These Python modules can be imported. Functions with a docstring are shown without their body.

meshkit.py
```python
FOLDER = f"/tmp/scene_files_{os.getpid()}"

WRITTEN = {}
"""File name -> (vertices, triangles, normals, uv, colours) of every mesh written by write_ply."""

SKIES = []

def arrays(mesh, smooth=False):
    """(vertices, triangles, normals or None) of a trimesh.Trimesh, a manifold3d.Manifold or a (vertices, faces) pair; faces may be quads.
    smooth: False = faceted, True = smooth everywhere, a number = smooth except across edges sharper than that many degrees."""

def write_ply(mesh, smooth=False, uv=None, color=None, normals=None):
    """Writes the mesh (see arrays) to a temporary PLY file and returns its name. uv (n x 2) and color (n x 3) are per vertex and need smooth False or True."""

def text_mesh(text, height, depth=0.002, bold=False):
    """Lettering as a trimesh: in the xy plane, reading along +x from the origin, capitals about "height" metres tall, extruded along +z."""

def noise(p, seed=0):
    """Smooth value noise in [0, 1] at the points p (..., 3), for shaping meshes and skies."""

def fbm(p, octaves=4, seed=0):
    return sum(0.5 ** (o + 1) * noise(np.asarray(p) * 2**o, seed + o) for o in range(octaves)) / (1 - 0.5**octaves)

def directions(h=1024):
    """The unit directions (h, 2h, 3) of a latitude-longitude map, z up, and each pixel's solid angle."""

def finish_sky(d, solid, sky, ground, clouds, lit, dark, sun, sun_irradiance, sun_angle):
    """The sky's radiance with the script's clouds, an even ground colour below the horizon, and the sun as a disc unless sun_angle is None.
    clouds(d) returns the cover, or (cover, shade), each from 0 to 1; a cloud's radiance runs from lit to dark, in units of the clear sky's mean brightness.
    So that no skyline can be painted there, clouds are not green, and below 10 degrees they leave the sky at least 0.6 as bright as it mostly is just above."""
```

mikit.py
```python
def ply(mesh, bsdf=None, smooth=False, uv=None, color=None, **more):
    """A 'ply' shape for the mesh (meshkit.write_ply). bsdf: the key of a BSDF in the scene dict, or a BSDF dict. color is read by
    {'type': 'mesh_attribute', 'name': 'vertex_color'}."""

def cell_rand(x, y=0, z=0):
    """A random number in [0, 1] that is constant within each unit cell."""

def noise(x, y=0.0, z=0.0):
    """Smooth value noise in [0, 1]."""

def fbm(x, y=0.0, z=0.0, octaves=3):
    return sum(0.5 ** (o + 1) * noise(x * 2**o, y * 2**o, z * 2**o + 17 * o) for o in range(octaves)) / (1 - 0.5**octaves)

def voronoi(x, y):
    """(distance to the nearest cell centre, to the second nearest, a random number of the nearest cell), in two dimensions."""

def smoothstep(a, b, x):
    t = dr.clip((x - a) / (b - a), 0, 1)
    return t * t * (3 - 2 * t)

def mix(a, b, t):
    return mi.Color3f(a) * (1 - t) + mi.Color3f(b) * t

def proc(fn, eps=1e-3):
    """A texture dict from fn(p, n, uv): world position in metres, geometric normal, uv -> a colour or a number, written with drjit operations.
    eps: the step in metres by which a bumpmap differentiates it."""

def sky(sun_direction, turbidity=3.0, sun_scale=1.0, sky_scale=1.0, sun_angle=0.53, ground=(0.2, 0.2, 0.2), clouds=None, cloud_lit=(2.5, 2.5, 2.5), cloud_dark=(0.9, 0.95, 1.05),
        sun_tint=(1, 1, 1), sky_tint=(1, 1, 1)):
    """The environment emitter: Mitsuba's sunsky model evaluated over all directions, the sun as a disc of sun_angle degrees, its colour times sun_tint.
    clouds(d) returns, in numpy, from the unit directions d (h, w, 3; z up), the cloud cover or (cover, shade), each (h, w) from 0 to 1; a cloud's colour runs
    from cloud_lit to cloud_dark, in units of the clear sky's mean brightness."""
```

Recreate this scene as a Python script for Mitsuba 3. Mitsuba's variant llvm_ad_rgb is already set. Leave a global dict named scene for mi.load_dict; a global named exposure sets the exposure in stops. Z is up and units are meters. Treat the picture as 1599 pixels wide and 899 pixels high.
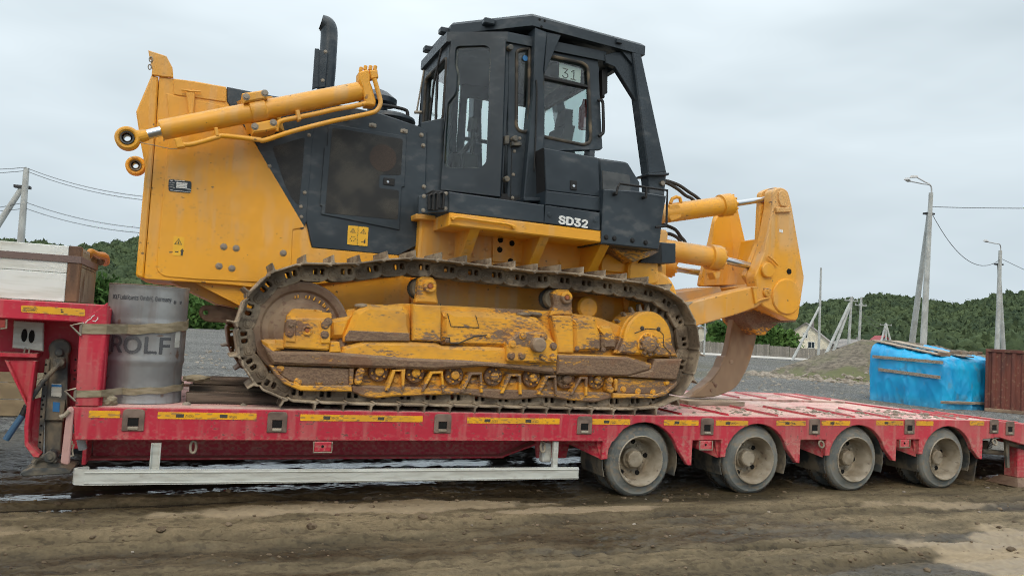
import math, numpy as np, trimesh, mapbox_earcut, mitsuba as mi, drjit as dr, mikit, meshkit
from mikit import proc, noise, fbm, voronoi, smoothstep, mix, cell_rand
from math import sin, cos, pi, radians
T = mi.ScalarTransform4f
scene, labels, used = {'type': 'scene'}, {}, {}

# ---------------------------------------------------------------- camera, sky, exposure
CAM = np.array([-3.9845, -6.5657, 1.492])
FWD = np.array([0.364232, 0.929692, 0.054847])
UP = np.array([-0.072333, -0.030474, 0.996915])
scene['camera'] = {'type': 'perspective', 'fov': 2 * math.degrees(math.atan(799.5 / 1244.43)), 'fov_axis': 'x', 'near_clip': 0.05, 'far_clip': 20000.0,
                   'to_world': T().look_at(origin=CAM.tolist(), target=(CAM + FWD).tolist(), up=UP.tolist())}

def overcast(d):
    z = np.clip(d[..., 2], 0, 1)
    f = meshkit.fbm(np.stack([d[..., 0] * 2.2, d[..., 1] * 2.2, d[..., 2] * 6 + 3], -1), 5, 4)
    g = meshkit.fbm(np.stack([d[..., 0] * 5 + 9, d[..., 1] * 5, d[..., 2] * 14], -1), 4, 9)
    shade = 0.97 - z * (0.35 + 0.65 * z) + (0.46 * (f - 0.5) + 0.26 * (g - 0.5)) * (0.55 + z) - .012
    return np.ones_like(z), np.clip(shade, 0, 1)

scene['sky'] = mikit.sky([-0.35, -0.75, 0.72], turbidity=3, sun_scale=0.30, sun_angle=26, clouds=overcast, cloud_lit=(7.4, 8.0, 8.3), cloud_dark=(2.38, 2.80, 3.05), ground=(0.12, 0.10, 0.08))
exposure = 1.42

# ---------------------------------------------------------------- entries
def name_of(name, parent=None):
    base = f'{parent}__{name}' if parent else name
    n = used.get(base, -1) + 1
    used[base] = n
    return base if n == 0 else f'{base}_{n:03d}'

def tag(key, label=None, cat=None, group=None, kind=None):
    d = {k: v for k, v in (('label', label), ('category', cat), ('group', group), ('kind', kind)) if v}
    if d:
        labels[key] = d
    return key

def put(name, mesh, mat, parent=None, smooth=False, label=None, cat=None, group=None, kind=None):
    key = name_of(name, parent)
    if isinstance(mesh, (list, tuple)) and not isinstance(mesh[0], np.ndarray):
        mesh = J(*mesh)
    scene[key] = mikit.ply(mesh, 'mat_' + mat, smooth=smooth)
    return tag(key, label, cat, group, kind)

def puts(name, meshes, *a, **k):
    for m in meshes:
        put(name, m, *a, **k)

def thing(name, label, cat, group=None):
    return tag(name_of(name), label, cat, group)

# ---------------------------------------------------------------- mesh helpers (x right along the trailer, y away, z up)
def M(v, f):
    return trimesh.Trimesh(np.array(v, float), np.array(f, int), process=False)

def J(*ms):
    out = []
    for m in ms:
        out += list(m) if isinstance(m, (list, tuple)) else [m]
    return trimesh.util.concatenate(out) if len(out) > 1 else out[0]

def area2(P):
    P = np.asarray(P, float); Q = np.roll(P, -1, 0)
    return float((P[:, 0] * Q[:, 1] - Q[:, 0] * P[:, 1]).sum())

def inset(P, d):
    P = np.asarray(P, float)
    e = np.roll(P, -1, 0) - P
    e /= np.maximum(np.linalg.norm(e, axis=1, keepdims=True), 1e-9)
    n = np.stack([-e[:, 1], e[:, 0]], 1)
    n0 = np.roll(n, 1, 0)
    b = n + n0
    b /= np.maximum(0.35, (b * n).sum(1, keepdims=True))
    return P + b * d

def slab(poly, y0, y1, ch=0.005, holes=(), back=False):
    """polygon in (x, z) extruded from y0 (the near face, chamfered) to y1"""
    rings = [np.asarray(poly, float)] + [np.asarray(h, float) for h in holes]
    rings = [r[::-1] if (area2(r) < 0) == (i == 0) else r for i, r in enumerate(rings)]
    levels = [(y0, ch), (y0 + ch, 0), (y1 - ch, 0), (y1, ch)] if back and ch else [(y0, ch), (y0 + ch, 0), (y1, 0)] if ch else [(y0, 0), (y1, 0)]
    v, f, at = [], [], 0
    n = sum(len(r) for r in rings)
    for y, d in levels:
        for r in rings:
            q = inset(r, d) if d else r
            v.append(np.column_stack([q[:, 0], np.full(len(q), y), q[:, 1]]))
    ends = np.cumsum([len(r) for r in rings]).astype(np.uint32)
    flat = np.vstack([inset(r, ch) if ch else r for r in rings])
    tri = mapbox_earcut.triangulate_float64(flat, ends).reshape(-1, 3).astype(int)
    a = flat[tri]
    s = (a[:, 1, 0] - a[:, 0, 0]) * (a[:, 2, 1] - a[:, 0, 1]) - (a[:, 2, 0] - a[:, 0, 0]) * (a[:, 1, 1] - a[:, 0, 1])
    tri[s < 0] = tri[s < 0][:, ::-1]
    f.append(tri); f.append(tri[:, ::-1] + n * (len(levels) - 1))
    for L in range(len(levels) - 1):
        st = 0
        for r in rings:
            i = np.arange(len(r)); j = (i + 1) % len(r)
            A, B = st + L * n, st + (L + 1) * n
            f.append(np.column_stack([A + i, B + i, B + j])); f.append(np.column_stack([A + i, B + j, A + j]))
            st += len(r)
    return M(np.vstack(v), np.vstack(f))

def rnd(P, r, n=5):
    P = np.asarray(P, float); out = []
    k = len(P)
    rr = r if hasattr(r, '__len__') else [r] * k
    for i in range(k):
        a, b, c = P[i - 1], P[i], P[(i + 1) % k]
        u, w = a - b, c - b
        lu, lw = np.linalg.norm(u), np.linalg.norm(w)
        d = min(rr[i], lu * .48, lw * .48)
        if d < 1e-4:
            out.append(b); continue
        p0, p1 = b + u / lu * d, b + w / lw * d
        for t in np.linspace(0, 1, n):
            out.append((1 - t) ** 2 * p0 + 2 * t * (1 - t) * b + t * t * p1)
    return np.array(out)

def hull(pts):
    return trimesh.Trimesh(np.asarray(pts, float), process=False).convex_hull

def bx(x0, x1, y0, y1, z0, z1, b=0.006):
    v = []
    for sx in (0, 1):
        for sy in (0, 1):
            for sz in (0, 1):
                p = np.array([(x0, x1)[sx], (y0, y1)[sy], (z0, z1)[sz]], float)
                q = np.array([1 - 2 * sx, 1 - 2 * sy, 1 - 2 * sz]) * b
                for k in range(3):
                    m = np.ones(3); m[k] = 0
                    v.append(p + q * m)
    return hull(v)

def spline(P, n=8, closed=False):
    P = np.asarray(P, float)
    k = len(P); out = []
    for i in range(k if closed else k - 1):
        g = (lambda j: P[j % k]) if closed else (lambda j: P[min(max(j, 0), k - 1)])
        p0, p1, p2, p3 = g(i - 1), g(i), g(i + 1), g(i + 2)
        for t in np.arange(n) / n:
            out.append(.5 * (2 * p1 + (p2 - p0) * t + (2 * p0 - 5 * p1 + 4 * p2 - p3) * t * t + (3 * p1 - p0 - 3 * p2 + p3) * t ** 3))
    if not closed:
        out.append(P[-1])
    return np.array(out)

def tube(P, r, n=10, closed=False, ry=None):
    P = np.asarray(P, float); k = len(P)
    r = np.broadcast_to(np.asarray(r, float), (k,))
    t = np.gradient(P, axis=0) if not closed else np.roll(P, -1, 0) - np.roll(P, 1, 0)
    t /= np.linalg.norm(t, axis=1, keepdims=True)
    u = np.cross(t[0], [0, 0, 1] if abs(t[0][2]) < .9 else [1, 0, 0]); u /= np.linalg.norm(u)
    v, a = [], np.arange(n) * 2 * pi / n
    for i in range(k):
        u = u - t[i] * (u @ t[i]); u /= np.linalg.norm(u)
        w = np.cross(t[i], u)
        v.append(P[i] + r[i] * (np.cos(a)[:, None] * u + np.sin(a)[:, None] * w))
    v = np.vstack(v); f = []
    i = np.arange(n); j = (i + 1) % n
    for s in range(k if closed else k - 1):
        A, B = s * n, ((s + 1) % k) * n
        f += [np.column_stack([A + i, A + j, B + j]), np.column_stack([A + i, B + j, B + i])]
    if not closed:
        v = np.vstack([v, P[0], P[-1]])
        f += [np.column_stack([j, i, i * 0 + k * n]), np.column_stack([(k - 1) * n + i, (k - 1) * n + j, i * 0 + k * n + 1])]
    return M(v, np.vstack(f))

def lathe(prof, p=(0, 0, 0), d=(0, 1, 0), n=28, caps=True):
    """profile [(along, radius)] turned about the axis d through p"""
    p, d = np.asarray(p, float), np.asarray(d, float); d = d / np.linalg.norm(d)
    u = np.cross(d, [0, 0, 1] if abs(d[2]) < .9 else [1, 0, 0]); u /= np.linalg.norm(u)
    w = np.cross(d, u); a = (np.arange(n) + .5) * 2 * pi / n
    v = np.vstack([p + d * s + r * (np.cos(a)[:, None] * u + np.sin(a)[:, None] * w) for s, r in prof]); f = []
    i = np.arange(n); j = (i + 1) % n; k = len(prof)
    for s in range(k - 1):
        A, B = s * n, (s + 1) * n
        f += [np.column_stack([A + i, A + j, B + j]), np.column_stack([A + i, B + j, B + i])]
    if caps:
        v = np.vstack([v, p + d * prof[0][0], p + d * prof[-1][0]])
        f += [np.column_stack([j, i, i * 0 + k * n]), np.column_stack([(k - 1) * n + i, (k - 1) * n + j, i * 0 + k * n + 1])]
    return M(v, np.vstack(f))

def cyl(p0, p1, r, ch=.005, n=24, r1=None):
    p0, p1 = np.asarray(p0, float), np.asarray(p1, float); L = np.linalg.norm(p1 - p0); r1 = r if r1 is None else r1
    return lathe([(0, r - ch), (ch, r), (L - ch, r1), (L, r1 - ch)], p0, p1 - p0, n)

def discY(x, z, y0, y1, r, ch=.005, n=28):
    return cyl((x, y1, z), (x, y0, z), r, ch, n)

def bolt(x, z, y, r=.014, h=.012):
    return J(cyl((x, y + .002, z), (x, y - .004, z), r * 1.35, .001, 12), cyl((x, y, z), (x, y - h, z), r, .003, 6))

def on(mesh, ax, ay, bx_, by_):
    """a mesh made in (along, in, z) put on the upright plane from (ax, ay) towards (bx, by)"""
    d = np.array([bx_ - ax, by_ - ay]); d /= np.linalg.norm(d)
    v = np.array(mesh.vertices); m = mesh.copy()
    m.vertices = np.column_stack([ax + v[:, 0] * d[0] - v[:, 1] * d[1], ay + v[:, 0] * d[1] + v[:, 1] * d[0], v[:, 2]])
    return m

def mirror(mesh, yc):
    m = mesh.copy(); v = np.array(m.vertices); v[:, 1] = 2 * yc - v[:, 1]
    return M(v, np.array(m.faces)[:, ::-1])

def moved(mesh, x=0, y=0, z=0, rz=0, s=1):
    v = np.array(mesh.vertices) * s; c, q = cos(rz), sin(rz)
    return M(np.column_stack([v[:, 0] * c - v[:, 1] * q + x, v[:, 0] * q + v[:, 1] * c + y, v[:, 2] + z]), mesh.faces)

def text(s, x, z, y, h, depth=.002, bold=True, w=None, slope=0.0):
    """lettering facing -y; w: total width"""
    m = meshkit.text_mesh(s, h, depth, bold); v = np.array(m.vertices)
    if w:
        v[:, 0] *= w / v[:, 0].max()
    return M(np.column_stack([x + v[:, 0], y - v[:, 2], z + v[:, 1] + slope * v[:, 0]]), m.faces)

def lin(P, y):
    return [(a, y, b) for a, b in P]

# ---------------------------------------------------------------- materials
def mat(name, color, rough=.5, metal=0.0, spec=.5, bump=None, bscale=1.0, eps=2e-3, clear=0.0):
    c = proc(color) if callable(color) else {'type': 'rgb', 'value': list(color)}
    b = {'type': 'principled', 'base_color': c, 'roughness': proc(rough) if callable(rough) else rough, 'metallic': metal, 'specular': spec}
    if clear:
        b['clearcoat'] = clear; b['clearcoat_gloss'] = .8
    if bump:
        b = {'type': 'bumpmap', 'arbitrary': proc(bump, eps), 'scale': bscale, 'bsdf': b}
    scene['mat_' + name] = {'type': 'twosided', 'bsdf': b}

def dents(p, n, uv):
    return .004 * fbm(p.x * 5, p.y * 5, p.z * 5, 2) + .0006 * fbm(p.x * 60, p.y * 60, p.z * 60, 2)

def yellow(p, n, uv):
    a = fbm(p.x * 1.7, p.y * 1.7, p.z * 1.7, 4); s = fbm(p.x * 16, p.y * 16, p.z * 1.1 + 3, 3); q = fbm(p.x * 38, p.y * 38, p.z * 38, 3)
    c = mix((.78, .362, .020), (.69, .335, .045), smoothstep(.35, .68, a))
    c = mix(c, (.60, .38, .17), smoothstep(.42, .75, s) * smoothstep(.34, .60, a) * .62)
    c = mix(c, (.66, .46, .26), smoothstep(.5, .68, fbm(p.x * 3.1 + 2, p.y, p.z * .9, 4)) * smoothstep(.46, .6, fbm(p.x * .9 + 5, p.y, p.z * .9 + 1, 3)) * .45)
    c = mix(c, (.30, .17, .07), smoothstep(.60, .80, q) * smoothstep(.42, .66, fbm(p.x * 2.3 + 7, p.y * 2.3, p.z * 2.3, 3)) * .4)
    c = mix(c, (.12, .07, .045), smoothstep(.86, .88, noise(p.x * 34, p.y * 34, p.z * 34)) * smoothstep(.62, .70, noise(p.x * 5, p.y * 5 + 3, p.z * 5)) * .8)
    return mix(c, (.33, .24, .15), smoothstep(.6, .95, n.z) * .5)
mat('yellow', yellow, .42, bump=dents, clear=.15)

def worn(lo, hi, stretch=1.0):
    def f(p, n, uv):
        a = fbm(p.x * 2.4 * stretch + 3, p.y * 2.4, p.z * 5.6, 4); b = fbm(p.x * 34, p.y * 34, p.z * 70, 4); d = fbm(p.x * 6, p.y * 6, p.z * 6 + 9, 3); e = fbm(p.x * 90, p.y * 90, p.z * 90, 2)
        k = smoothstep(lo, hi, a + .42 * (b - .5) + .08 * (e - .5))
        c = mix((.79, .382, .028), (.64, .31, .045), smoothstep(.35, .75, d))
        c = mix(c, (.50, .29, .10), smoothstep(.52, .74, b) * .35)
        bare = mix((.140, .084, .056), (.265, .172, .105), smoothstep(.3, .75, e * .5 + b * .5))
        bare = mix(bare, (.20, .085, .04), smoothstep(.55, .7, d) * .5)
        c = mix(mix(c, (.30, .15, .06), smoothstep(lo - .07, lo, a + .42 * (b - .5)) * .55), bare, k)
        dust = smoothstep(.5, .95, n.z) * .6 + .28 * smoothstep(.5, .8, fbm(p.x * 7, p.y * 7, p.z * 7 + 5, 4)) * (.4 + .6 * b)
        return mix(c, (.255, .180, .115), dr.clip(dust, 0, .8))
    return f
def grit(p, n, uv):
    return .0035 * fbm(p.x * 22, p.y * 22, p.z * 22, 3) + .001 * fbm(p.x * 120, p.y * 120, p.z * 120, 2)
mat('worn', worn(.575, .615), .55, bump=grit)
mat('brown', worn(.40, .45, .6), .62, bump=grit)
mat('bare', worn(.30, .37, .45), .62, bump=grit)

def dark(p, n, uv):
    a = fbm(p.x * 2.4, p.y * 2.4, p.z * 2.4, 4); s = fbm(p.x * 9, p.y * 9, p.z * 14, 4)
    c = mix((.017, .026, .036), (.031, .044, .057), smoothstep(.3, .7, a))
    c = mix(c, (.13, .135, .14), smoothstep(.46, .85, s) * smoothstep(.40, .68, a) * .6)
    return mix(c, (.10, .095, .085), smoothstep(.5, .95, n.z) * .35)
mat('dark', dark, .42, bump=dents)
mat('black', (.010, .010, .011), .6)
mat('hole', (.004, .004, .004), .9)
mat('rubber', (.035, .032, .030), .7)
def sealc(p, n, uv):
    return mix((.035, .033, .031), (.17, .135, .092), smoothstep(.42, .75, fbm(p.x * 7, p.y * 7, p.z * 7, 3)))
mat('seal', sealc, .7)
def grille(p, n, uv):
    # pressed-hole sheet: rows of small dark holes in a dusty dark sheet
    r = p.z * 95; x = p.x * 150 + .5 * (dr.floor(r) - 2 * dr.floor(r * .5))
    u, v = x - dr.floor(x) - .5, r - dr.floor(r) - .5
    hole = 1 - smoothstep(.10, .2, u * u + v * v)
    d = fbm(p.x * 5, p.y * 5, p.z * 5, 4)
    return mix(mix((.022, .024, .026), (.085, .08, .068), smoothstep(.42, .72, d)), (.004, .004, .004), hole * .85)
mat('grille', grille, .6)
mat('chrome', (.62, .62, .63), .16, 1.0)
mat('bolt', (.30, .26, .21), .45, .6)
def steelc(p, n, uv):
    a = fbm(p.x * 6, p.y * 6, p.z * 6, 4); b = fbm(p.x * 30, p.y * 30, p.z * 30, 3)
    c = mix((.14, .108, .078), (.325, .262, .19), smoothstep(.33, .66, a))
    c = mix(c, (.075, .055, .042), smoothstep(.56, .75, b) * .6)
    return mix(c, (.26, .205, .14), smoothstep(.5, .9, n.z) * .5)
mat('track', steelc, .72, bump=grit)
def rustc(p, n, uv):
    a = fbm(p.x * 4, p.y * 4, p.z * 4, 4); b = fbm(p.x * 24, p.y * 24, p.z * 24, 3)
    c = mix((.17, .112, .078), (.31, .225, .155), smoothstep(.3, .68, a))
    return mix(c, (.13, .070, .050), smoothstep(.52, .72, b) * .55)
mat('rust', rustc, .68, bump=grit)
def red(p, n, uv):
    a = fbm(p.x * 1.1, p.y * 1.1, p.z * 1.6, 4); s = fbm(p.x * 22, p.y * 22, p.z * 2.0, 3); q = fbm(p.x * 45, p.y * 45, p.z * 45, 3)
    c = mix((.55, .020, .050), (.45, .020, .044), smoothstep(.3, .7, a))
    dust = smoothstep(.46, .8, s) * .24 + smoothstep(-1.0, 4.5, p.x) * .26 * smoothstep(.25, .6, a) + smoothstep(.55, .8, q) * .14 + .25 * smoothstep(.60, .52, p.z) * smoothstep(.4, .65, q)
    c = mix(c, (.50, .30, .25), dr.clip(dust, 0, .7))
    c = mix(c, (.10, .06, .05), smoothstep(.70, .78, q) * smoothstep(.5, .7, a) * .8)
    return mix(c, (.42, .29, .25), smoothstep(.6, .95, n.z) * .75)
mat('red', red, .48, bump=dents)
def deckc(p, n, uv):
    a = fbm(p.x * 1.4, p.y * 2.2, 3, 4); q = fbm(p.x * 16, p.y * 22, 7, 4)
    c = mix((.47, .27, .25), (.50, .37, .32), smoothstep(.3, .7, a))
    c = mix(c, (.40, .12, .12), smoothstep(.58, .72, q) * .55)
    return mix(c, (.16, .115, .085), smoothstep(.60, .75, fbm(p.x * 4 + 5, p.y * 5, 1, 4)) * .75)
mat('deck', deckc, .75, bump=grit)
def pocketc(p, n, uv):
    return mix((.125, .085, .068), (.21, .15, .12), smoothstep(.3, .7, fbm(p.x * 12, p.y * 12, p.z * 12, 3)))
mat('pocket', pocketc, .65, bump=grit)
def tapec(p, n, uv):
    q = fbm(p.x * 30, p.y * 30, p.z * 60, 3)
    return mix((.80, .40, .012), (.34, .19, .07), smoothstep(.56, .72, q) * .7 + .25 * smoothstep(.45, .65, fbm(p.x * 3, 1, 2, 3)) + smoothstep(-1, 4, p.x) * .22)
mat('tape', tapec, .4)
mat('print', (.06, .05, .04), .6)
def tyrec(p, n, uv):
    a = fbm(p.x * 5, p.y * 5, p.z * 5, 4); b = fbm(p.x * 28, p.y * 28, p.z * 28, 3)
    c = mix((.105, .120, .122), (.20, .205, .19), smoothstep(.3, .7, a))
    return mix(c, (.25, .20, .14), smoothstep(.50, .72, b) * .6)
mat('tyre', tyrec, .8, bump=grit)
def treadc(p, n, uv):
    return mix((.030, .028, .025), (.115, .088, .060), smoothstep(.3, .65, fbm(p.x * 9, p.y * 9, p.z * 9, 4)))
mat('tread', treadc, .85, bump=grit)
def rimc(p, n, uv):
    a = fbm(p.x * 8, p.y * 8, p.z * 8, 4)
    c = mix((.345, .305, .24), (.22, .18, .13), smoothstep(.33, .68, a))
    return mix(c, (.07, .05, .04), smoothstep(.66, .78, fbm(p.x * 20, p.y * 20, p.z * 20, 3)) * .6)
mat('rim', rimc, .6, bump=grit)
def guardc(p, n, uv):
    s = fbm(p.x * 5, p.y * 5, p.z * 30, 4)
    c = mix((.52, .54, .51), (.42, .425, .39), smoothstep(.35, .7, s))
    return mix(c, (.24, .21, .17), smoothstep(.62, .85, fbm(p.x * 14, p.y * 9, p.z * 14, 4)) * .4)
mat('guard', guardc, .5)
def legc(p, n, uv):
    a = fbm(p.x * 9, p.y * 9, p.z * 6, 4)
    return mix((.055, .062, .064), (.20, .17, .125), smoothstep(.35, .66, a))
mat('leg', legc, .65, bump=grit)
def galvc(p, n, uv):
    a = fbm(p.x * 5, p.y * 5, p.z * 5, 4); s = fbm(p.x * 26, p.y * 26, p.z * 1.4, 4)
    c = mix((.33, .34, .345), (.22, .225, .23), smoothstep(.3, .7, a))
    c = mix(c, (.19, .16, .15), smoothstep(.52, .78, s) * .5)
    return mix(c, (.16, .085, .05), smoothstep(.68, .78, fbm(p.x * 13, p.y * 13, p.z * 13, 4)) * .7)
mat('drum', galvc, .34, .25, bump=dents)
mat('drum_print', (.075, .08, .09), .5)
def strapc(p, n, uv):
    return mix((.20, .165, .105), (.31, .265, .185), smoothstep(.3, .7, fbm(p.x * 14, p.y * 14, p.z * 45, 3)))
mat('strap', strapc, .85)
def woodc(p, n, uv):
    g = fbm(p.x * 3, p.y * 42, p.z * 42, 4)
    return mix((.055, .040, .031), (.155, .118, .09), smoothstep(.3, .72, g))
mat('timber', woodc, .85, bump=grit)
def greywood(p, n, uv):
    g = fbm(p.x * 4, p.y * 30, p.z * 30, 4)
    return mix((.20, .16, .12), (.36, .30, .24), smoothstep(.3, .7, g))
mat('greywood', greywood, .85)
def whitec(p, n, uv):
    s = fbm(p.x * 3, p.y * 3, p.z * 26, 4)
    return mix((.72, .74, .72), (.56, .56, .51), smoothstep(.4, .75, s))
mat('white', whitec, .5)
def boxend(p, n, uv):
    s = fbm(p.x * 5, p.y * 5, p.z * 3, 4); g = fbm(p.x * 3, p.y * 40, p.z * 2, 3)
    return mix(mix((.25, .22, .165), (.19, .16, .115), g), (.10, .058, .035), smoothstep(.5, .7, s))
mat('boxend', boxend, .7)
def cornerc(p, n, uv):
    return mix((.19, .10, .055), (.10, .055, .035), smoothstep(.35, .7, fbm(p.x * 14, p.y * 14, p.z * 4, 4)))
mat('corner', cornerc, .7)
mat('mauve', (.17, .12, .11), .8)
mat('orange', (.52, .21, .03), .45)
mat('blue', (.045, .11, .20), .5)
mat('bluelabel', (.03, .17, .42), .45)
mat('paper', (.72, .74, .73), .6)
mat('redgloss', (.42, .03, .025), .35)
mat('lens', (.32, .05, .04), .25)
def tarpc(p, n, uv):
    a = fbm(p.x * 2, p.y * 2, p.z * 2, 3); d = fbm(p.x * 6, p.y * 6, p.z * 3, 4)
    c = mix((.014, .42, .76), (.014, .32, .66), smoothstep(.3, .7, a))
    return mix(c, (.16, .24, .28), smoothstep(.55, .8, d) * .4 + smoothstep(.35, .0, p.z) * .3)
mat('tarp', tarpc, .32, bump=lambda p, n, uv: .05 * fbm(p.x * 4.5 + p.z * 1.2, p.y * 4.5 - p.z * 1.2, p.z * .6, 2) + .004 * fbm(p.x * 22, p.y * 22, p.z * 9, 2), eps=5e-3)
def contc(p, n, uv):
    s = fbm(p.x * 6, p.y * 6, p.z * 1.2, 4); q = fbm(p.x * 14, p.y * 14, p.z * 14, 4)
    c = mix((.165, .050, .035), (.10, .038, .03), smoothstep(.3, .7, s))
    return mix(c, (.25, .15, .09), smoothstep(.58, .74, q) * .55)
mat('container', contc, .7)
mat('placard', (.26, .30, .33), .6)
def concc(p, n, uv):
    return mix((.47, .49, .48), (.36, .37, .36), smoothstep(.3, .7, fbm(p.x * 3, p.y * 3, p.z * 2, 4)))
mat('concrete', concc, .85)
mat('wire', (.05, .052, .055), .6)
mat('lamp', (.42, .43, .44), .4)
def fencec(p, n, uv):
    b = cell_rand(p.x * 5, 3, 1)
    return mix(mix((.14, .13, .115), (.24, .22, .195), b), (.30, .28, .25), fbm(p.x * 30, p.y, p.z * 3, 3) * .4)
mat('fence', fencec, .9)
mat('plaster', lambda p, n, uv: mix((.66, .62, .50), (.52, .49, .41), smoothstep(.35, .7, fbm(p.x * .8, p.y * .8, p.z * .8, 4))), .9)
mat('roof', lambda p, n, uv: mix((.24, .225, .21), (.16, .15, .145), smoothstep(.3, .7, fbm(p.x * .9, p.y * .9, p.z * .9, 4))), .8)
mat('bluegrey', (.30, .36, .42), .6)
mat('redroof', (.32, .05, .055), .6)
mat('plug', (.34, .11, .045), .6)
mat('label_yellow', (.78, .44, .03), .45)
mat('pane', (.03, .04, .05), .1)
def leafc(c0, c1):
    def f(p, n, uv):
        a = fbm(p.x * .07, p.y * .07, p.z * .12, 3); r = cell_rand(p.x * .21, p.y * .21, 2); q = fbm(p.x * .9, p.y * .9, p.z * .9, 3)
        return mix(c0, c1, dr.clip(.45 * smoothstep(.3, .7, a) + .45 * r + .6 * (q - .48), 0, 1))
    return f
mat('forest', leafc((.034, .052, .033), (.086, .116, .056)), .95, spec=.05)  # greyed greens: the distance haze is painted into the leaf colour
mat('bush', leafc((.035, .080, .022), (.115, .205, .055)), .9, spec=.1)
mat('bark', (.09, .075, .06), .9)

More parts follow.
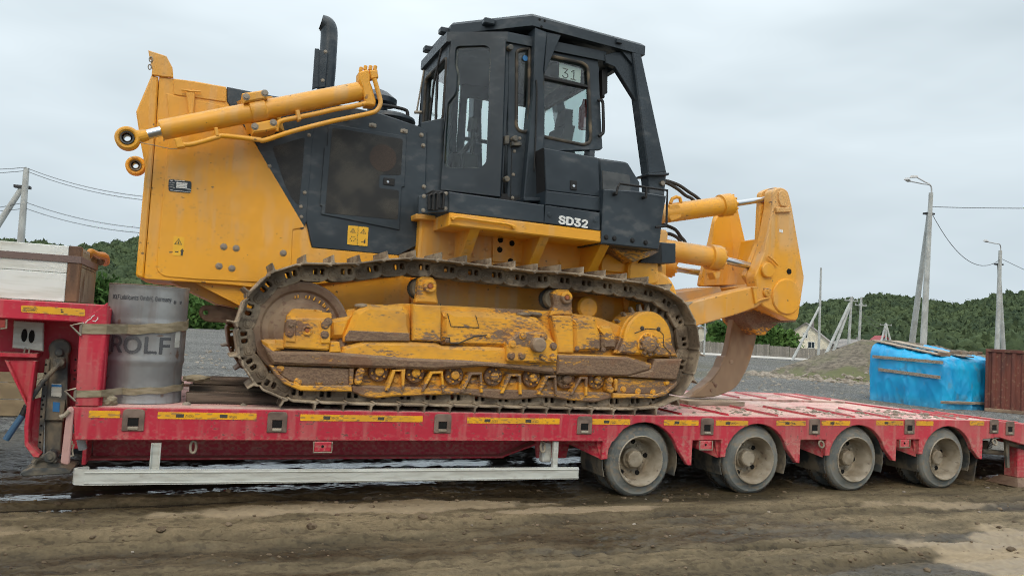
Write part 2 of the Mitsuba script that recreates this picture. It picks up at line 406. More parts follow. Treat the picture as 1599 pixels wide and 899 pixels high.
def patch(p, x, y, rx, ry, k=1.0):
    n_ = fbm(p.x * 2.1 + x, p.y * 3.4 + y, 3, 4) - .5
    return smoothstep(1.0, .72, dr.sqrt(dr.square((p.x - x) / rx) + dr.square((p.y - y) / ry)) + 1.3 * n_) * k
def mudc(p, n, uv):
    a = fbm(p.x * .5, p.y * 1.9, 3, 5); b = fbm(p.x * 1.6 + 4, p.y * 8, 5, 5); q = fbm(p.x * 26, p.y * 30, 1, 4); f = fbm(p.x * 80, p.y * 80, 1, 2)
    c = mix((.082, .063, .035), (.150, .116, .068), smoothstep(.32, .64, a * .45 + b * .55))
    c = mi.Color3f(c) * (.62 + .76 * (q * .5 + f * .5)) * (1 - .32 * smoothstep(.58, .68, fbm(p.x * 20 + 3 + p.y * 6, p.y * 34, 2, 4)))
    c = mi.Color3f(c) * (.62 + .55 * smoothstep(-.045, .03, p.z))  # hollows coloured darker: damp, plus painted shade that brings out the relief
    dry = patch(p, 2.1, -2.2, 1.15, .75, .9) + patch(p, -2.3, -.10, 1.7, .20, .8) + patch(p, -.9, -.35, .9, .14, .7) + patch(p, 3.3, -.55, 1.0, .20, .6) + patch(p, -6.2, -.5, 1.2, .22, .35)
    c = mix(c, mi.Color3f(.275, .215, .140) * (.8 + .4 * q), dr.clip(dry, 0, .9))
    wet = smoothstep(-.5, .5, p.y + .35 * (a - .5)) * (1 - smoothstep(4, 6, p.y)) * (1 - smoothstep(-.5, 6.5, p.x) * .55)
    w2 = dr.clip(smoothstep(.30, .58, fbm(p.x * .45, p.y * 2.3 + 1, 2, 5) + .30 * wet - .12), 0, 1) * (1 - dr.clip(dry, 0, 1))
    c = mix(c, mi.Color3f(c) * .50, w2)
    g = smoothstep(3.6, 5.2, p.y + 1.2 * (a - .5))
    v1, v2, v3 = voronoi(p.x * 11, p.y * 11)
    grav = mix((.085, .087, .086), (.235, .235, .225), v3) * (.40 + .60 * smoothstep(.02, .22, v2 - v1))
    grav = mi.Color3f(grav) * (.70 + .6 * fbm(p.x * .22, p.y * .7, 5, 4))
    grav = mix(grav, (.12, .115, .07), smoothstep(.56, .72, fbm(p.x * .16, p.y * .25, 2, 4)) * .45)
    return mix(c, grav, g)
def mudr(p, n, uv):
    a = fbm(p.x * .5, p.y * 1.9, 3, 5)
    wet = smoothstep(-.5, .5, p.y + .35 * (a - .5)) * (1 - smoothstep(-.5, 6.5, p.x) * .55)
    w = smoothstep(.30, .58, fbm(p.x * .45, p.y * 2.3 + 1, 2, 5) + .30 * wet - .12) * (1 - smoothstep(3, 5, p.y))
    return .85 - .45 * w
def mudb(p, n, uv):
    v1, v2, v3 = voronoi(p.x * 13, p.y * 13)
    return .018 * fbm(p.x * 8, p.y * 16, 4, 4) + .006 * fbm(p.x * 45, p.y * 55, 4, 3) + .02 * smoothstep(3.6, 5.2, p.y) * smoothstep(0, .3, v2 - v1)
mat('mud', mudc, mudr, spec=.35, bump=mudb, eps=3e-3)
mat('mudlump', lambda p, n, uv: mix((.075, .052, .031), (.17, .125, .08), cell_rand(p.x * 9, p.y * 9, 1)), .9)
mat('water', (.020, .017, .014), .05, spec=.8, bump=lambda p, n, uv: .004 * fbm(p.x * 7, p.y * 16, 1, 3), eps=4e-3)
def mound(p, n, uv):
    a = fbm(p.x * .8, p.y * .8, p.z * .8, 4); q = fbm(p.x * 7, p.y * 7, p.z * 7, 4)
    c = mix((.165, .140, .108), (.085, .072, .055), smoothstep(.35, .7, q))
    g = smoothstep(.40, .58, a) * smoothstep(30.5, 25.5, p.x + 3 * (a - .5) + .5 * (p.y - 22)) + .5 * smoothstep(.58, .68, a)
    return mix(c, mix((.075, .092, .034), (.135, .135, .060), q), dr.clip(g, 0, .85))
mat('mound', mound, .95, bump=lambda p, n, uv: .06 * fbm(p.x * 5, p.y * 5, p.z * 5, 4), eps=1e-2)
mat('road', lambda p, n, uv: mix((.36, .345, .32), (.28, .27, .25), smoothstep(.3, .7, fbm(p.x * .1, p.y * .3, 1, 3))), .9)
mat('stone', lambda p, n, uv: mix((.17, .14, .11), (.33, .29, .24), cell_rand(p.x * 6, p.y * 6, 1)), .9)
mat('hill', (.045, .062, .038), .95, spec=.05)
scene['mat_glass'] = {'type': 'thindielectric', 'int_ior': 1.5, 'specular_transmittance': {'type': 'rgb', 'value': [.68, .78, .76]}}

mat('dark_pale', lambda p, n, uv: mix((.085, .092, .097), (.045, .052, .058), smoothstep(.35, .65, fbm(p.x * 9, p.y * 9, p.z * 9, 3))), .5)
mat('seatcloth', (.10, .10, .105), .9)
def bgrille(p, n, uv):
    r = p.z * 95; x = p.x * 150 + .5 * (dr.floor(r) - 2 * dr.floor(r * .5)); u, v = x - dr.floor(x) - .5, r - dr.floor(r) - .5
    return mix((.075, .052, .042), (.008, .007, .006), (1 - smoothstep(.10, .2, u * u + v * v)) * .8)
mat('brown_grille', bgrille, .7)
def shankc(p, n, uv):
    a = fbm(p.x * 3, p.y * 3, p.z * 3, 4); b = fbm(p.x * 14, p.y * 14, p.z * 5, 4)
    c = mix((.22, .125, .062), (.30, .185, .10), smoothstep(.3, .7, b))
    c = mix(c, (.25, .185, .125), smoothstep(1.75, 1.1, p.z) * .7)
    return mix(c, (.44, .20, .05), smoothstep(.60, .72, a) * .45)
mat('shank', shankc, .5, bump=grit)
mat('arm_dusty', lambda p, n, uv: mix((.50, .24, .045), (.36, .24, .15), smoothstep(.35, .6, fbm(p.x * 3, p.y * 3, p.z * 3, 4))), .6)

mat('tan', lambda p, n, uv: mix((.34, .265, .165), (.24, .185, .115), smoothstep(.3, .7, fbm(p.x * 5, p.y * 5, p.z * 9, 4))), .9)

# ================================================================ setting
rng = np.random.default_rng(11)

def ground_h(X, Y):
    f = meshkit.fbm(np.stack([X * .45, Y * 1.5, X * 0], -1), 4, 3) - .5
    g = meshkit.fbm(np.stack([X * 2.2, Y * 5.5, X * 0 + 4], -1), 4, 5) - .5
    k = meshkit.fbm(np.stack([X * 9, Y * 13, X * 0 + 8], -1), 3, 8) - .5
    near = np.clip((7 - np.hypot(X * .35, Y)) / 3, 0, 1)
    gr = 1 - np.abs(2 * meshkit.fbm(np.stack([X * .8 + Y * .5, Y * 15, X * 0 + 2], -1), 3, 17) - 1)
    fi = meshkit.fbm(np.stack([X * 20, Y * 26, X * 0 + 5], -1), 3, 19) - .5
    h = (.050 * f + .034 * g + .032 * k + .022 * (gr - .7) + .020 * fi) * near + .006 * near
    wob = .10 * np.sin(X * .9) + .25 * (meshkit.fbm(np.stack([X * .35, X * 0, X * 0], -1), 3, 21) - .5)
    # wheel ruts along the trailer; some deep enough to hold water
    for y0, s, d, a0, a1, w in ((2.05, .10, .062, -5.6, 2.8, .30), (1.02, .125, .060, -6.6, -1.4, .20), (.36, .085, .055, -7.5, -2.4, .11), (-.75, .035, .026, -9, 6, .10),
                                (-1.05, .035, .022, -9, 6, .10), (-1.95, -.06, .028, -9, 6, .12), (-2.5, .09, .03, -9, 6, .10), (-1.35, -.10, .03, -2, 6, .05), (.75, .0, .06, 5.0, 6.8, .32), (1.15, .0, .06, 3.95, 4.75, .25)):
        yc = y0 + s * (X + 3.0) + wob * .35 if a1 < 6.5 else y0 + 0 * X
        e = np.clip((X - a0) / .6, 0, 1) * np.clip((a1 - X) / .6, 0, 1)
        edge = 1 + .35 * (meshkit.fbm(np.stack([X * 2, Y * 0 + y0, X * 0], -1), 2, 31) - .5)
        h = h - d * e * np.exp(-((Y - yc) / (w * edge)) ** 4)
        h = h + (.22 if d < .05 else .0) * d * e * np.exp(-((np.abs(Y - yc) - 1.5 * w) / (.5 * w)) ** 2)
    # tread prints in the foreground
    tr = (np.sin(X * 26 + 2.5 * np.abs(Y + 1.55) / .2) > .25) * np.exp(-((Y + 1.5 - .05 * X) / .13) ** 4) * np.clip((X + 3.6) / .8, 0, 1) * np.clip((-.4 - X) / .6, 0, 1)
    h = h - .014 * tr
    for x0, y0, sl, w in ((1.0, -1.15, -.16, .12), (1.0, -1.62, -.16, .12), (-3.0, -2.05, .10, .13)):
        u = Y - (y0 + sl * (X - x0) + .04 * np.sin(X * 1.3)); m = np.exp(-(u / w) ** 6)
        lug = (np.sin(X * 34 + 5 * np.sign(u) * np.abs(u) / w) > 0) * .6 + .4 * (np.abs(u) < .02)
        fade = np.clip(meshkit.fbm(np.stack([X * .6, Y * .6 + x0, X * 0], -1), 3, 77) * 2.6 - .8, 0, 1)
        h = h - m * fade * (.012 + .013 * lug) + .012 * fade * np.exp(-((np.abs(u) - w * 1.25) / .035) ** 2)
    wheel = np.clip((.75 - np.abs(Y - .2)) / .3, 0, 1) * np.clip((X + .9) / .5, 0, 1) * np.clip((4.7 - X) / .5, 0, 1)
    h = h * (1 - wheel) + (.008 + .25 * h) * wheel
    return np.where(near > 0, h, 0)

def grow(a, step, end, q):
    out = []
    while a < end:
        step *= q; a += step; out.append(a)
    return out
gx = np.concatenate([-np.array(grow(8.0, .034, 9000, 1.16))[::-1], np.arange(-8.0, 8.5, .034), np.array(grow(8.5, .034, 9000, 1.16))])
gy = np.concatenate([-np.array(grow(3.3, .03, 9000, 1.2))[::-1], np.arange(-3.3, 3.2, .03), np.array(grow(3.2, .03, 9000, 1.12))])
GX, GY = np.meshgrid(gx, gy)
gh = ground_h(GX, GY)
nx = len(gx); idx = np.arange(GX.size).reshape(GX.shape)
gf = np.stack([idx[:-1, :-1], idx[:-1, 1:], idx[1:, 1:], idx[1:, :-1]], -1).reshape(-1, 4)
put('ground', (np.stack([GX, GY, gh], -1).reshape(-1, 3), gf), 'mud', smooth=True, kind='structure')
put('puddle_water', M([(-8, .08, -.030), (7.5, .08, -.030), (7.5, 3.6, -.030), (-8, 3.6, -.030)], [(0, 1, 2), (0, 2, 3)]), 'water', kind='structure')
# pale road strip across the yard's far side
def along(x0, x1, y0, y1, z):
    return M([(x0, y0, z), (x1, y0, z), (x1, y1, z), (x0, y1, z)], [(0, 1, 2), (0, 2, 3)])
SPOT = (-3.985, -6.566, 1.492)   # a fixed survey point before the trailer; the far setting is laid out from it
fx, fy = .36478, .93109
def fp(d, s):
    """a point d metres ahead of the survey point and s metres to the right"""
    return SPOT[0] + fx * d + fy * s, SPOT[1] + fy * d - fx * s
put('road', M([(*fp(98, -260), .03), (*fp(98, 320), .03), (*fp(150, 320), .03), (*fp(150, -260), .03)], [(0, 1, 2), (0, 2, 3)]), 'road', kind='structure')

# hills with forest
AZ = np.array([(-60, .06), (-30, .062), (-16.14, .0666), (-11.52, .0721), (-9.51, .0719), (-7.77, .0703), (-7.06, .0722), (-5.64, .0784), (-3.99, .0858), (-2.29, .0925), (4, .085), (18, .05), (30, .024), (33.33, .0217), (35.07, .0272), (36.79, .031), (38.48, .0378), (40.54, .0487),
               (41.83, .0572), (43.34, .0627), (44.91, .0651), (45.87, .0708), (47.19, .07), (48.31, .0684), (50.12, .0636), (50.83, .0625), (51.86, .0686), (52.87, .0746), (54.16, .0764), (57.34, .0805), (70, .085), (120, .06)])
def hill_z(az, r):
    """height of the hills at a bearing (degrees) and distance"""
    top = SPOT[2] + np.interp(az, AZ[:, 0], AZ[:, 1]) * 700 - 8.5
    t = np.clip((r - 250) / 450, 0, 1)
    b = meshkit.fbm(np.stack([az * .09, r * .004, az * 0], -1), 4, 15) - .5
    z = top * (t ** 1.15) + 10 * b * np.sin(pi * t)
    return np.where(r > 700, top - (r - 700) * .12, np.maximum(z, -.5 + t * 2)) - .3
ha, hr = np.meshgrid(np.radians(np.arange(-60, 120.1, .8)), np.concatenate([[235], np.arange(250, 701, 25), [760, 900, 1200]]))
hz = hill_z(np.degrees(ha), hr)
hz[0] = -1.0
hi = np.arange(ha.size).reshape(ha.shape)
hf = np.stack([hi[:-1, :-1], hi[1:, :-1], hi[1:, 1:], hi[:-1, 1:]], -1).reshape(-1, 4)
put('hills', (np.stack([SPOT[0] + hr * np.sin(ha), SPOT[1] + hr * np.cos(ha), hz], -1).reshape(-1, 3), hf), 'hill', smooth=True, kind='structure')

def crown_mesh(seed, leaves=18):
    r = np.random.default_rng(seed)
    s = trimesh.creation.icosphere(subdivisions=1); v = np.array(s.vertices)
    v *= (.72 + .55 * meshkit.fbm(v * 1.9 + seed * 7, 3, seed))[:, None]
    v[:, 2] *= .95; V, F = [v], [np.array(s.faces)]
    at = len(v)
    for i in range(leaves):
        d = r.normal(size=3); d[2] = abs(d[2]) * .9 - .15; d /= np.linalg.norm(d)
        c = d * r.uniform(.78, 1.08); a, b = r.normal(size=3) * .15, r.normal(size=3) * .15
        V.append([c + a, c + b, c - a, c - b]); F.append([(at, at + 1, at + 2), (at, at + 2, at + 3)]); at += 4
    return np.vstack(V), np.vstack(F)
kinds = [crown_mesh(s) for s in range(5)]
V, F, at = [], [], 0
for lo, hi_, sp in ((-17, 0, 4.1), (0, 32, 11), (32, 60, 4.3)):
    for r in np.arange(262, 722, sp * .8):
        n = int(math.radians(hi_ - lo) * r / sp)
        az = lo + (np.arange(n) + rng.uniform(-.45, .45, n)) * (hi_ - lo) / n
        rr = r + rng.uniform(-2.6, 2.6, n)
        zz = hill_z(az, rr)
        for a, q, z in zip(az, rr, zz):
            if rng.random() < .06:
                continue
            s = 1.7 + 1.7 * rng.random() ** 1.5; h = s * rng.uniform(.9, 1.5)
            v, f = kinds[int(rng.integers(5))]; c, d = cos(a * 3 + q), sin(a * 3 + q)
            x, y = SPOT[0] + q * sin(radians(a)), SPOT[1] + q * cos(radians(a))
            V.append(np.column_stack([(v[:, 0] * c - v[:, 1] * d) * s + x, (v[:, 0] * d + v[:, 1] * c) * s + y, v[:, 2] * h + z + h * .75])); F.append(f + at); at += len(v)
put('forest', M(np.vstack(V), np.vstack(F)), 'forest', label='dark green broadleaf forest covering the hills behind the yard', cat='forest', kind='stuff')

# ---------------------------------------------------------------- dirt mound
mx, my = np.meshgrid(np.linspace(19, 46, 190), np.linspace(14, 36, 150))
def mound_z(x, y):
    n = meshkit.fbm(np.stack([x * .35, y * .35, x * 0], -1), 4, 41) - .5; k = meshkit.fbm(np.stack([x * 1.8, y * 1.8, x * 0], -1), 4, 43) - .5
    r = np.hypot((x - 34.2) / 10.2, (y - 25.3) / 6.6) + .14 * n
    z = np.minimum(3.9 * np.clip(1.03 - r, 0, 1) ** .95, 2.26 - .17 * np.maximum(0, x - 29.3))
    return np.minimum(z, 2.22 + .25 * n + .08 * k) + .22 * k * np.clip(1.05 - r, 0, .35) * 2 - .06
mz = mound_z(mx, my)
mi_ = np.arange(mx.size).reshape(mx.shape)
put('dirt_mound', (np.stack([mx, my, mz], -1).reshape(-1, 3), np.stack([mi_[:-1, :-1], mi_[:-1, 1:], mi_[1:, 1:], mi_[1:, :-1]], -1).reshape(-1, 4)), 'mound', smooth=True, kind='structure')

# stones: heap edge, yard, mud
def rock(seed):
    s = trimesh.creation.icosphere(subdivisions=1); v = np.array(s.vertices)
    v = v * (.6 + .8 * meshkit.fbm(v * 1.4 + seed * 5, 2, seed))[:, None]; v[:, 2] *= .65
    return v, np.array(s.faces)
rocks = [rock(s) for s in range(4)]
def scatter(xs, ys, zs, ss):
    V, F, at = [], [], 0
    for x, y, z, s in zip(xs, ys, zs, ss):
        v, f = rocks[int(rng.integers(4))]; a = rng.uniform(0, 6.3); c, d = cos(a), sin(a)
        V.append(np.column_stack([(v[:, 0] * c - v[:, 1] * d) * s + x, (v[:, 0] * d + v[:, 1] * c) * s + y, v[:, 2] * s + z])); F.append(f + at); at += len(v)
    return M(np.vstack(V), np.vstack(F))
n = 900
t = rng.uniform(2.6, 4.4, n); rr = rng.normal(1.0, .05, n)
sx, sy = 34.5 + 11.2 * rr * np.cos(t) + rng.normal(0, .3, n), 25.5 + 7.0 * rr * np.sin(t) + rng.normal(0, .3, n)
put('mound_stones', scatter(sx, sy, np.maximum(mound_z(sx, sy), 0), rng.gamma(1.8, .030, n) + .02), 'stone', label='loose stones lying round the foot of the dirt mound', cat='stones', kind='stuff')
n = 3200
sx, sy = rng.uniform(-6.8, 6.5, n), rng.uniform(-3.2, 2.2, n)
keep = meshkit.fbm(np.stack([sx * .8, sy * 2.4, sx * 0], -1), 3, 90) > .46
sx, sy = sx[keep], sy[keep]; n = len(sx)
put('mud_clods', scatter(sx, sy, ground_h(sx, sy) + .001, rng.gamma(1.3, .0052, n) + .003), 'mudlump', label='small crumbs and clods of mud scattered over the wet ground', cat='mud', kind='stuff')
n = 60
sx, sy = rng.uniform(-6.5, 6, n), rng.uniform(-3.2, 1.5, n)
put('mud_stones', scatter(sx, sy, ground_h(sx, sy) + .002, rng.gamma(1.4, .0042, n) + .004), 'stone', label='few pale stones lying on the muddy ground before the trailer', cat='stones', kind='stuff')
n = 1500
sx, sy = rng.uniform(-9, 26, n), rng.uniform(5, 30, n)
put('yard_stones', scatter(sx, sy, sx * 0 + .005, rng.gamma(1.6, .014, n) + .012), 'stone', label='grey gravel stones scattered over the yard behind the trailer', cat='stones', kind='stuff')

# ---------------------------------------------------------------- trees and bushes
def tree(x, y, h, w, seed, label, name='tree', leaf=.28, n=1500, group=None, low=.12):
    r = np.random.default_rng(seed)
    t = tag(name_of(name), label, 'bush' if name == 'bush' else 'tree', group)
    tr = [tube(spline([(x, y, -.1), (x + .1 * w * .3, y, h * .3), (x + r.uniform(-.1, .1) * w, y, h * .75)], 5), np.linspace(.035, .012, 11) * h, 7)]
    blobs = []
    for i in range(11):
        a = r.uniform(0, 6.28); q = w * .5 * r.uniform(.25, .8); z = h * r.uniform(low + .18, .86)
        k = 1 - abs(z / h - .5) * .9
        c = np.array([x + q * k * cos(a), y + q * k * sin(a), z]); blobs.append((c, w * r.uniform(.2, .33)))
        tr.append(tube([(x, y, h * .22), ((x + c[0]) / 2, (y + c[1]) / 2, z * .75), tuple(c)], np.array([.014, .009, .004]) * h, 5))
    V, F, at = [], [], 0
    for i in range(n):
        c, s = blobs[int(r.integers(len(blobs)))]
        d = r.normal(size=3); d /= np.linalg.norm(d); p = c + d * s * r.uniform(.45, 1.1) * np.array([1, 1, .85])
        a, b = r.normal(size=3) * leaf * .5, r.normal(size=3) * leaf * .5
        V.append([p + a, p + b, p - a, p - b]); F.append([(at, at + 1, at + 2), (at, at + 2, at + 3)]); at += 4
    put('trunk', J(*tr), 'bark', t); put('crown', M(np.vstack(V), np.vstack(F)), 'bush', t)
for i, ((x, y), h, w) in enumerate(((fp(128, 41.0), 4.6, 6.2), (fp(131, 45.5), 4.0, 5.2), (fp(128, 34.0), 5.6, 4.6))):
    tree(x, y, h, w, 50 + i, ('round leafy green tree behind the fence, right beside the ripper shank', 'leafy green tree in front of the white gabled house', 'leafy tree behind the fence left of the ripper shank')[i], leaf=.42, n=2400)
for i, (px, d, h, w, lb) in enumerate(((-3.9, 84, 3.6, 6.5, 'bright green bush between the white chest and the top of the drum'), (.4, 90, 3.9, 7.5, 'bright green bush showing over the top of the drum under the bulldozer nose'), (3.6, 96, 3.2, 6, 'bush at the foot of the hill seen under the bulldozer nose'))):
    az = radians(px - 1.6); tree(SPOT[0] + d * sin(az), SPOT[1] + d * cos(az), h, w, 70 + i, lb, 'bush', .36, 2600, None, .0)

# ---------------------------------------------------------------- fence of upright boards, panel by panel
fk = thing('board_fence', 'long weathered board fence along the far side of the road', 'fence')
s = 24.0
while s < 78:
    w = rng.uniform(2.7, 3.1); z1 = 1.62 + rng.uniform(-.12, .12); a, b = fp(118, s), fp(118, s + w - .08); m = []
    k = 12
    for q in range(k):
        u0, u1 = q / k, (q + .93) / k; h = z1 + rng.uniform(-.05, .05)
        P0 = [a[j] + (b[j] - a[j]) * u0 for j in (0, 1)]; P1 = [a[j] + (b[j] - a[j]) * u1 for j in (0, 1)]
        m.append(hull([(*P0, .02), (*P1, .02), (*P0, h), (*P1, h), (P0[0] + .02, P0[1] + .03, .02), (P1[0] + .02, P1[1] + .03, .02), (P0[0] + .02, P0[1] + .03, h), (P1[0] + .02, P1[1] + .03, h)]))
    put('panel', J(*m), 'fence', fk)
    put('post', bx(b[0] - .03, b[0] + .09, b[1] + .04, b[1] + .16, 0, z1 + .1, .01), 'fence', fk)
    s += w

# ---------------------------------------------------------------- houses
def house(x, y, w, l, eave, ridge, rot, label, wallm='plaster', roofm='roof', wins=(), name='house'):
    t = thing(name, label, 'house')
    R = lambda m: moved(m, x, y, 0, rot)
    g = [(-w / 2, 0), (w / 2, 0), (w / 2, eave), (0, ridge), (-w / 2, eave)]
    put('wall', R(slab(g, 0, l, .0)), wallm, t)
    for sg in (-1, 1):
        e0 = (sg * (w / 2 + .45), eave - .45 * (ridge - eave) / (w / 2)); e1 = (0, ridge)
        nx_, nz_ = (ridge - eave), w / 2; q = math.hypot(nx_, nz_); nx_, nz_ = sg * nx_ / q * .16, nz_ / q * .16
        put('roof', R(slab([e0, e1, (e1[0], e1[1] + .19), (e0[0] + nx_, e0[1] + nz_)], -.5, l + .4, .01)), roofm, t)
    for (cx, cz, ww, hh) in wins:
        k = put('window', R(slab([(cx - ww / 2, cz - hh / 2), (cx + ww / 2, cz - hh / 2), (cx + ww / 2, cz + hh / 2), (cx - ww / 2, cz + hh / 2)], -.06, -.002, .01)), 'white', t)
        put('pane', R(J(*[slab([(cx - ww / 2 + .1 + o, cz - hh / 2 + .1), (cx - .04 + o, cz - hh / 2 + .1), (cx - .04 + o, cz + hh / 2 - .1), (cx - ww / 2 + .1 + o, cz + hh / 2 - .1)], -.075, -.055, .005) for o in (0, ww / 2 - .06)])), 'pane', k)
    put('chimney', R(bx(.6, 1.2, l * .4, l * .4 + .6, ridge - .9, ridge + .6, .02)), 'roof', t)
house(*fp(150, 55.6), 8.4, 9, 2.9, 6.2, -.80, 'white gabled house with a grey roof behind the fence', wins=((0, 3.9, .9, 1.0), (-1.3, 2.2, 1.3, 1.3), (1.1, 2.2, 1.3, 1.3)))
house(*fp(160, 38.0), 8, 10, 2.9, 4.8, .15, 'low pale house with a blue-grey roof left of the ripper shank', wallm='plaster', roofm='bluegrey', wins=((-1.6, 1.5, 1.2, 1.1), (1.4, 1.5, 1.2, 1.1)))
house(*fp(165, 77.6), 5.0, 6, 2.4, 4.9, -.5, 'small house with a red roof showing behind the blue tarpaulin load', wallm='bluegrey', roofm='redroof')
house(*fp(150, 66.5), 9, 8, 2.0, 3.6, -.3, 'low shed with a grey roof right of the white gabled house', wallm='greywood', roofm='roof', name='shed')

# ---------------------------------------------------------------- poles and wires
def a_pole(name, base, top, r0, r1, label, cat, strut=None, group=None, arms=()):
    t = tag(name_of(name), label, cat, group)
    put('pole', tube([base, tuple((np.array(base) + np.array(top)) / 2), top], [r0, (r0 + r1) / 2, r1], 12), 'concrete', t, smooth=50)
    if strut:
        put('strut', tube([strut[0], strut[1]], [r0, r1], 12), 'concrete', t, smooth=50)
        j = np.array(strut[1]); put('clamp', bx(j[0] - .28, j[0] + .28, j[1] - .16, j[1] + .16, j[2] - .05, j[2] + .05, .01), 'wire', t)
    for z, w in arms:
        c = np.array(base) + (np.array(top) - np.array(base)) * (z - base[2]) / (top[2] - base[2])
        k = put('crossarm', bx(c[0] - w, c[0] + w, c[1] - .05, c[1] + .05, z - .05, z + .05, .01), 'concrete', t)
        for sx_ in (-.9, -.3, .3, .9):
            put('insulator', cyl((c[0] + w * sx_, c[1], z + .05), (c[0] + w * sx_, c[1], z + .2), .04, .01, 8), 'lamp', k)
    return t
def lamp_arm(t, p, heads):
    for hd in heads:
        q = np.array(hd); p = np.array(p)
        a = put('lamp_arm', tube(spline([p - [0, 0, .45], p + [0, 0, .35], p + (q - p) * .45 + [0, 0, .22], q], 5), .035, 8), 'lamp', t, smooth=50)
        d = (q - p) / np.linalg.norm(q - p) * [1, 1, 0]; e = np.array([-d[1], d[0], 0])
        k = put('lamp_head', hull([q + d * x_ + e * y_ + [0, 0, z_] for x_, y_, z_ in ((-.1, -.09, -.03), (-.1, .09, -.03), (.55, -.13, -.03), (.55, .13, -.03), (-.1, -.05, .07), (-.1, .05, .07), (.45, -.07, .09), (.45, .07, .09))]), 'lamp', a)
def at3(P, y):
    return (P[0][0], y, P[0][1])
pA = at3([(32.346,10.239)], 25); pAb = at3([(32.076,1.52)], 25)
k = (pAb[0] - pA[0]) / (pAb[2] - pA[2])
t = a_pole('lamp_post', (pAb[0] - k * (pAb[2] + .1), 25, -.1), pA, .19, .11, 'tall concrete lamp post with two lamp heads behind the blue tarpaulin load', 'lamp post',
           ((pAb[0] + 1.35, 27.2, -.1), (pA[0] + .12, 25.2, pA[2] - 1.1)))
lamp_arm(t, pA, (at3([(27.995,9.962)], 22.5), at3([(31.834,11.115)], 25.5)))
pB = at3([(45.671,8.749)], 31); pBb = at3([(45.577,2.258)], 31)
k = (pBb[0] - pB[0]) / (pBb[2] - pB[2])
t = a_pole('lamp_post', (pBb[0] - k * (pBb[2] + .1), 31, -.1), pB, .17, .11, 'shorter concrete lamp post with one lamp head above the rusty container', 'lamp post',
           ((pBb[0] + 2.15, 32.0, -.1), (pB[0] + .15, 31.2, pB[2] - .9)))
lamp_arm(t, pB, (at3([(42.497,8.923)], 29.5),))
pC = at3([(-10.372,6.616)], 28); pCb = at3([(-10.341,3.858)], 28)
k = (pCb[0] - pC[0]) / (pCb[2] - pC[2])
st0, st1 = at3([(-11.169,4.552)], 28.5), at3([(-10.538,5.954)], 28.5)
k2 = (st0[0] - st1[0]) / (st0[2] - st1[2])
a_pole('utility_pole', (pCb[0] - k * (pCb[2] + .1), 28, -.1), pC, .17, .10, 'concrete utility pole with a slanting strut above the white box', 'utility pole', ((st1[0] - k2 * (st1[2] + .1), 28.5, -.1), st1))
def far_pole(d, top, base, r, label, legs=(), arms=(), group=None):
    y = d; tp, bs = at3(top, y), at3(base, y); k = (bs[0] - tp[0]) / (bs[2] - tp[2])
    t = a_pole('utility_pole', (bs[0] - k * (bs[2] + .1), y, -.1), tp, r, r * .7, label, 'utility pole', arms=arms, group=group)
    for p_, q_ in legs:
        a_, b_ = at3(q_, y), at3(p_, y - .4); k = (b_[0] - a_[0]) / (b_[2] - a_[2])
        put('strut', tube([(b_[0] - k * (b_[2] + .1), y - .4, -.1), a_], [r, r * .8], 10), 'concrete', t)
    return tp
fA = far_pole(72, [(68.173,11.668)], [(68.268,1.662)], .17, 'thin pole with an antenna and a strut in front of the white gabled house', legs=(([(65.353,2.316)], [(68.142,6.745)]),))
fB = far_pole(58, [(59.501,7.147)], [(59.333,2.626)], .17, 'utility pole held by two long slanting legs behind the dirt mound', legs=(([(56.106,1.119)], [(59.318,6.476)]), ([(57.21,1.729)], [(59.367,6.315)])), arms=((fA[2] * 0 + [(59.476,6.734)][0][1], .9),))
fC = far_pole(60, [(62.831,7.364)], [(62.719,2.645)], .17, 'single straight utility pole beside the two-legged pole', arms=(([(62.78,6.474)][0][1], .8),))
fD = far_pole(95, [(103.504,6.501)], [(103.628,3.402)], .18, 'small distant pole with two slanting legs left of the blue load', legs=(([(102.378,3.355)], [(103.476,6.341)]), ([(104.486,3.455)], [(103.545,6.345)])), arms=(([(103.518,6.159)][0][1], 1.3),))
fE = far_pole(66, [(47.095,3.904)], [(47.092,0.749)], .10, 'thin white lamp pole beside the track end, near the low pale house')
def wire(name, a, b, sag, r, label, group=None):
    a, b = np.array(a), np.array(b); u = np.linspace(0, 1, 25)[:, None]
    p = a + (b - a) * u; p[:, 2] -= (4 * sag * u * (1 - u))[:, 0]
    k = name_of(name); scene[k] = mikit.ply(tube(p, r, 6), 'mat_wire'); tag(k, label, 'cable', group)
wire('overhead_cable', (pA[0] + .1, 25, pA[2] - .75), at3([(43.18,10.144)], 20), .12, .018, 'cable running right from the tall lamp post to the picture edge')
wire('overhead_cable', (pA[0] + .1, 25, pA[2] - 1.1), (pB[0], 31, pB[2] - .6), 1.35, .018, 'sagging cable between the two lamp posts')
wire('overhead_cable', (pB[0], 31, pB[2] - .5), at3([(62.55,6.372)], 34), .25, .016, 'cable falling right from the shorter lamp post')
for i, (a, b, lb) in enumerate((([(-10.372,6.623)], [(-5.7,5.489)], 'topmost of the four cables right of the left utility pole'), ([(-10.335,6.497)], [(-5.691,5.369)], 'second cable from the top right of the left utility pole'),
                                ([(-10.3,5.328)], [(-5.618,4.384)], 'third cable from the top right of the left utility pole'), ([(-10.282,5.096)], [(-5.606,4.216)], 'lowest cable right of the left utility pole'))):
    wire('overhead_cable', at3(a, 28), at3(b, 24), .18, .011, lb)
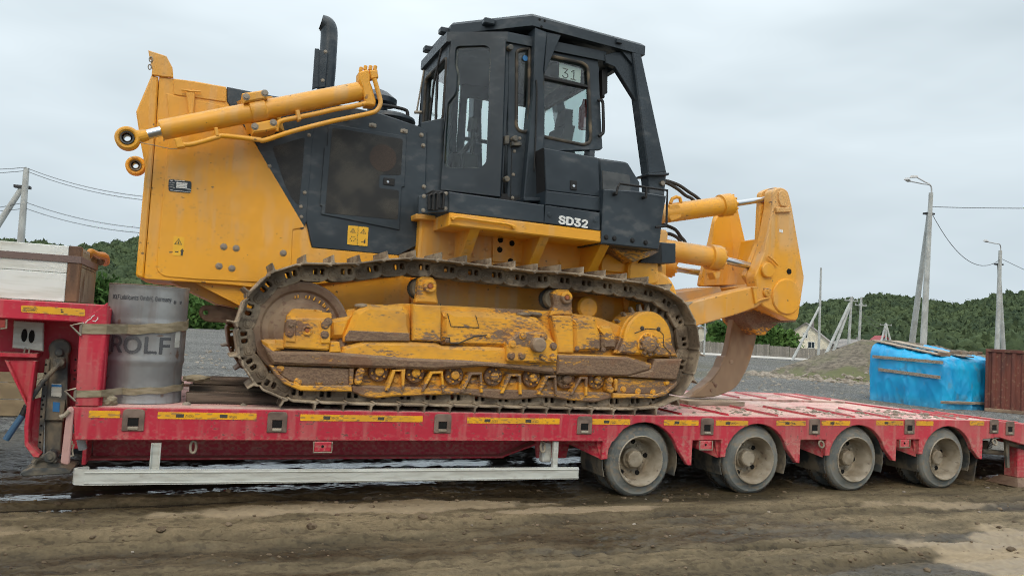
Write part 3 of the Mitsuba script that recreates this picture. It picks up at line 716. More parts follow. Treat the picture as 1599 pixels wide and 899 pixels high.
for i, (a, b, lb) in enumerate((([(-10.374,6.648)], [(-14.725,6.743)], 'upper cable leaving the left utility pole to the left'), ([(-10.392,6.516)], [(-14.711,6.581)], 'second cable leaving the left utility pole to the left'),
                                ([(-10.311,5.327)], [(-14.57,4.83)], 'third cable leaving the left utility pole to the left'), ([(-10.304,5.094)], [(-14.584,5.011)], 'lowest cable leaving the left utility pole to the left'))):
    wire('overhead_cable', at3(a, 28), at3(b, 31), .15, .011, lb)
for i, dz in enumerate((.1, .75)):
    wire('overhead_cable', (fB[0], 58, fB[2] - dz), (fD[0], 95, fD[2] - dz - .2), .8, .02, ('upper thin cable across the forest behind the mound', 'lower thin cable across the forest behind the mound')[i])

# ================================================================ low-loader trailer (near side at y = 0, deck at z = 0.778)
TR = thing('low_loader_trailer', 'long red low-loader trailer carrying the yellow bulldozer', 'trailer')
DZ, W2 = .778, 3.4
AX = [0.0, 1.31, 2.62, 3.93]
# near side rail: one plate with four wheel arches and the brackets between them
top = [(4.58, .786), (-4.775, .772)]
bot = [(-4.745, .533), (-.316, .538)]
prof = list(bot)
def arch(x):
    pts = []
    for a in np.linspace(196, -16, 19):
        pts.append((x + .01 + .395 * cos(radians(a)) * (1.0 if a < 90 else 1.0), .335 + .378 * sin(radians(a))))
    return pts
for i, x in enumerate(AX):
    zz = .545 + .008 * i
    prof += [(x - .425, zz - .005), (x - .428, .372 + .01 * i), (x - .372, .372 + .01 * i)] if i else [(-.425, .536), (-.428, .366), (-.372, .372)]
    prof += [p for p in arch(x) if p[1] > .40]
    prof += [(x + .505, .31 + .012 * i), (x + .548, .305 + .012 * i), (x + .552, zz)]
prof += [(4.66, .582)]
P_ = []
for p in prof:
    if not P_ or math.hypot(p[0] - P_[-1][0], p[1] - P_[-1][1]) > .004:
        P_.append(p)
rail = put('side_rail', slab(P_ + [(4.66, .786), (-4.775, .772)], 0, .05, .006), 'red', TR)
rail2 = put('side_rail', slab([(-4.745, .533), (4.66, .56), (4.66, .786), (-4.775, .772)], W2 - .05, W2, .006), 'red', TR)
put('rail_flange', bx(-4.70, -.45, .055, .30, .540, .556, .003), 'red', TR)
# lower main beam under the deck
bm = put('main_beam', J(slab([(-4.68, .318), (-1.17, .318), (-.85, .46), (-.85, .70), (-4.70, .70)], .62, .66, .004), bx(-4.70, -1.20, .50, .80, .302, .319, .004), bx(-4.72, -4.69, .30, W2 - .3, .302, .74, .004), slab([(-1.23, .302), (-.80, .45), (-.80, .47), (-1.23, .319)], .50, .80, .003)), 'red', TR)
put('main_beam', J(slab([(-4.68, .318), (-1.17, .318), (-.85, .46), (4.5, .46), (4.5, .70), (-4.6, .70)], 2.55, 2.59, .004), bx(-4.55, -1.20, 2.4, 2.7, .302, .319, .004)), 'red', TR)
puts('main_beam', (bx(-.55, 4.6, 1.05, 1.10, .42, .72, .004), bx(-.55, 4.6, 2.2, 2.25, .42, .72, .004)), 'red', TR)
puts('cross_bearer', [bx(x, x + .07, .06 if x < -.6 else .58, W2 - (.06 if x < -.6 else .75), .60 if x < -.6 else .66, .72, .004) for x in np.arange(-4.5, 4.5, .55)], 'red', TR)
put('support_plate', slab([(-.86, .30), (-.55, .30), (-.50, .535), (-.90, .535)], .50, .53, .004), 'red', TR)
# deck
puts('deck', [bx(-4.76, 4.62, .05, 1.16, .735, DZ, .004), bx(-4.76, 4.62, 2.24, W2 - .05, .735, DZ, .004)], 'deck', TR)
put('deck_channel', J(bx(-4.76, 4.62, 1.165, 2.235, .68, .752, .004)), 'deck', TR)
for i, (x0, x1, y0, y1) in enumerate([(1.746, 1.612, 1.05, .10), (2.24, 2.13, 1.08, .12), (2.90, 2.66, 1.10, .12), (3.39, 3.16, 1.10, .12), (4.38, 4.16, 1.10, .12), (4.60, 4.46, 1.10, .2), (1.10, 1.0, 1.08, .1), (.55, .45, 1.08, .1), (1.4, 1.3, 3.25, 2.32), (2.2, 2.05, 3.25, 2.32),
                                         (3.025, 2.82, 3.25, 2.30), (3.49, 3.28, 3.25, 2.32), (4.60, 4.40, 3.25, 2.32), (4.2, 4.05, 3.25, 2.32)]):
    d = np.array([x0 - x1, y0 - y1]); d /= np.linalg.norm(d); q = np.array([-d[1], d[0]]) * -.018
    put('deck_bar', hull([(x1, y1, DZ), (x0, y0, DZ), (x1 + q[0] * 2, y1 + q[1] * 2, DZ), (x0 + q[0] * 2, y0 + q[1] * 2, DZ), (x1 + q[0] * .5, y1, DZ + .022), (x0 + q[0] * .5, y0, DZ + .022), (x1 + q[0] * 1.5, y1, DZ + .022), (x0 + q[0] * 1.5, y0, DZ + .022)]), 'red', TR)
# beavertail behind the axles
tail = [(4.66, .786), (5.4, .735), (8.2, .43), (8.2, .20), (5.2, .50), (4.75, .590), (4.66, .590)]
put('beavertail', J(slab(tail, .0, .05, .006), slab(tail, W2 - .05, W2, .006), hull([(4.62, .05, .772), (4.62, W2 - .05, .772), (5.4, .05, .722), (5.4, W2 - .05, .722), (4.62, .05, .74), (4.62, W2 - .05, .74), (5.4, .05, .69), (5.4, W2 - .05, .69)]),
                  hull([(5.4, .05, .722), (5.4, W2 - .05, .722), (8.2, .05, .418), (8.2, W2 - .05, .418), (5.4, .05, .69), (5.4, W2 - .05, .69), (8.2, .05, .39), (8.2, W2 - .05, .39)])), 'red', TR)
puts('deck_bar', [bx(x, x + .035, .2, 1.1, z, z + .025, .004) for x, z in ((5.0, .752), (5.3, .73), (5.7, .69))], 'red', TR)
# stake pockets
for x0, x1, zc in ((-4.443, -4.294, 0), (-3.413, -3.262, -.004), (-2.052, -1.902, -.001), (-.703, -.553, -.002), (.633, .781, -.002), (1.961, 2.10, .010), (3.274, 3.418, .020), (4.582, 4.722, .036), (4.846, 4.985, .018)):
    xm = (x0 + x1) / 2; z0, z1 = .602 + zc, .764 + zc
    out = rnd([(x0, z0), (x1, z0), (x1, z1), (x0, z1)], [.004, .004, .03, .03], 4)
    hole = [(xm - .037, z0 + .035), (xm + .037, z0 + .035), (xm + .037, z1 - .066), (xm - .037, z1 - .066)]
    k = put('stake_pocket', slab(out, -.012, -.001, .004, [hole]), 'pocket', TR)
    put('opening', bx(xm - .036, xm + .036, -.0085, -.002, z0 + .036, z1 - .067, .001), 'hole', k)
    put('lip', bx(xm - .035, xm + .035, -.022, -.0088, z0 + .010, z0 + .032, .004), 'rim', k)
# reflective tape with its small print
tapes = [(-4.667, -4.461, .7225), (-4.206, -3.497, .7195), (-3.163, -2.155, .7175), (-1.759, -.88, .7125), (-.547, -.153, .7145), (.215, .607, .714), (.807, 1.192, .717), (1.54, 1.915, .7245), (2.123, 2.505, .7305), (2.868, 3.255, .7405), (3.444, 3.70, .741), (4.265, 4.492, .752)]
for i, (x0, x1, zc) in enumerate(tapes):
    k = put('reflective_tape', slab(rnd([(x0, zc - .0255), (x1, zc - .0255), (x1, zc + .0255), (x0, zc + .0255)], .006, 3), -.0035, -.0005, 0), 'tape', TR)
    L = x1 - x0
    if L > .3:
        put('print', J(*[bx(x0 + f * L, x0 + f * L + .055, -.0046, -.0032, zc - .014, zc + .012, .0004) for f in ((.18, .62) if L > .6 else (.3,))], *[bx(x0 + f * L + .065, x0 + f * L + .125, -.0045, -.0032, zc + o, zc + o + .0022, .0003) for f in ((.18, .62) if L > .6 else (.3,)) for o in (-.012, -.005, .003)]), 'print', k)
# wheels: dual tyres on each side
def wheel_prof(w):
    R = .348
    return [(.0, .236), (.012, .243), (.035, .285), (.03, .312), (.045, R - .022), (.062, R - .004), (w - .062, R - .002), (w - .045, R - .022), (w - .03, .312), (w - .035, .285), (w - .012, .243), (w, .236)]
def sag(m, z0):
    v = np.array(m.vertices); low = v[:, 2] < z0 + .012
    v[low, 2] = z0 + .012 + (v[low, 2] - z0 - .012) * .15
    return M(v, m.faces)
def tyre(x, y, w=.21):
    side = lathe(wheel_prof(w), (x, y, .346), (0, 1, 0), 56, caps=False)
    tr = []
    for r in range(4):
        yy = y + .068 + r * (w - .136) / 4
        for q in range(40):
            a = 2 * pi * (q + .5 * (r % 2)) / 40; c, s_ = cos(a), sin(a); t_ = np.array([-s_, 0, c]); rd = np.array([c, 0, s_])
            b0 = np.array([x, 0, .346]) + rd * .340
            tr.append(hull([b0 + t_ * sx * .019 + np.array([0, yy + (0 if sy < 0 else (w - .136) / 4 - .006) + .004 * sx, 0]) + rd * sz * .012 for sx in (-1, 1) for sy in (-1, 1) for sz in (0, 1)]))
    return sag(side, 0), sag(J(*tr), 0)
ty_side, ty_tread = tyre(0, 0)
def ring_prof():
    return [(.008, .236), (-.004, .240), (-.010, .232), (.004, .226), (.03, .217), (.05, .203), (.10, .198), (.16, .192), (.185, .182), (.20, .172)]
disc = lathe([(.205, .20), (.19, .176), (.183, .150), (.20, .12), (.20, .01)], (0, 0, .346), (0, 1, 0), 48)
rimm = J(lathe(ring_prof(), (0, 0, .346), (0, 1, 0), 56, caps=False), disc)
hub = J(cyl((0, .215, .346), (0, .085, .346), .084, .012, 8), cyl((0, .21, .346), (0, .15, .346), .100, .008, 24))
nuts = J(*[cyl((.135 * cos(a), .20, .346 + .135 * sin(a)), (.135 * cos(a), .172, .346 + .135 * sin(a)), .013, .003, 6) for a in np.arange(10) * 2 * pi / 10])
holes = J(*[cyl((.160 * cos(a), .20, .346 + .160 * sin(a)), (.160 * cos(a), .1795, .346 + .160 * sin(a)), .024, .001, 14) for a in np.radians((20, 95, 170, 245, 310))])
ply = {n_: mikit.ply(m_, 'mat_' + mt, smooth=sm) for n_, m_, mt, sm in (('tyre', ty_side, 'tyre', 40), ('tread', ty_tread, 'tread', False), ('rim', rimm, 'rim', 35), ('hub', hub, 'rim', 35), ('wheel_nuts', nuts, 'rim', False), ('hand_holes', holes, 'hole', False))}
for i, x in enumerate(AX):
    for y in (.03, .275):
        k = name_of('wheel', TR)
        for n_ in (('tyre', 'tread', 'rim', 'hub', 'wheel_nuts', 'hand_holes') if y < .1 else ('tyre', 'tread')):
            scene[f'{k}__{n_}'] = {**ply[n_], 'to_world': T().translate([x, y, .0]) @ (T().translate([0, 0, .346]) @ T().rotate([0, 1, 0], 47.0 * i + 11) @ T().translate([0, 0, -.346]) if n_ in ('rim', 'hub', 'wheel_nuts', 'hand_holes') else T())}
    for y in (2.92, 3.165):
        k = name_of('wheel', TR)
        for n_ in ('tyre', 'tread'):
            scene[f'{k}__{n_}'] = {**ply[n_], 'to_world': T().translate([x, y, .0])}
    put('axle', J(cyl((x, .30, .346), (x, 3.1, .346), .06, .005, 14), bx(x - .5, x + .1, .95, 1.03, .32, .42, .01), bx(x - .5, x + .1, 2.3, 2.38, .32, .42, .01)), 'leg', TR)
    # wheel-arch liner and inner bracket plates
    Pa = [(x + .01 + .40 * cos(radians(a)), .335 + .385 * sin(radians(a))) for a in np.linspace(200, -20, 17)]
    Pb = [(x + .01 + .408 * cos(radians(a)), .335 + .393 * sin(radians(a))) for a in np.linspace(-20, 200, 17)]
    put('mudguard', slab([p for p in Pa] + [p for p in Pb], .055, .50, 0), 'leg', TR)
    zz = .55 + .008 * i
    put('bracket', J(slab([(x - .47, zz - .004), (x - .42, zz - .004), (x - .42, .37), (x - .428, .37)], .05, .10, .003), hull([(x - .43, .05, .37), (x - .43, .05, zz), (x - .415, .05, .37), (x - .415, .05, zz), (x - .70, .45, .50), (x - .70, .45, zz), (x - .69, .45, .50), (x - .69, .45, zz)])), 'red', TR)
# small things on the rail
for x, z in ((.66, .0), (3.20, .0)):
    pass
for x, z, y in ((-2.97, .53, -.005), (.70, .545, -.005), (3.28, .565, -.005)):
    k = put('marker_lamp', slab([(x - .07, z - .085), (x + .07, z - .085), (x + .07, z - .004), (x - .07, z - .004)], y, y + .06, .006), 'red', TR)
    put('frame', tube([(x - .073, y - .004, z - .003), (x - .073, y - .004, z - .088), (x + .073, y - .004, z - .088), (x + .073, y - .004, z - .003)], .006, 6), 'rim', k)
    put('screw', discY(x - .002, z - .04, y - .006, y + .002, .011, .002, 10), 'hole', k)
for x, z, y in ((-3.94, .475, .06), (-1.005, .475, .06), (2.13, .51, .0), (4.70, .535, .02)):
    a = np.arange(20) * 2 * pi / 20
    put('lashing_ring', tube(np.column_stack([x + (.021 if x < 0 else .032) * np.cos(a), y + 0 * a + (.01 * np.sin(a)), z + (.045 if x < 0 else .032) * np.sin(a)]), .010, 8, closed=True), 'rim', TR)
# white side guard, rolled round at its front end, on two hangers
gp = [(-4.74,0.279),(-4.655,0.266),(-3.887,0.268),(-2.775,0.288),(-1.676,0.272),(-0.679,0.256)]
ge = [(-4.66, .12, .268), (-4.715, .08, .270), (-4.738, .03, .271), (-4.725, -.005, .270), (-4.66, -.02, .266), (-2.7, -.02, .2545), (-.672, -.02, .2505)]
ge = [np.array(p) for p in ge]
V, F = [], []
for i, p in enumerate(ge):
    d = (ge[min(i + 1, len(ge) - 1)] - ge[max(i - 1, 0)]) * [1, 1, 0]; d /= np.linalg.norm(d); nrm = np.array([-d[1], d[0], 0]) * .028
    h = .056 if i < 5 else .052
    for o, dz in ((0, -h), (0, h), (1, h), (1, -h)):
        V.append(p + nrm * o + [0, 0, dz])
for i in range(len(ge) - 1):
    for k in range(4):
        a, b = i * 4 + k, i * 4 + (k + 1) % 4
        F += [(a, a + 4, b + 4), (a, b + 4, b)]
F += [(0, 1, 2), (0, 2, 3), (24, 26, 25), (24, 27, 26)]
sg = put('side_guard', M(V, F), 'guard', TR)
put('bead', J(tube([tuple(p + np.array([0, -.002, .036])) for p in ge[4:]], .006, 6), tube([tuple(p + np.array([0, -.002, -.040])) for p in ge[4:]], .005, 6)), 'guard', sg)
put('guard_hanger', J(bx(-4.235, -4.165, .012, .05, .27, .51, .004), bx(-4.235, -4.228, -.01, .05, .27, .51, .001), bx(-4.172, -4.165, -.01, .05, .27, .51, .001)), 'guard', TR)
put('guard_hanger', J(bx(-.99, -.90, .09, .17, .33, .51, .01), bx(-.915, -.865, .02, .06, .27, .53, .004)), 'guard', TR)
# mud flap and coils behind the last wheel
put('mud_flap', hull([(4.47, .06, .40), (4.47, .62, .40), (4.49, .06, .40), (4.49, .62, .40), (4.40, .05, .085), (4.40, .62, .08), (4.42, .05, .085), (4.42, .62, .08)]), 'tread', TR)
def coil(p0, p1, r, turns, wr, bend=(0, 0, 0)):
    u = np.linspace(0, 1, turns * 10 + 1); a = u * turns * 2 * pi
    p0, p1 = np.array(p0), np.array(p1); d = p1 - p0; d = d / np.linalg.norm(d)
    e = np.cross(d, [0, 1, .2]); e /= np.linalg.norm(e); g = np.cross(d, e)
    return tube(p0 + (p1 - p0) * u[:, None] + np.sin(pi * u)[:, None] * np.array(bend) + r * (np.cos(a)[:, None] * e + np.sin(a)[:, None] * g), wr, 5)
put('coil_hose', coil((4.98, .25, .555), (4.90, .25, .40), .02, 9, .006), 'leg', TR)
put('rear_linkage', J(cyl((4.75, .22, .40), (5.3, .3, .36), .03, .006, 12), cyl((5.02, .12, .52), (5.35, .12, .46), .035, .008, 12), slab(rnd([(4.99, .56), (5.05, .555), (5.07, .22), (5.03, .22)], .01), .10, .13, .004), bx(4.7, 5.5, .7, .75, .32, .45, .01)), 'leg', TR)
lg = put('rear_leg', J(bx(5.23, 5.42, .12, .30, .10, .50, .008), bx(5.16, 5.5, .05, .38, .50, .53, .005)), 'red', TR)
put('foot', hull([(5.08, 0, .012), (5.52, 0, .012), (5.08, .42, .012), (5.52, .42, .012), (5.2, .1, .10), (5.45, .1, .10), (5.2, .33, .10), (5.45, .33, .10)]), 'rust', lg)
# gooseneck: beam, post, web, lower frame
gz = 1.522
GN = put('gooseneck', J(bx(-9.5, -4.617, 0, .05, 1.384, gz, .008), bx(-9.5, -4.62, .04, W2, 1.44, gz - .003, .006)), 'red', TR)
put('headboard_post', J(slab([(-4.775,1.367),(-4.707,1.449),(-4.606,1.54),(-4.597,1.304),(-4.609,0.779),(-4.759,0.777)], -.004, .05, .006), slab([(-4.64, .775), (-4.59, .775), (-4.60, 1.50), (-4.65, 1.50)], .0505, .12, .003), bx(-4.68, -4.60, .05, W2, .80, 1.50, .01)), 'red', TR)
put('web', J(bx(-9.5, -4.70, .42, .46, .98, 1.384, .004), bx(-4.9, -4.72, .45, W2 - .1, .40, 1.38, .005)), 'red', TR)
put('lower_flange', J(slab([(-9.5, 1.06), (-5.06, 1.105), (-5.06, 1.135), (-9.5, 1.10)], .20, .47, .004)), 'red', TR)
put('gusset', slab([(-5.264,1.076),(-5.082,1.085),(-5.086,0.988),(-5.087,0.737),(-5.104,0.768)], .24, .27, .004), 'red', TR)
put('gusset_flange', J(slab([(-5.261,1.08),(-5.236,1.069),(-5.082,0.749),(-5.101,0.761)], .18, .30, .003), slab([(-5.076,1.083),(-5.059,1.08),(-5.064,0.89),(-5.067,0.6),(-5.058,0.488),(-4.981,0.404),(-4.986,0.383),(-5.02,0.385),(-5.082,0.469),(-5.096,0.599),(-5.089,0.852)], .16, .30, .004)), 'red', TR)
put('side_plate', slab([(-5.103,0.783),(-5.031,0.803),(-5.015,0.378),(-5.074,0.478)], .33, .35, .003), 'red', TR)
sb = put('socket_plate', slab([(-5.239,1.368),(-5.047,1.365),(-5.033,1.152),(-5.234,1.168)], .26, .30, .006), 'guard', TR)
for cx in (170, 224):
    pass
for c in [(-5.163,1.264),(-5.115,1.258)]:
    a = np.arange(20) * 2 * pi / 20
    put('socket', slab(np.column_stack([c[0] + .019 * np.cos(a), c[1] + .048 * np.sin(a)]), .252, .262, .002), 'hole', sb)
put('latch', tube(lin([(-5.148,1.173),(-5.156,1.122),(-5.123,1.118),(-5.12,1.171)], .25), .006, 6), 'rim', sb)
mk = put('marker_lamp', slab([(-5.31,1.376),(-5.241,1.382),(-5.238,1.316),(-5.305,1.308)], .02, .08, .008), 'lens', TR)
put('frame', tube(lin([(-5.27,1.31),(-5.236,1.316),(-5.239,1.38)], .015), .006, 6), 'rim', mk)
t_ = [(-5.155,1.485),(-4.749,1.483),(-4.745,1.431),(-5.151,1.436)]
tk = put('reflective_tape', slab(rnd(t_, .012, 4), -.004, -.0008, 0), 'tape', TR)
put('print', J(*[slab(q_, -.0052, -.0038, 0) for q_ in [[(-5.14,1.469),(-5.053,1.468),(-5.052,1.464),(-5.14,1.465)],[(-5.14,1.459),(-5.063,1.459),(-5.062,1.454),(-5.139,1.455)],[(-5.139,1.45),(-5.051,1.449),(-5.051,1.446),(-5.139,1.447)],[(-4.903,1.472),(-4.893,1.471),(-4.892,1.464),(-4.903,1.464)],[(-4.902,1.458),(-4.886,1.458),(-4.885,1.448),(-4.902,1.448)]]]), 'print', tk)
puts('chalk_mark', [tube(lin(q_, -.0055), .0035, 6) for q_ in [[(-4.738,1.382),(-4.726,1.401),(-4.714,1.41),(-4.704,1.415)],[(-4.704,1.418),(-4.696,1.436),(-4.682,1.44)],[(-4.693,1.401),(-4.676,1.396),(-4.662,1.413),(-4.66,1.428)],[(-4.77,1.368),(-4.757,1.384),(-4.748,1.381)]]], 'paper', TR)
# landing leg with crank
LL = put('landing_leg', J(slab([(-4.995,1.185),(-4.875,1.194),(-4.847,0.713),(-4.861,0.81),(-4.865,0.632),(-5.004,0.63),(-5.004,0.845)], .30, .48, .01), discY(*[(-4.932,1.172)][0], .30, .36, .075, .01)), 'leg', TR)
put('inner_tube', slab([(-4.994,0.631),(-4.873,0.629),(-4.871,0.382),(-4.973,0.383)], .33, .46, .006), 'leg', LL)
hp = [(-5.017,1.094),(-4.987,1.09),(-4.989,0.637),(-4.981,0.372),(-5.016,0.391),(-5.023,0.808)]
put('hole_strip', slab(hp, .28, .30, .003), 'leg', LL)
put('strip_holes', J(*[discY(x, z, .276, .281, .008, .001, 10) for x, z in [(-5.01,1.052),(-5.009,0.988),(-5.008,0.903),(-5.005,0.818),(-5.006,0.755),(-5.013,0.789),(-5.012,0.723),(-5.01,0.666),(-5.005,0.599),(-5.006,0.533),(-5.004,0.476),(-5.002,0.429),(-4.817,1.097),(-4.815,1.016),(-4.813,0.952),(-4.811,0.876)]]), 'hole', LL)
put('gear_cap', J(*[discY(*q_, .255, .31, r_, .008, 24) for q_, r_ in zip([(-4.929,1.147),(-4.924,1.067)], (.030, .045))], slab(rnd([(-4.977,1.107),(-4.889,1.121),(-4.876,1.036),(-4.914,1.013),(-4.967,1.033)], .03), .268, .30, .006)), 'leg', LL)
put('label', slab([(-4.964,0.912),(-4.898,0.909),(-4.892,0.811),(-4.961,0.818)], .297, .301, 0), 'guard', LL)
put('label_bands', J(slab([(-4.964,0.905),(-4.897,0.903),(-4.897,0.886),(-4.963,0.888)], .2955, .298, 0), slab([(-4.944,0.775),(-4.899,0.771),(-4.897,0.699),(-4.942,0.703)], .2955, .3, 0)), 'bluelabel', LL)
cr = put('crank_handle', J(tube(lin([(-4.907,1.075),(-5.012,0.929),(-5.111,0.733)], .22), .018, 10), discY(*[(-4.907,1.075)][0], .21, .28, .028, .004)), 'leg', LL)
put('grip', tube(lin([(-5.121,0.683),(-5.162,0.606),(-5.214,0.503)], .22), .023, 12), 'blue', cr)
put('joint', tube(lin([(-5.096,0.751),(-5.12,0.681)], .22), .026, 12), 'black', cr)
ft = put('foot', J(slab([(-5.095,0.265),(-4.991,0.347),(-4.866,0.335),(-4.776,0.261),(-4.777,0.257),(-4.901,0.253),(-5.073,0.244)], .22, .52, .01), slab([(-5.098,0.27),(-5.025,0.305),(-4.819,0.303),(-4.77,0.285),(-4.768,0.263),(-5.074,0.247)], .16, .58, .006)), 'leg', LL)
put('pivot', J(discY(*[(-4.916,0.384)][0], .17, .34, .042, .006), discY(*[(-4.916,0.384)][0], .16, .2, .022, .004), tube(lin([(-5.021,0.336),(-5.005,0.366),(-4.953,0.385),(-4.875,0.347)], .2), .02, 8)), 'leg', ft)
put('far_leg', J(bx(-5.05, -4.85, 2.75, 2.95, .06, 1.2, .01), bx(-5.2, -4.75, 2.65, 3.05, .0, .06, .01)), 'leg', TR)
put('front_plate', slab(rnd([(-4.809,0.76),(-4.792,0.775),(-4.765,0.763),(-4.765,0.373),(-4.772,0.358),(-4.82,0.371)], .015), -.02, .03, .005), 'deck', TR)
puts('lever', [tube(lin([(-4.845,0.7),(-4.817,0.714),(-4.791,0.747)], -.03), .016, 8), tube(lin([(-4.76,0.53),(-4.757,0.502),(-4.746,0.507),(-4.752,0.457),(-4.743,0.424),(-4.763,0.42)], -.01), .006, 6)], 'rim', TR)
ch = [(a, .10 + i * .012, b) for i, (a, b) in enumerate([(-4.781,0.606),(-4.751,0.592),(-4.725,0.55),(-4.715,0.503),(-4.702,0.447)])]
cp = spline(ch, 8)
rings = []
for i in range(len(cp) - 1):
    d = cp[i + 1] - cp[i]; d /= np.linalg.norm(d); e = np.cross(d, [0, 1, 0]); g = np.cross(d, e); a = np.arange(14) * 2 * pi / 14
    for f_ in (0, .5):
        c = cp[i] * (1 - f_) + cp[i + 1] * f_
        rings.append(tube(c + .027 * (np.cos(a)[:, None] * e + np.sin(a)[:, None] * g), .0042, 5, closed=True))
hk = put('spiral_hose', J(*rings), 'lamp', TR)
put('core', tube(cp, .022, 10), 'black', hk)

# ================================================================ bulldozer (standing on the deck, facing left; its middle at y = 1.40)
YC = 1.40
YB = 1.25
BD = thing('bulldozer', 'large yellow crawler bulldozer with dark cab and rear ripper chained on the red trailer', 'bulldozer')
labels[BD]['label'] = 'large yellow crawler bulldozer with dark cab and rear ripper standing on the red trailer'
def both(m):
    return J(m, mirror(m, YC))

# ---------------------------------------------------------------- hood
HY = .74
put('hood_side', J(slab([(-4.427,3.473),(-4.159,3.482),(-3.895,3.476),(-3.879,3.346),(-3.611,3.007),(-3.134,2.31),(-3.072,2.144),(-2.276,2.147),(-2.265,1.968),(-3.377,1.742),(-3.723,1.759),(-4.41,1.761),(-4.419,1.77),(-4.418,3.053),(-4.429,3.474)], HY, HY + .02, .006), slab([(-4.427,3.467),(-3.904,3.468),(-3.236,3.254),(-2.276,2.147),(-2.265,1.968),(-3.377,1.742),(-3.723,1.759),(-4.41,1.761)], HY + .02, 2 * YC - HY - .02, 0), mirror(slab([(-4.427,3.474),(-3.904,3.468),(-3.879,3.346),(-3.611,3.007),(-3.134,2.31),(-3.072,2.144),(-2.276,2.147),(-2.265,1.968),(-3.377,1.742),(-3.723,1.759),(-4.41,1.761)], HY, HY + .02, .006), YC)), 'yellow', BD, smooth=25)
put('nose_plate', slab([(-4.489,3.476),(-4.583,3.149),(-4.532,2.903),(-4.479,2.692),(-4.484,1.793),(-4.474,1.775),(-4.424,1.769),(-4.425,3.052),(-4.436,3.47)], HY - .004, 2 * YC - HY + .004, .012), 'yellow', BD)
put('hood_door', slab(rnd([(-4.319,3.066),(-4.362,3.341),(-4.317,3.332),(-4.124,3.318),(-3.869,3.304),(-3.61,2.999),(-3.143,2.319),(-3.25,2.288),(-3.236,1.805),(-4.013,1.786),(-4.27,1.791),(-4.328,1.834),(-4.332,1.925)], [.01, .01, .01, .01, .01, .01, .02, .01, .01, .01, .05, .05, .03], 4), HY - .012, HY + .004, .006), 'yellow', BD)
put('hood_top_panel', slab(rnd([(-4.315,3.468),(-4.249,3.475),(-3.892,3.469),(-3.887,3.34),(-4.148,3.339),(-4.306,3.337)], .012, 3), HY - .010, HY + .004, .004), 'yellow', BD)
ear = put('lifting_bracket', slab([(-4.528,3.678),(-4.385,3.653),(-4.331,3.563),(-4.319,3.479),(-4.405,3.474),(-4.487,3.474),(-4.486,3.527),(-4.505,3.554),(-4.496,3.593),(-4.514,3.614)], .72, .75, .006), 'yellow', BD)
puts('chain_link', [tube(np.column_stack([x + .012 * np.cos(np.arange(12) * pi / 6), np.full(12, .715) , z + .022 * np.sin(np.arange(12) * pi / 6)]), .005, 6, closed=True) for x, z in [(-4.502,3.601),(-4.505,3.536)]], 'bolt', ear)
put('hinge_lever', J(slab(rnd([(-4.213,3.371),(-4.14,3.383),(-4.139,3.207),(-4.136,3.176),(-4.175,3.17),(-4.178,3.201)], .015), .70, .732, .005), tube(lin([(-4.247,3.382),(-4.185,3.38),(-4.095,3.389)], .70), .008, 6), discY(*[(-4.158,3.195)][0], .692, .71, .014, .002, 12)), 'yellow', BD)
for x, z in [(-3.815,2.083),(-3.713,2.079),(-3.841,1.913),(-3.736,1.902),(-3.317,2.072)]:
    put('bolt', J(cyl((x, .745, z), (x, .722, z), .030, .006, 20), cyl((x, .725, z), (x, .712, z), .018, .004, 6)), 'bolt', BD)
HZ = HY - .006
np_ = put('name_plate', slab(rnd([(-4.291,2.614),(-4.11,2.616),(-4.111,2.514),(-4.287,2.512)], .02, 4), HZ - .011, HZ - .005, 0), 'dark', BD, label='dark name plate with a pale table on the hood side')
put('print', J(slab([(-4.23,2.595),(-4.144,2.597),(-4.143,2.549),(-4.229,2.547)], HZ - .0125, HZ - .0108, 0), *[slab(q_, HZ - .0124, HZ - .0108, 0) for q_ in [[(-4.277,2.607),(-4.259,2.607),(-4.258,2.599),(-4.277,2.6)],[(-4.245,2.611),(-4.165,2.612),(-4.165,2.608),(-4.245,2.606)],[(-4.283,2.586),(-4.243,2.586),(-4.243,2.583),(-4.283,2.584)],[(-4.281,2.567),(-4.244,2.566),(-4.244,2.564),(-4.281,2.565)],[(-4.28,2.548),(-4.24,2.548),(-4.24,2.545),(-4.28,2.546)],[(-4.274,2.523),(-4.111,2.524),(-4.111,2.521),(-4.273,2.52)],[(-4.14,2.548),(-4.111,2.548),(-4.11,2.543),(-4.14,2.543)]]]), 'paper', np_)
put('print_lines', J(*[slab(q_, HZ - .0135, HZ - .0124, 0) for q_ in [[(-4.229,2.585),(-4.143,2.586),(-4.143,2.584),(-4.229,2.582)],[(-4.228,2.572),(-4.142,2.574),(-4.142,2.571),(-4.228,2.57)],[(-4.227,2.56),(-4.141,2.561),(-4.141,2.558),(-4.227,2.557)]]]), 'dark', np_)
def warn_triangle(cx, cz, r, y):
    tri = [(cx - r, cz - r * .6), (cx + r, cz - r * .6), (cx, cz + r * 1.05)]
    return J(slab(tri, y - .0012, y, 0, [[(cx + (a - cx) * .72, cz - r * .06 + (b - cz + r * .06) * .72) for a, b in tri]]), slab([(cx - r * .12, cz - r * .35), (cx + r * .2, cz - r * .3), (cx + r * .05, cz + r * .4), (cx - r * .05, cz + r * .4)], y - .0012, y, 0))
wl = put('warning_label', slab(rnd([(-4.218,2.137),(-4.134,2.135),(-4.129,1.974),(-4.213,1.973)], .008, 3), HZ - .010, HZ - .005, 0), 'label_yellow', BD)
c = [(-4.177,2.087),(-4.163,2.008),(-4.183,2.006)]
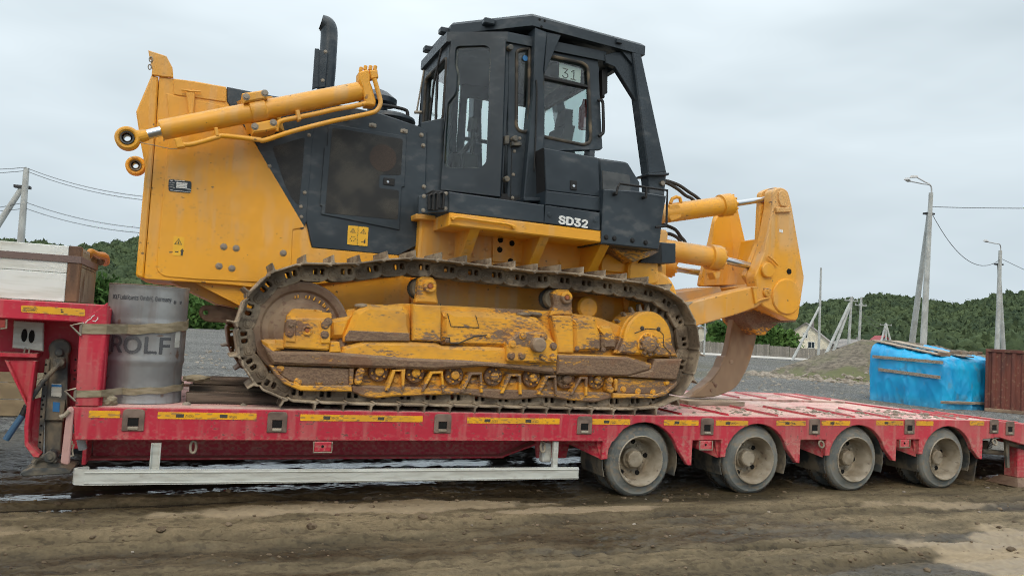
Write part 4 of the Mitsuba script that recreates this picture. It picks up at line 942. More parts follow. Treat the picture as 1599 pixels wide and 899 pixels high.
put('print', J(warn_triangle(*c[0], .031, HZ - .0102), bx(c[2][0] - .014, c[2][0] + .012, HZ - .0114, HZ - .010, c[2][1] - .004, c[2][1] + .004, .0004), slab([(c[1][0] + .012, c[1][1] - .03), (c[1][0] + .028, c[1][1] - .03), (c[1][0] + .028, c[1][1] + .005), (c[1][0] + .036, c[1][1] + .006), (c[1][0] + .02, c[1][1] + .028), (c[1][0] + .004, c[1][1] + .006), (c[1][0] + .012, c[1][1] + .005)], HZ - .0114, HZ - .010, 0)), 'print', wl)
# dark engine side
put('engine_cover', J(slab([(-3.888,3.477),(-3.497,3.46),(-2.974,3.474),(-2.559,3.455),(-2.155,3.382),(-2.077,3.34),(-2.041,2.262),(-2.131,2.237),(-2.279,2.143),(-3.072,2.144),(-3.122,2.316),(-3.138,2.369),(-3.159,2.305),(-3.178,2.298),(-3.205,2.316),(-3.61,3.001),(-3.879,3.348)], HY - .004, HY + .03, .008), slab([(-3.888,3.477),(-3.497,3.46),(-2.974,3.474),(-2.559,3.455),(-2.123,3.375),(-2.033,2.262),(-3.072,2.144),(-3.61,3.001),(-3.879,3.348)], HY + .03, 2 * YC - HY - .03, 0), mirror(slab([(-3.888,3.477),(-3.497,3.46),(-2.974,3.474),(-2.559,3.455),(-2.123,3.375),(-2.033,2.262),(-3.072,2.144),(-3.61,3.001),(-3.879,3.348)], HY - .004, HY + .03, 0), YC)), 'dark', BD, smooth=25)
# the leading dark plate with its grille, riveted on
fr = put('engine_cover_panel', slab([(-3.603,2.979),(-3.57,3.017),(-3.126,3.232),(-3.134,3.168),(-3.139,2.372),(-3.16,2.305),(-3.179,2.3),(-3.201,2.313)], HY - .010, HY - .003, .003), 'dark', BD)
put('grille', slab(rnd([(-3.475,3.003),(-3.203,3.129),(-3.203,2.816),(-3.212,2.506),(-3.275,2.56),(-3.35,2.69)], .02, 3), HY - .0125, HY - .009, .001), 'grille', fr)
ed = put('engine_door', slab(rnd([(-3.001,3.281),(-2.276,3.269),(-2.265,2.789),(-2.294,2.785),(-2.287,2.379),(-3.016,2.45),(-3.01,2.528),(-3.03,2.526),(-3.027,3.065),(-3.004,3.068)], .008, 3), HY - .018, HY - .004, .005), 'dark', BD)
put('grille', slab(rnd([(-2.968,3.25),(-2.312,3.236),(-2.309,2.893),(-2.508,2.874),(-2.507,2.751),(-2.317,2.749),(-2.311,2.473),(-2.981,2.465)], .018, 3), HY - .021, HY - .017, .0015), 'grille', ed)
gd = [(-2.488,3.033),(-2.334,3.054)]
put('fan_guard', slab([(gd[0][0] + .127 * cos(a), gd[0][1] + .127 * sin(a)) for a in np.arange(32) * pi / 16], HY - .0228, HY - .0195, .001), 'brown_grille', ed)
lk = put('latch', slab(rnd([(-2.471,2.852),(-2.364,2.853),(-2.365,2.785),(-2.472,2.785)], .008, 3), HY - .028, HY - .016, .004), 'black', ed)
put('keyhole', discY(*[(-2.43,2.815)][0], HY - .034, HY - .026, .012, .002, 14), 'chrome', lk)
put('bolts', J(*[bolt(x, z, HY - .010, .013, .014) for x, z in [(-3.167,3.152),(-3.487,2.829),(-3.17,2.629),(-3.184,2.409),(-3.194,2.5)]], *[bolt(x, z, HY - .006, .016, .02) for x, z in [(-2.601,3.328),(-2.302,3.317),(-2.132,3.302),(-2.109,3.204),(-2.078,2.814),(-2.843,3.349)]], *[bx(x - .035, x + .035, HY - .012, HY - .002, z - .022, z + .016, .006) for x, z in [(-2.601,3.328),(-2.302,3.317)]]), 'bolt', BD, kind='stuff')
wl = put('warning_label', slab(rnd([(-2.764,2.378),(-2.578,2.376),(-2.575,2.201),(-2.763,2.202)], .006, 3), HY - .010, HY - .0035, 0), 'label_yellow', BD)
c = [(-2.718,2.329),(-2.623,2.329),(-2.715,2.257),(-2.613,2.238),(-2.626,2.24)]
a = np.arange(24) * pi / 12
put('print', J(warn_triangle(*c[0], .026, HY - .0102), warn_triangle(*c[1], .026, HY - .0102), *[bx(c[2][0] + .021 * cos(q) - .005, c[2][0] + .021 * cos(q) + .005, HY - .0114, HY - .010, c[2][1] + .021 * sin(q) - .004, c[2][1] + .021 * sin(q) + .004, .0003) for q in np.arange(6) * pi / 3],
                bx(c[3][0] - .025, c[3][0] - .003, HY - .0114, HY - .010, c[3][1] - .003, c[3][1] + .003, .0003), slab([(c[3][0], c[3][1] - .012), (c[3][0] + .014, c[3][1] - .012), (c[3][0] + .014, c[3][1] + .03), (c[3][0], c[3][1] + .012)], HY - .0114, HY - .010, 0),
                slab([(-2.675,2.378),(-2.671,2.378),(-2.668,2.202),(-2.671,2.202)], HY - .0114, HY - .010, 0)), 'print', wl)
# exhaust, pre-cleaner, handrail on the hood
ex = [(-2.969,3.716),(-2.962,3.976),(-2.964,4.202),(-2.968,4.351),(-2.992,4.424),(-3.05,4.439)]
put('exhaust_pipe', tube(spline(lin(ex, 1.4), 6), np.concatenate([np.full(19, .084), np.linspace(.084, .078, 12)]), 20), 'dark', BD, smooth=50)
exd = np.array([ex[-1][0] - ex[-2][0], 0, ex[-1][1] - ex[-2][1]]); exd /= np.linalg.norm(exd); exo = np.array([ex[-1][0], 1.4, ex[-1][1]])
put('exhaust_mouth', cyl(exo - exd * .02, exo + exd * .004, .066, .001, 20), 'hole', BD)
k = put('exhaust_shield', slab([(-3.109,4.127),(-3.071,4.129),(-3.048,3.756),(-3.108,3.722)], 1.26, 1.29, .004), 'dark', BD)
put('strip', slab([(-3.072,4.126),(-2.984,4.139),(-2.986,3.771),(-3.049,3.753)], 1.28, 1.30, .004), 'dark', k)
put('bolts', J(*[bolt(x, z, 1.28, .014, .012) for x, z in [(-3.006,4.117),(-3.014,3.83)]]), 'bolt', k, kind='stuff')
pc = [(-2.458,3.708),(-2.445,3.514)]
put('pre_cleaner', lathe([(-.35, .10), (-.02, .10), (0, .19), (.05, .19), (.12, .10), (.15, .03)], (pc[0][0], 1.3, pc[0][1] - .02), (0, 0, 1), 28), 'dark', BD, smooth=40)
put('hood_handrail', tube(spline(lin([(-2.489,3.59),(-2.377,3.59),(-2.264,3.58),(-2.232,3.557),(-2.224,3.481)], .95), 5), .017, 8), 'black', BD, smooth=50)
put('hood_dome', lathe([(0, .26), (.03, .25), (.06, .18), (.075, .0)], ([(-2.387,3.489)][0][0], 1.05, [(-2.386,3.468)][0][1]), (0, 0, 1), 24), 'dark', BD, smooth=40)
# underside of the nose: belly plates and tow eye
puts('belly_plate', (hull([(x, y, z) for x, z in [(-4.245,1.769),(-3.591,1.772),(-3.659,1.571),(-3.833,1.594)] for y in (.95, 2 * YC - .95)]), hull([(x, y, z) for x, z in [(-4.047,1.769),(-3.065,1.755),(-3.047,1.492),(-3.637,1.583)] for y in (.80, 2 * YC - .80)])), 'yellow', BD)
te = [(-3.934,1.514),(-3.8,1.573),(-3.66,1.594),(-3.637,1.428),(-3.865,1.444)]
put('tow_eye', J(slab(rnd([(-3.981,1.505),(-3.954,1.575),(-3.821,1.584),(-3.6,1.552),(-3.591,1.425),(-3.928,1.429)], [.04, .04, .01, .01, .01, .05], 5), 1.05, 1.15, .008, [[([(-3.917,1.509)][0][0] + .022 * cos(q), [(-3.917,1.509)][0][1] + .022 * sin(q)) for q in np.arange(12) * pi / 6]])), 'rust', BD)

# ---------------------------------------------------------------- blade lift cylinder on the near side, far one behind
CYL = .083
def lift(name, y, dz=0.0, dx=0.0, label=None):
    A, B_ = [(-4.605,2.858),(-4.368,2.963),(-2.783,3.546),(-3.634,3.241),(-4.479,2.907)], None
    e, b0, b1, tr, rd = [np.array([x + dx, y, z + dz]) for x, z in A]
    d = (b1 - b0) / np.linalg.norm(b1 - b0)
    k = put(name, J(lathe([(0, CYL * .55), (.0, CYL * .93), (.012, CYL), (np.linalg.norm(b1 - b0) - .012, CYL * 1.0), (np.linalg.norm(b1 - b0), CYL * .9)], b0, d, 32), lathe([(-.03, .06), (0, .07), (.1, .07), (.11, .05)], b1 - d * .01, d, 20)), 'yellow', BD, smooth=35, label=label)
    put('rod', cyl(e + d * .12, b0 + d * .1, .040, .002, 24), 'chrome', k, smooth=40)
    ey = np.arange(28) * 2 * pi / 28
    put('rod_eye', J(slab(np.column_stack([e[0] + .092 * np.cos(ey), e[2] + .092 * np.sin(ey)]), y - .055, y + .055, .012, [np.column_stack([e[0] + .055 * np.cos(ey), e[2] + .055 * np.sin(ey)])], back=True), cyl(e + d * .07, e + d * .155, .055, .005, 16, .044)), 'worn', k)
    put('bushing', lathe([(-.05, .040), (-.058, .052), (.05, .056), (.05, .030)], e, (0, 1, 0), 24, caps=False), 'leg', k)
    put('ball', lathe([(-.035, .025), (-.03, .038), (.0, .042), (.03, .038), (.035, .025)], e, (0, 1, 0), 20, caps=False), 'chrome', k, smooth=40)
    return k, e, b0, b1, tr, d
lift('lift_cylinder', 2.02, dz=.045, dx=-.045)
LC, e, b0, b1, tr, d = lift('lift_cylinder', .46)
put('trunnion_ring', J(lathe([(-.07, CYL), (-.06, .098), (.06, .098), (.07, CYL)], tr, d, 30), cyl(tr + np.array([0, 0, 0]), tr + np.array([.02, .3, -.0]), .06, .005, 16)), 'yellow', LC, smooth=35)
for s_, s2_ in zip([[(-3.772,3.34),(-3.583,3.403),(-3.566,3.328),(-3.645,3.303),(-3.753,3.261)],[(-3.68,3.099),(-3.492,3.166),(-3.475,3.086),(-3.569,3.048),(-3.663,3.022)]], [[(-3.737,3.314),(-3.593,3.369)],[(-3.652,3.077),(-3.507,3.132)]]):
    k = put('trunnion_clamp', slab(s_, .36, .60, .012), 'yellow', LC)
    put('bolts', J(*[bolt(x, z, .36, .022, .014) for x, z in s2_]), 'bolt', k, kind='stuff')
put('trunnion_bracket', hull([(x, y, z) for (x, z), y in zip([(-3.761,3.342),(-3.529,3.405),(-3.439,3.142),(-3.649,3.086)], (.56, .56, .56, .56))] + [(x, .74, z) for x, z in [(-3.802,3.359),(-3.471,3.437),(-3.378,3.155),(-3.688,3.085)]]), 'yellow', LC)
pb = put('port_block', slab([(-2.819,3.692),(-2.737,3.732),(-2.72,3.678),(-2.717,3.627),(-2.652,3.458),(-2.657,3.417),(-2.74,3.409),(-2.782,3.559),(-2.815,3.623)], .38, .52, .012), 'yellow', LC)
puts('stud', [*[cyl((x, .42, z), (x + .005, .42, z + .045), .017, .005, 10) for x, z in [(-2.8,3.705),(-2.762,3.725),(-2.717,3.733),(-2.676,3.74)]], slab([(-2.726,3.727),(-2.657,3.743),(-2.642,3.674),(-2.708,3.653)], .39, .48, .008)], 'yellow', pb)
put('hydraulic_pipe', tube(spline(lin([(-2.732,3.432),(-2.848,3.384),(-2.993,3.336),(-3.159,3.27),(-3.311,3.214),(-3.437,3.166),(-3.472,3.124),(-3.477,3.074)], .40), 6), .021, 10), 'yellow', LC, smooth=50)
put('hydraulic_pipe', tube(spline(lin([(-2.68,3.654),(-2.646,3.563),(-2.62,3.49),(-2.612,3.44),(-2.642,3.374),(-2.715,3.335),(-2.892,3.269),(-3.06,3.206),(-3.351,3.083),(-3.564,2.979),(-3.62,2.976),(-3.879,2.97),(-3.933,2.953),(-4.05,2.898),(-4.155,2.858),(-4.219,2.858)], .385), 5), .0205, 10), 'yellow', LC, smooth=50)
puts('pipe_clamp', [slab(q_, .36, .44, .006) for q_ in [[(-3.334,3.265),(-3.303,3.275),(-3.281,3.194),(-3.308,3.18)],[(-3.967,3.021),(-3.941,3.029),(-3.923,2.96),(-3.949,2.952)],[(-4.26,2.889),(-4.212,2.905),(-4.175,2.833),(-4.233,2.818)]]], 'yellow', LC)
put('tie_wire', tube(spline(lin([(-4.557,2.868),(-4.503,2.835),(-4.408,2.825),(-4.281,2.814),(-4.207,2.829)], .42), 5), .003, 5), 'bolt', LC)

# ---------------------------------------------------------------- main hull under fender and cab
x0h, x1h = [(-3.613,1.791),(0.468,2.099)][0][0], [(-3.534,1.797),(0.437,2.096)][1][0]
put('hull', J(bx([(-2.121,2.142)][0][0], x1h, .62, 2 * YC - .62, 1.15, 2.50, .02), bx(x0h + .35, [(-2.121,2.142)][0][0] - .003, .77, 2 * YC - .77, 1.15, 2.0, .02)), 'yellow', BD)
pa = [(-1.408,2.424),(-1.06,2.401),(-1.064,2.169),(-1.395,2.15)]
hp = put('hull_plate', slab(rnd(pa, .015), .598, .625, .005), 'yellow', BD)
put('bolt_holes', J(*[discY(x, z, .594, .602, .028, .002, 16) for x, z in [(-1.325,2.367),(-1.205,2.346),(-1.326,2.273),(-1.209,2.172)]]), 'hole', hp)
put('bolts', J(*[bolt(x, z, .62, .02, .014) for x, z in [(-1.813,2.294),(-1.815,2.202),(-1.578,2.288),(-1.574,2.197),(-1.448,2.268),(-0.671,2.212)]], *[bolt(x, z, .60, .03, .02) for x, z in [(-1.362,1.686),(-1.132,1.684)]]), 'yellow', BD, kind='stuff')
for xs in [(-1.777,2.329),(-1.094,2.315),(-0.455,2.293)]:
    x = xs[0]
    put('fender_gusset', hull([(x + a, y, z) for a in (0, .09) for y, z in ((.61, 1.95), (.64, 1.95), (.64, 2.46), (.15, 2.46), (.15, 2.40), (.5, 2.32), (.58, 2.2))]), 'yellow', BD)
put('final_drive_case', J(cyl((.36, .54, 1.9), (.36, .64, 1.9), .32, .04, 30), slab(rnd([(0.045,2.267),(0.121,2.316),(0.38,2.312),(0.412,2.088),(0.334,2.048),(0.038,2.043)], .05), .50, .66, .02), slab(rnd([(-0.231,2.272),(-0.159,2.347),(0.056,2.337),(0.057,2.154),(-0.234,2.153)], .04), .58, .64, .01)), 'yellow', BD)
put('sloping_brace', hull([(x, y, z) for x, z in [(-0.285,2.386),(0.29,2.383),(0.214,2.335),(0.006,2.253)] for y in (.35, .62)]), 'brown', BD)

# ---------------------------------------------------------------- fender, side boxes
fd = put('fender', J(slab([(-2.009,2.687),(-1.091,2.671),(-1.081,2.503),(-1.998,2.505)], .12, .90, .008), slab([(-1.998,2.66),(-1.107,2.651),(-1.1,2.539),(-1.99,2.535)], .9, 2 * YC - .13, 0)), 'dark', BD)
put('fender_edge', slab([(-1.993,2.506),(-0.497,2.491),(-0.485,2.38),(-1.995,2.39)], .116, .86, .012), 'yellow', BD)
put('fender_lug', slab(rnd([(-2.186,2.527),(-1.962,2.526),(-1.967,2.484),(-2.18,2.475)], .012), .55, .86, .008), 'yellow', BD)
put('step_rail', J(tube(spline(lin([(-1.962,2.453),(-1.913,2.467),(-1.741,2.461),(-1.484,2.455),(-1.419,2.446),(-1.389,2.437)], .085), 4), .012, 8), *[discY(x, z, .078, .12, .02, .003, 12) for x, z in [(-1.965,2.456),(-1.392,2.437)]]), 'yellow', BD)
sp = put('side_panel', slab([(-1.081,2.67),(-0.519,2.661),(-0.506,2.49),(-1.083,2.504)], .115, .5, .006), 'dark', BD)
tx = [(-0.947,2.518),(-0.642,2.504),(-0.96,2.589)]
h_ = tx[2][1] - tx[0][1]
put('lettering', J(*[text('SD32', tx[0][0] + ox, tx[0][1] + oz, .1148, h_ * .98, .0025 + .0002 * q, True, tx[1][0] - tx[0][0], (tx[1][1] - tx[0][1]) / (tx[1][0] - tx[0][0])) for q, (ox, oz) in enumerate(((-.004, 0), (.004, .001), (0, .003), (0, -.003)))]), 'paper', sp)
put('bolts', J(*[bolt(x, z, .115, .02, .008) for x, z in [(-1.035,2.587),(-0.559,2.584)]]), 'dark', sp, kind='stuff')
bb = put('battery_box', J(slab([(-1.096,3.221),(-0.53,3.203),(-0.518,3.186),(-0.481,2.826),(-1.05,2.82)], .20, .75, .010), slab([(-1.063,2.814),(-0.497,2.82),(-0.486,2.683),(-1.059,2.685)], .165, .75, .008)), 'dark', BD)
lk = put('latch', slab(rnd([(-0.807,2.949),(-0.738,2.949),(-0.736,2.859),(-0.802,2.86)], .006, 3), .188, .202, .004), 'black', bb)
put('keyhole', discY(*[(-0.771,2.896)][0], .182, .19, .014, .002, 14), 'chrome', lk)
put('front_edge', hull([([(-1.096,3.221)][0][0], .2, [(-1.096,3.221)][0][1]), ([(-1.046,2.69)][0][0], .2, [(-1.046,2.69)][0][1]), ([(-1.096,3.221)][0][0], .7, [(-1.096,3.221)][0][1]), ([(-1.046,2.69)][0][0], .7, [(-1.046,2.69)][0][1]), ([(-1.096,3.221)][0][0] + .03, .4, [(-1.096,3.221)][0][1]), ([(-1.046,2.69)][0][0] + .03, .4, [(-1.046,2.69)][0][1])]), 'black', bb)
ft = put('fuel_tank', J(slab([(-0.496,2.886),(-0.162,2.91),(0.195,2.902),(0.165,2.701),(0.139,2.367),(-0.493,2.369)], .10, .70, .010), slab([(-0.465,3.227),(-0.169,3.229),(-0.129,3.218),(0.01,3.046),(0.022,2.835),(-0.423,2.785)], .30, 2 * YC - .3, .02)), 'dark', BD)
put('patch', slab([(-0.423,3.105),(-0.115,3.1),(-0.099,2.93),(-0.407,2.925)], .292, .304, .002), 'dark_pale', ft)
put('bolts', J(*[bolt(x, z, .10, .019, .016) for x, z in [(-0.448,2.433),(-0.36,2.43),(-0.164,2.43),(-0.017,2.422)]], *[bolt(x, z, .10, .008, .012) for x, z in [(0.114,2.596)]]), 'black', ft, kind='stuff')
put('tank_handrail', J(tube(lin([(-0.391,2.838),(-0.378,2.915),(-0.36,2.948),(0.165,2.944),(0.173,2.62),(0.166,2.596),(0.052,2.574)], .045), .012, 8), tube([(*[(-0.388,2.846)][0][:1], .045, [(-0.388,2.846)][0][1]), ([(-0.388,2.846)][0][0], .11, [(-0.388,2.846)][0][1])], .014, 8), tube(lin([(-0.069,2.947),(-0.067,2.853)], .045), .012, 8), *[discY(x, z, .04, .10, .016, .003, 10) for x, z in [(-0.389,2.853),(-0.071,2.853)]]), 'black', ft)
put('counter_box', slab([(0.401,2.499),(0.584,2.504),(0.595,2.3),(0.421,2.283)], .5, .8, .008), 'dark', BD)
put('counter_plate', hull([(x, y, z) for x, z in [(0.15,2.279),(0.379,2.489),(0.394,2.277),(0.142,2.262)] for y in (.45, .5)]), 'black', BD)
# lamp guard on the fender's front end
lgd = put('lamp_guard', J(bx(-2.14, -1.93, .185, .60, 2.60, 2.70, .008)), 'black', BD)
gx_ = [(-2.277,2.629),(-2.003,2.689),(-1.999,2.516),(-2.267,2.468)]
put('guard_plate', slab([(-2.272,2.621),(-2,2.688),(-1.996,2.514),(-2.262,2.468)], .15, .18, .004), 'dark', lgd)
for s_ in [[(-2.184,2.632),(-2.16,2.651),(-2.146,2.631),(-2.145,2.518),(-2.177,2.512)],[(-2.143,2.65),(-2.122,2.665),(-2.108,2.647),(-2.106,2.516),(-2.138,2.512)],[(-2.096,2.659),(-2.071,2.674),(-2.051,2.664),(-2.053,2.534),(-2.088,2.537)]]:
    put('bar', tube(lin(s_, .13), .013, 8, closed=True), 'black', lgd)
put('bolts', J(*[bolt(x, z, .15, .014, .01) for x, z in [(-2.225,2.626),(-2.223,2.502),(-2.027,2.672),(-2.025,2.539)]]), 'bolt', lgd, kind='stuff')

# ---------------------------------------------------------------- cab
R1, R2 = (-1.40, .50), (-1.895, .80)
F3 = (-1.93, 2.00)
def wall(name, poly, hole, a, b, matn='dark', thick=.06, seal=True, glass=True, parent=None, mirrored=True, inset_=.03):
    """a cab wall on the upright plane a -> b with a window opening, its glass and rubber seal"""
    k = put(name, on(slab(poly, 0, thick, .006, [hole] if hole is not None else []), *a, *b), matn, parent or BD)
    if hole is not None:
        if glass:
            H = np.asarray(hole)
            v = np.column_stack([H[:, 0], np.full(len(H), inset_), H[:, 1]])
            tri = mapbox_earcut.triangulate_float64(H, np.array([len(H)], np.uint32)).reshape(-1, 3).astype(int)
            put('window', on(M(v, tri), *a, *b), 'glass', k)
        if seal:
            put('window_seal', on(tube([(s_, .0, z_) for s_, z_ in hole], .017, 8, closed=True), *a, *b), 'seal', k)
    if mirrored:
        m = on(slab(poly, 0, thick, .006, [hole] if hole is not None else []), *a, *b)
        k2 = put(name, mirror(m, YB), matn, parent or BD)
        if hole is not None:
            put('window_seal', mirror(on(tube([(s_, .0, z_) for s_, z_ in hole], .017, 8, closed=True), *a, *b), YB), 'seal', k2)
    return k
# rear side wall
xr_ = [(-0.384,3.899)][0][0]
wall('cab_side_wall', [(-1.176,4.25),(-0.424,4.262),(-0.384,3.899),(-0.324,3.381),(-0.34,3.364),(-0.966,3.259),(-1.039,3.241),(-1.12,3.323)], rnd([(-1.013,4.198),(-0.934,4.209),(-0.589,4.202),(-0.533,4.166),(-0.463,3.46),(-0.477,3.413),(-0.542,3.383),(-1.027,3.407)], [.01, .02, .05, .06, .05, .05, .04, .01], 5), (0, .5), (1, .5), mirrored=False)
k = put('window_bar', slab([(-1.034,4.004),(-0.523,3.988),(-0.522,3.961),(-1.032,3.974)], .49, .53, .004), 'black', BD)
ns = put('number_sheet', slab([(-0.83,4.179),(-0.589,4.157),(-0.589,4.014),(-0.825,4.031)], .545, .549, 0), 'paper', BD, label='white paper sheet with the number 31 in the cab window')
tn = [(-0.802,4.035),(-0.636,4.027),(-0.811,4.14)]
put('lettering', text('31', tn[0][0], tn[0][1], .5445, (tn[2][1] - tn[0][1]) * .95, .0015, False, tn[1][0] - tn[0][0], (tn[1][1] - tn[0][1]) / (tn[1][0] - tn[0][0])), 'leg', ns)
# middle wall with the narrow window
wall('cab_middle_wall', [(-1.397,4.297),(-1.156,4.313),(-1.045,3.341),(-1.079,2.772),(-1.318,2.769)], rnd([(-1.305,4.186),(-1.275,4.212),(-1.175,4.243),(-1.134,3.446),(-1.165,3.419),(-1.239,3.426),(-1.266,3.463)], [.03, .03, .01, .01, .03, .03, .03], 4), (0, .5), (1, .5), mirrored=False)
fw_ = put('cab_far_wall', slab([(-1.40, 2.8), (xr_, 2.8), (xr_, 4.26), (-1.40, 4.26)], 1.95, 2.0, .004, [rnd([(-1.32, 3.05), (-.93, 3.05), (-.93, 4.12), (-1.32, 4.12)], .05), rnd([(-.84, 3.2), (xr_ - .08, 3.2), (xr_ - .08, 4.12), (-.84, 4.12)], .05)]), 'dark', BD)
put('window_bar', bx(-1.32, -.93, 1.96, 1.99, 3.62, 3.66, .003), 'black', fw_)
stk = [(-1.207,4.145)][0]
put('sticker', discY(*stk, .512, .516, .028, .001, 20), 'bluelabel', BD, label='round blue sticker in the narrow cab window')
# slanting door
DA = 'k: 302,252 678,243; m: 655,150 640,485 232,440'
door = wall('cab_door', [(0.549,4.267),(0.013,4.278),(-0.013,3.221),(-0.019,2.757),(0.56,2.808)], rnd([(0.502,4.206),(0.199,4.214),(0.15,4.169),(0.133,3.37),(0.128,3.08),(0.191,3.021),(0.506,3.015),(0.552,3.065),(0.576,3.336),(0.55,3.643),(0.48,3.735),(0.469,3.791),(0.472,3.946),(0.502,4.023)], [.04, .04, .03, .005, .05, .06, .06, .04, .02, .03, .03, .03, .05, .05], 4), R1, R2)
T1 = [(-1.951,4.16)]
dpt = [(0.519,3.91),(0.501,3.91),(0.52,3.763),(0.546,3.763),(0.546,3.65),(0.466,3.742)]
hd = put('door_handle', on(slab(rnd([dpt[0], dpt[1], dpt[2], dpt[3]], .008), -.04, -.012, .006), *R1, *R2), 'chrome', door)
for s_, w_ in (([(0.031,4.106),(0.022,3.953)], .02), ([(0.022,3.606),(0.015,3.446)], .02), ([(0.012,3.096),(0.006,2.939)], .02)):
    put('hinge', on(cyl((s_[0][0], -.012, s_[0][1]), (s_[1][0], -.012, s_[1][1]), .014, .003, 10), *R1, *R2), 'black', door)
lt_ = [(0.136,3.322),(0.059,3.33),(0.055,3.264),(0.127,3.263)]
put('door_catch', on(J(slab(lt_, -.03, .0, .006), discY(lt_[0][0] - .035, (lt_[0][1] + lt_[2][1]) / 2, -.045, -.02, .018, .003, 12)), *R1, *R2), 'bolt', door)
puts('hinge_bracket', (slab([(-1.391,3.344),(-1.345,3.355),(-1.34,3.273),(-1.386,3.267)], .46, .50, .005), slab([(-1.319,3.299),(-1.224,3.306),(-1.222,3.268),(-1.317,3.258)], .44, .50, .005), discY(*[(-1.292,3.327)][0], .42, .5, .03, .006, 12), discY(*[(-1.388,4.2)][0], .44, .5, .028, .005, 10), discY(*[(-1.348,2.935)][0], .44, .5, .028, .005, 10)), 'leg', BD)
put('bolts', J(*[bolt(x, z, .50, .013, .012) for x, z in [(-1.271,3.221),(-1.268,2.993),(-1.263,2.769),(-1.352,3.343),(-1.349,3.295),(-1.224,3.352),(-1.217,3.297),(-1.145,3.345),(-1.142,3.29)]]), 'bolt', BD, kind='stuff')
put('wall_seam', J(tube(lin([(-1.301,3.275),(-1.284,2.753)], .499), .004, 6), tube(lin([(-1.395,3.345),(-1.381,2.77)], .499), .006, 6)), 'black', BD)
put('corner_post', bx(-1.435, -1.365, .505, .57, 2.79, [(-1.399,4.267)][0][1], .004), 'dark', BD)
# front wall with windscreen and wiper
fw = [(0.087,4.298),(0.619,4.349),(0.918,3.688),(0.19,3.582)]
zt, zb, zs = [(-1.908,4.265)][0][1], 2.78, [(-1.939,3.503)][0][1]
wall('cab_front_wall', [(0, zb), (.9, zb), (.9, zt), (0, zt)], rnd([(.07, zs + .02), (.84, zs + .02), (.84, zt - .13), (.07, zt - .13)], .06), (-1.895, 1.70), (-1.895, .80), mirrored=False)
put('wiper', J(tube([(-1.93, .95, zt - .02), (-1.96, 1.05, zt - .35), (-1.94, 1.2, zt - .75)], .012, 6), tube([(-1.915, 1.1, zt - .2), (-1.92, 1.02, zt - .95)], .014, 6)), 'black', BD)
put('mirror_bracket', J(tube([(-1.92, 1.62, zt - .5), (-1.99, 1.66, zt - .5)], .018, 8), tube([(-1.93, 1.6, zt - .05), (-1.97, 1.65, zt - .5)], .010, 6)), 'bolt', BD)
# rear wall, floor, roof liner
xr = [(-0.384,3.899)][0][0]
wall('cab_rear_wall', [(0, 2.9), (1.49, 2.9), (1.49, 4.2), (0, 4.2)], rnd([(.12, 3.3), (1.37, 3.3), (1.37, 4.08), (.12, 4.08)], .06), (xr - .02, .505), (xr - .02, 1.995), mirrored=False)
put('cab_floor', J(hull([(x, y, z) for x, y in (R1, R2, (xr, .5), (R1[0], 2.0), (R2[0], 1.7), (xr, 2.0)) for z in (2.72, 2.80)])), 'black', BD)
crf = [(x, y) for x, y in ((-1.42, .47), (-1.935, .77), (-1.935, 1.73), (-1.42, 2.03), (xr + .03, 2.03), (xr + .03, .47))]
zr0 = [(-1.41,4.262)][0][1]
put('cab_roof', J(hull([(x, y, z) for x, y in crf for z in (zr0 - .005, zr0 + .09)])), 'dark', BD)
put('cab_console', J(bx(-1.75, -1.55, 1.0, 1.5, 2.80, 3.25, .03), bx(-1.3, -1.2, .62, .72, 2.8, 3.4, .02), tube([(-1.55, 1.4, 3.3), (-1.35, 1.4, 3.55)], .03, 8), tube([(-1.6, .75, 2.8), (-1.62, .75, 3.45)], .025, 8), lathe([(0, .06), (.12, .05), (.14, .01)], (-1.62, .75, 3.42), (0, 0, 1), 10), bx(-1.72, -1.55, .72, .82, 2.8, 3.2, .02)), 'black', BD)
st = put('seat', J(bx(-1.15, -.60, .97, 1.53, 2.95, 3.25, .05), hull([(-.66, .98, 3.2), (-.66, 1.52, 3.2), (-.50, .98, 3.2), (-.50, 1.52, 3.2), (-.50, 1.05, 3.72), (-.50, 1.45, 3.72), (-.38, 1.05, 3.72), (-.38, 1.45, 3.72)])), 'seatcloth', BD)
put('headrest', hull([(-.48, 1.12, 3.74), (-.48, 1.38, 3.74), (-.38, 1.12, 3.74), (-.38, 1.38, 3.74), (-.46, 1.15, 3.92), (-.46, 1.35, 3.92), (-.37, 1.15, 3.92), (-.37, 1.35, 3.92)]), 'seatcloth', st)
fe = [(-0.397,3.915),(-0.381,3.64)]
fx_ = put('fire_extinguisher', lathe([(0, .045), (.01, .055), (fe[0][1] - fe[1][1] - .05, .055), (fe[0][1] - fe[1][1] - .01, .03), (fe[0][1] - fe[1][1] + .04, .02)], (fe[1][0], .85, fe[1][1]), (0, 0, 1), 16), 'redgloss', BD, label='red fire extinguisher inside the cab')
put('cab_grab_handle', tube(spline(lin([(-0.424,3.836),(-0.396,3.846),(-0.368,3.817),(-0.347,3.562),(-0.356,3.515),(-0.396,3.482)], .46), 4), .016, 8), 'black', BD, smooth=50)
put('rear_lamp', bx(xr + .0, xr + .12, .62, .80, 3.93, 4.14, .01), 'black', BD)
put('rear_work_lamp', hull([(x, y, z) for x, z in [(-0.347,4.194),(-0.283,4.213),(-0.272,3.966),(-0.326,3.934)] for y in (.56, .66)]), 'black', BD)

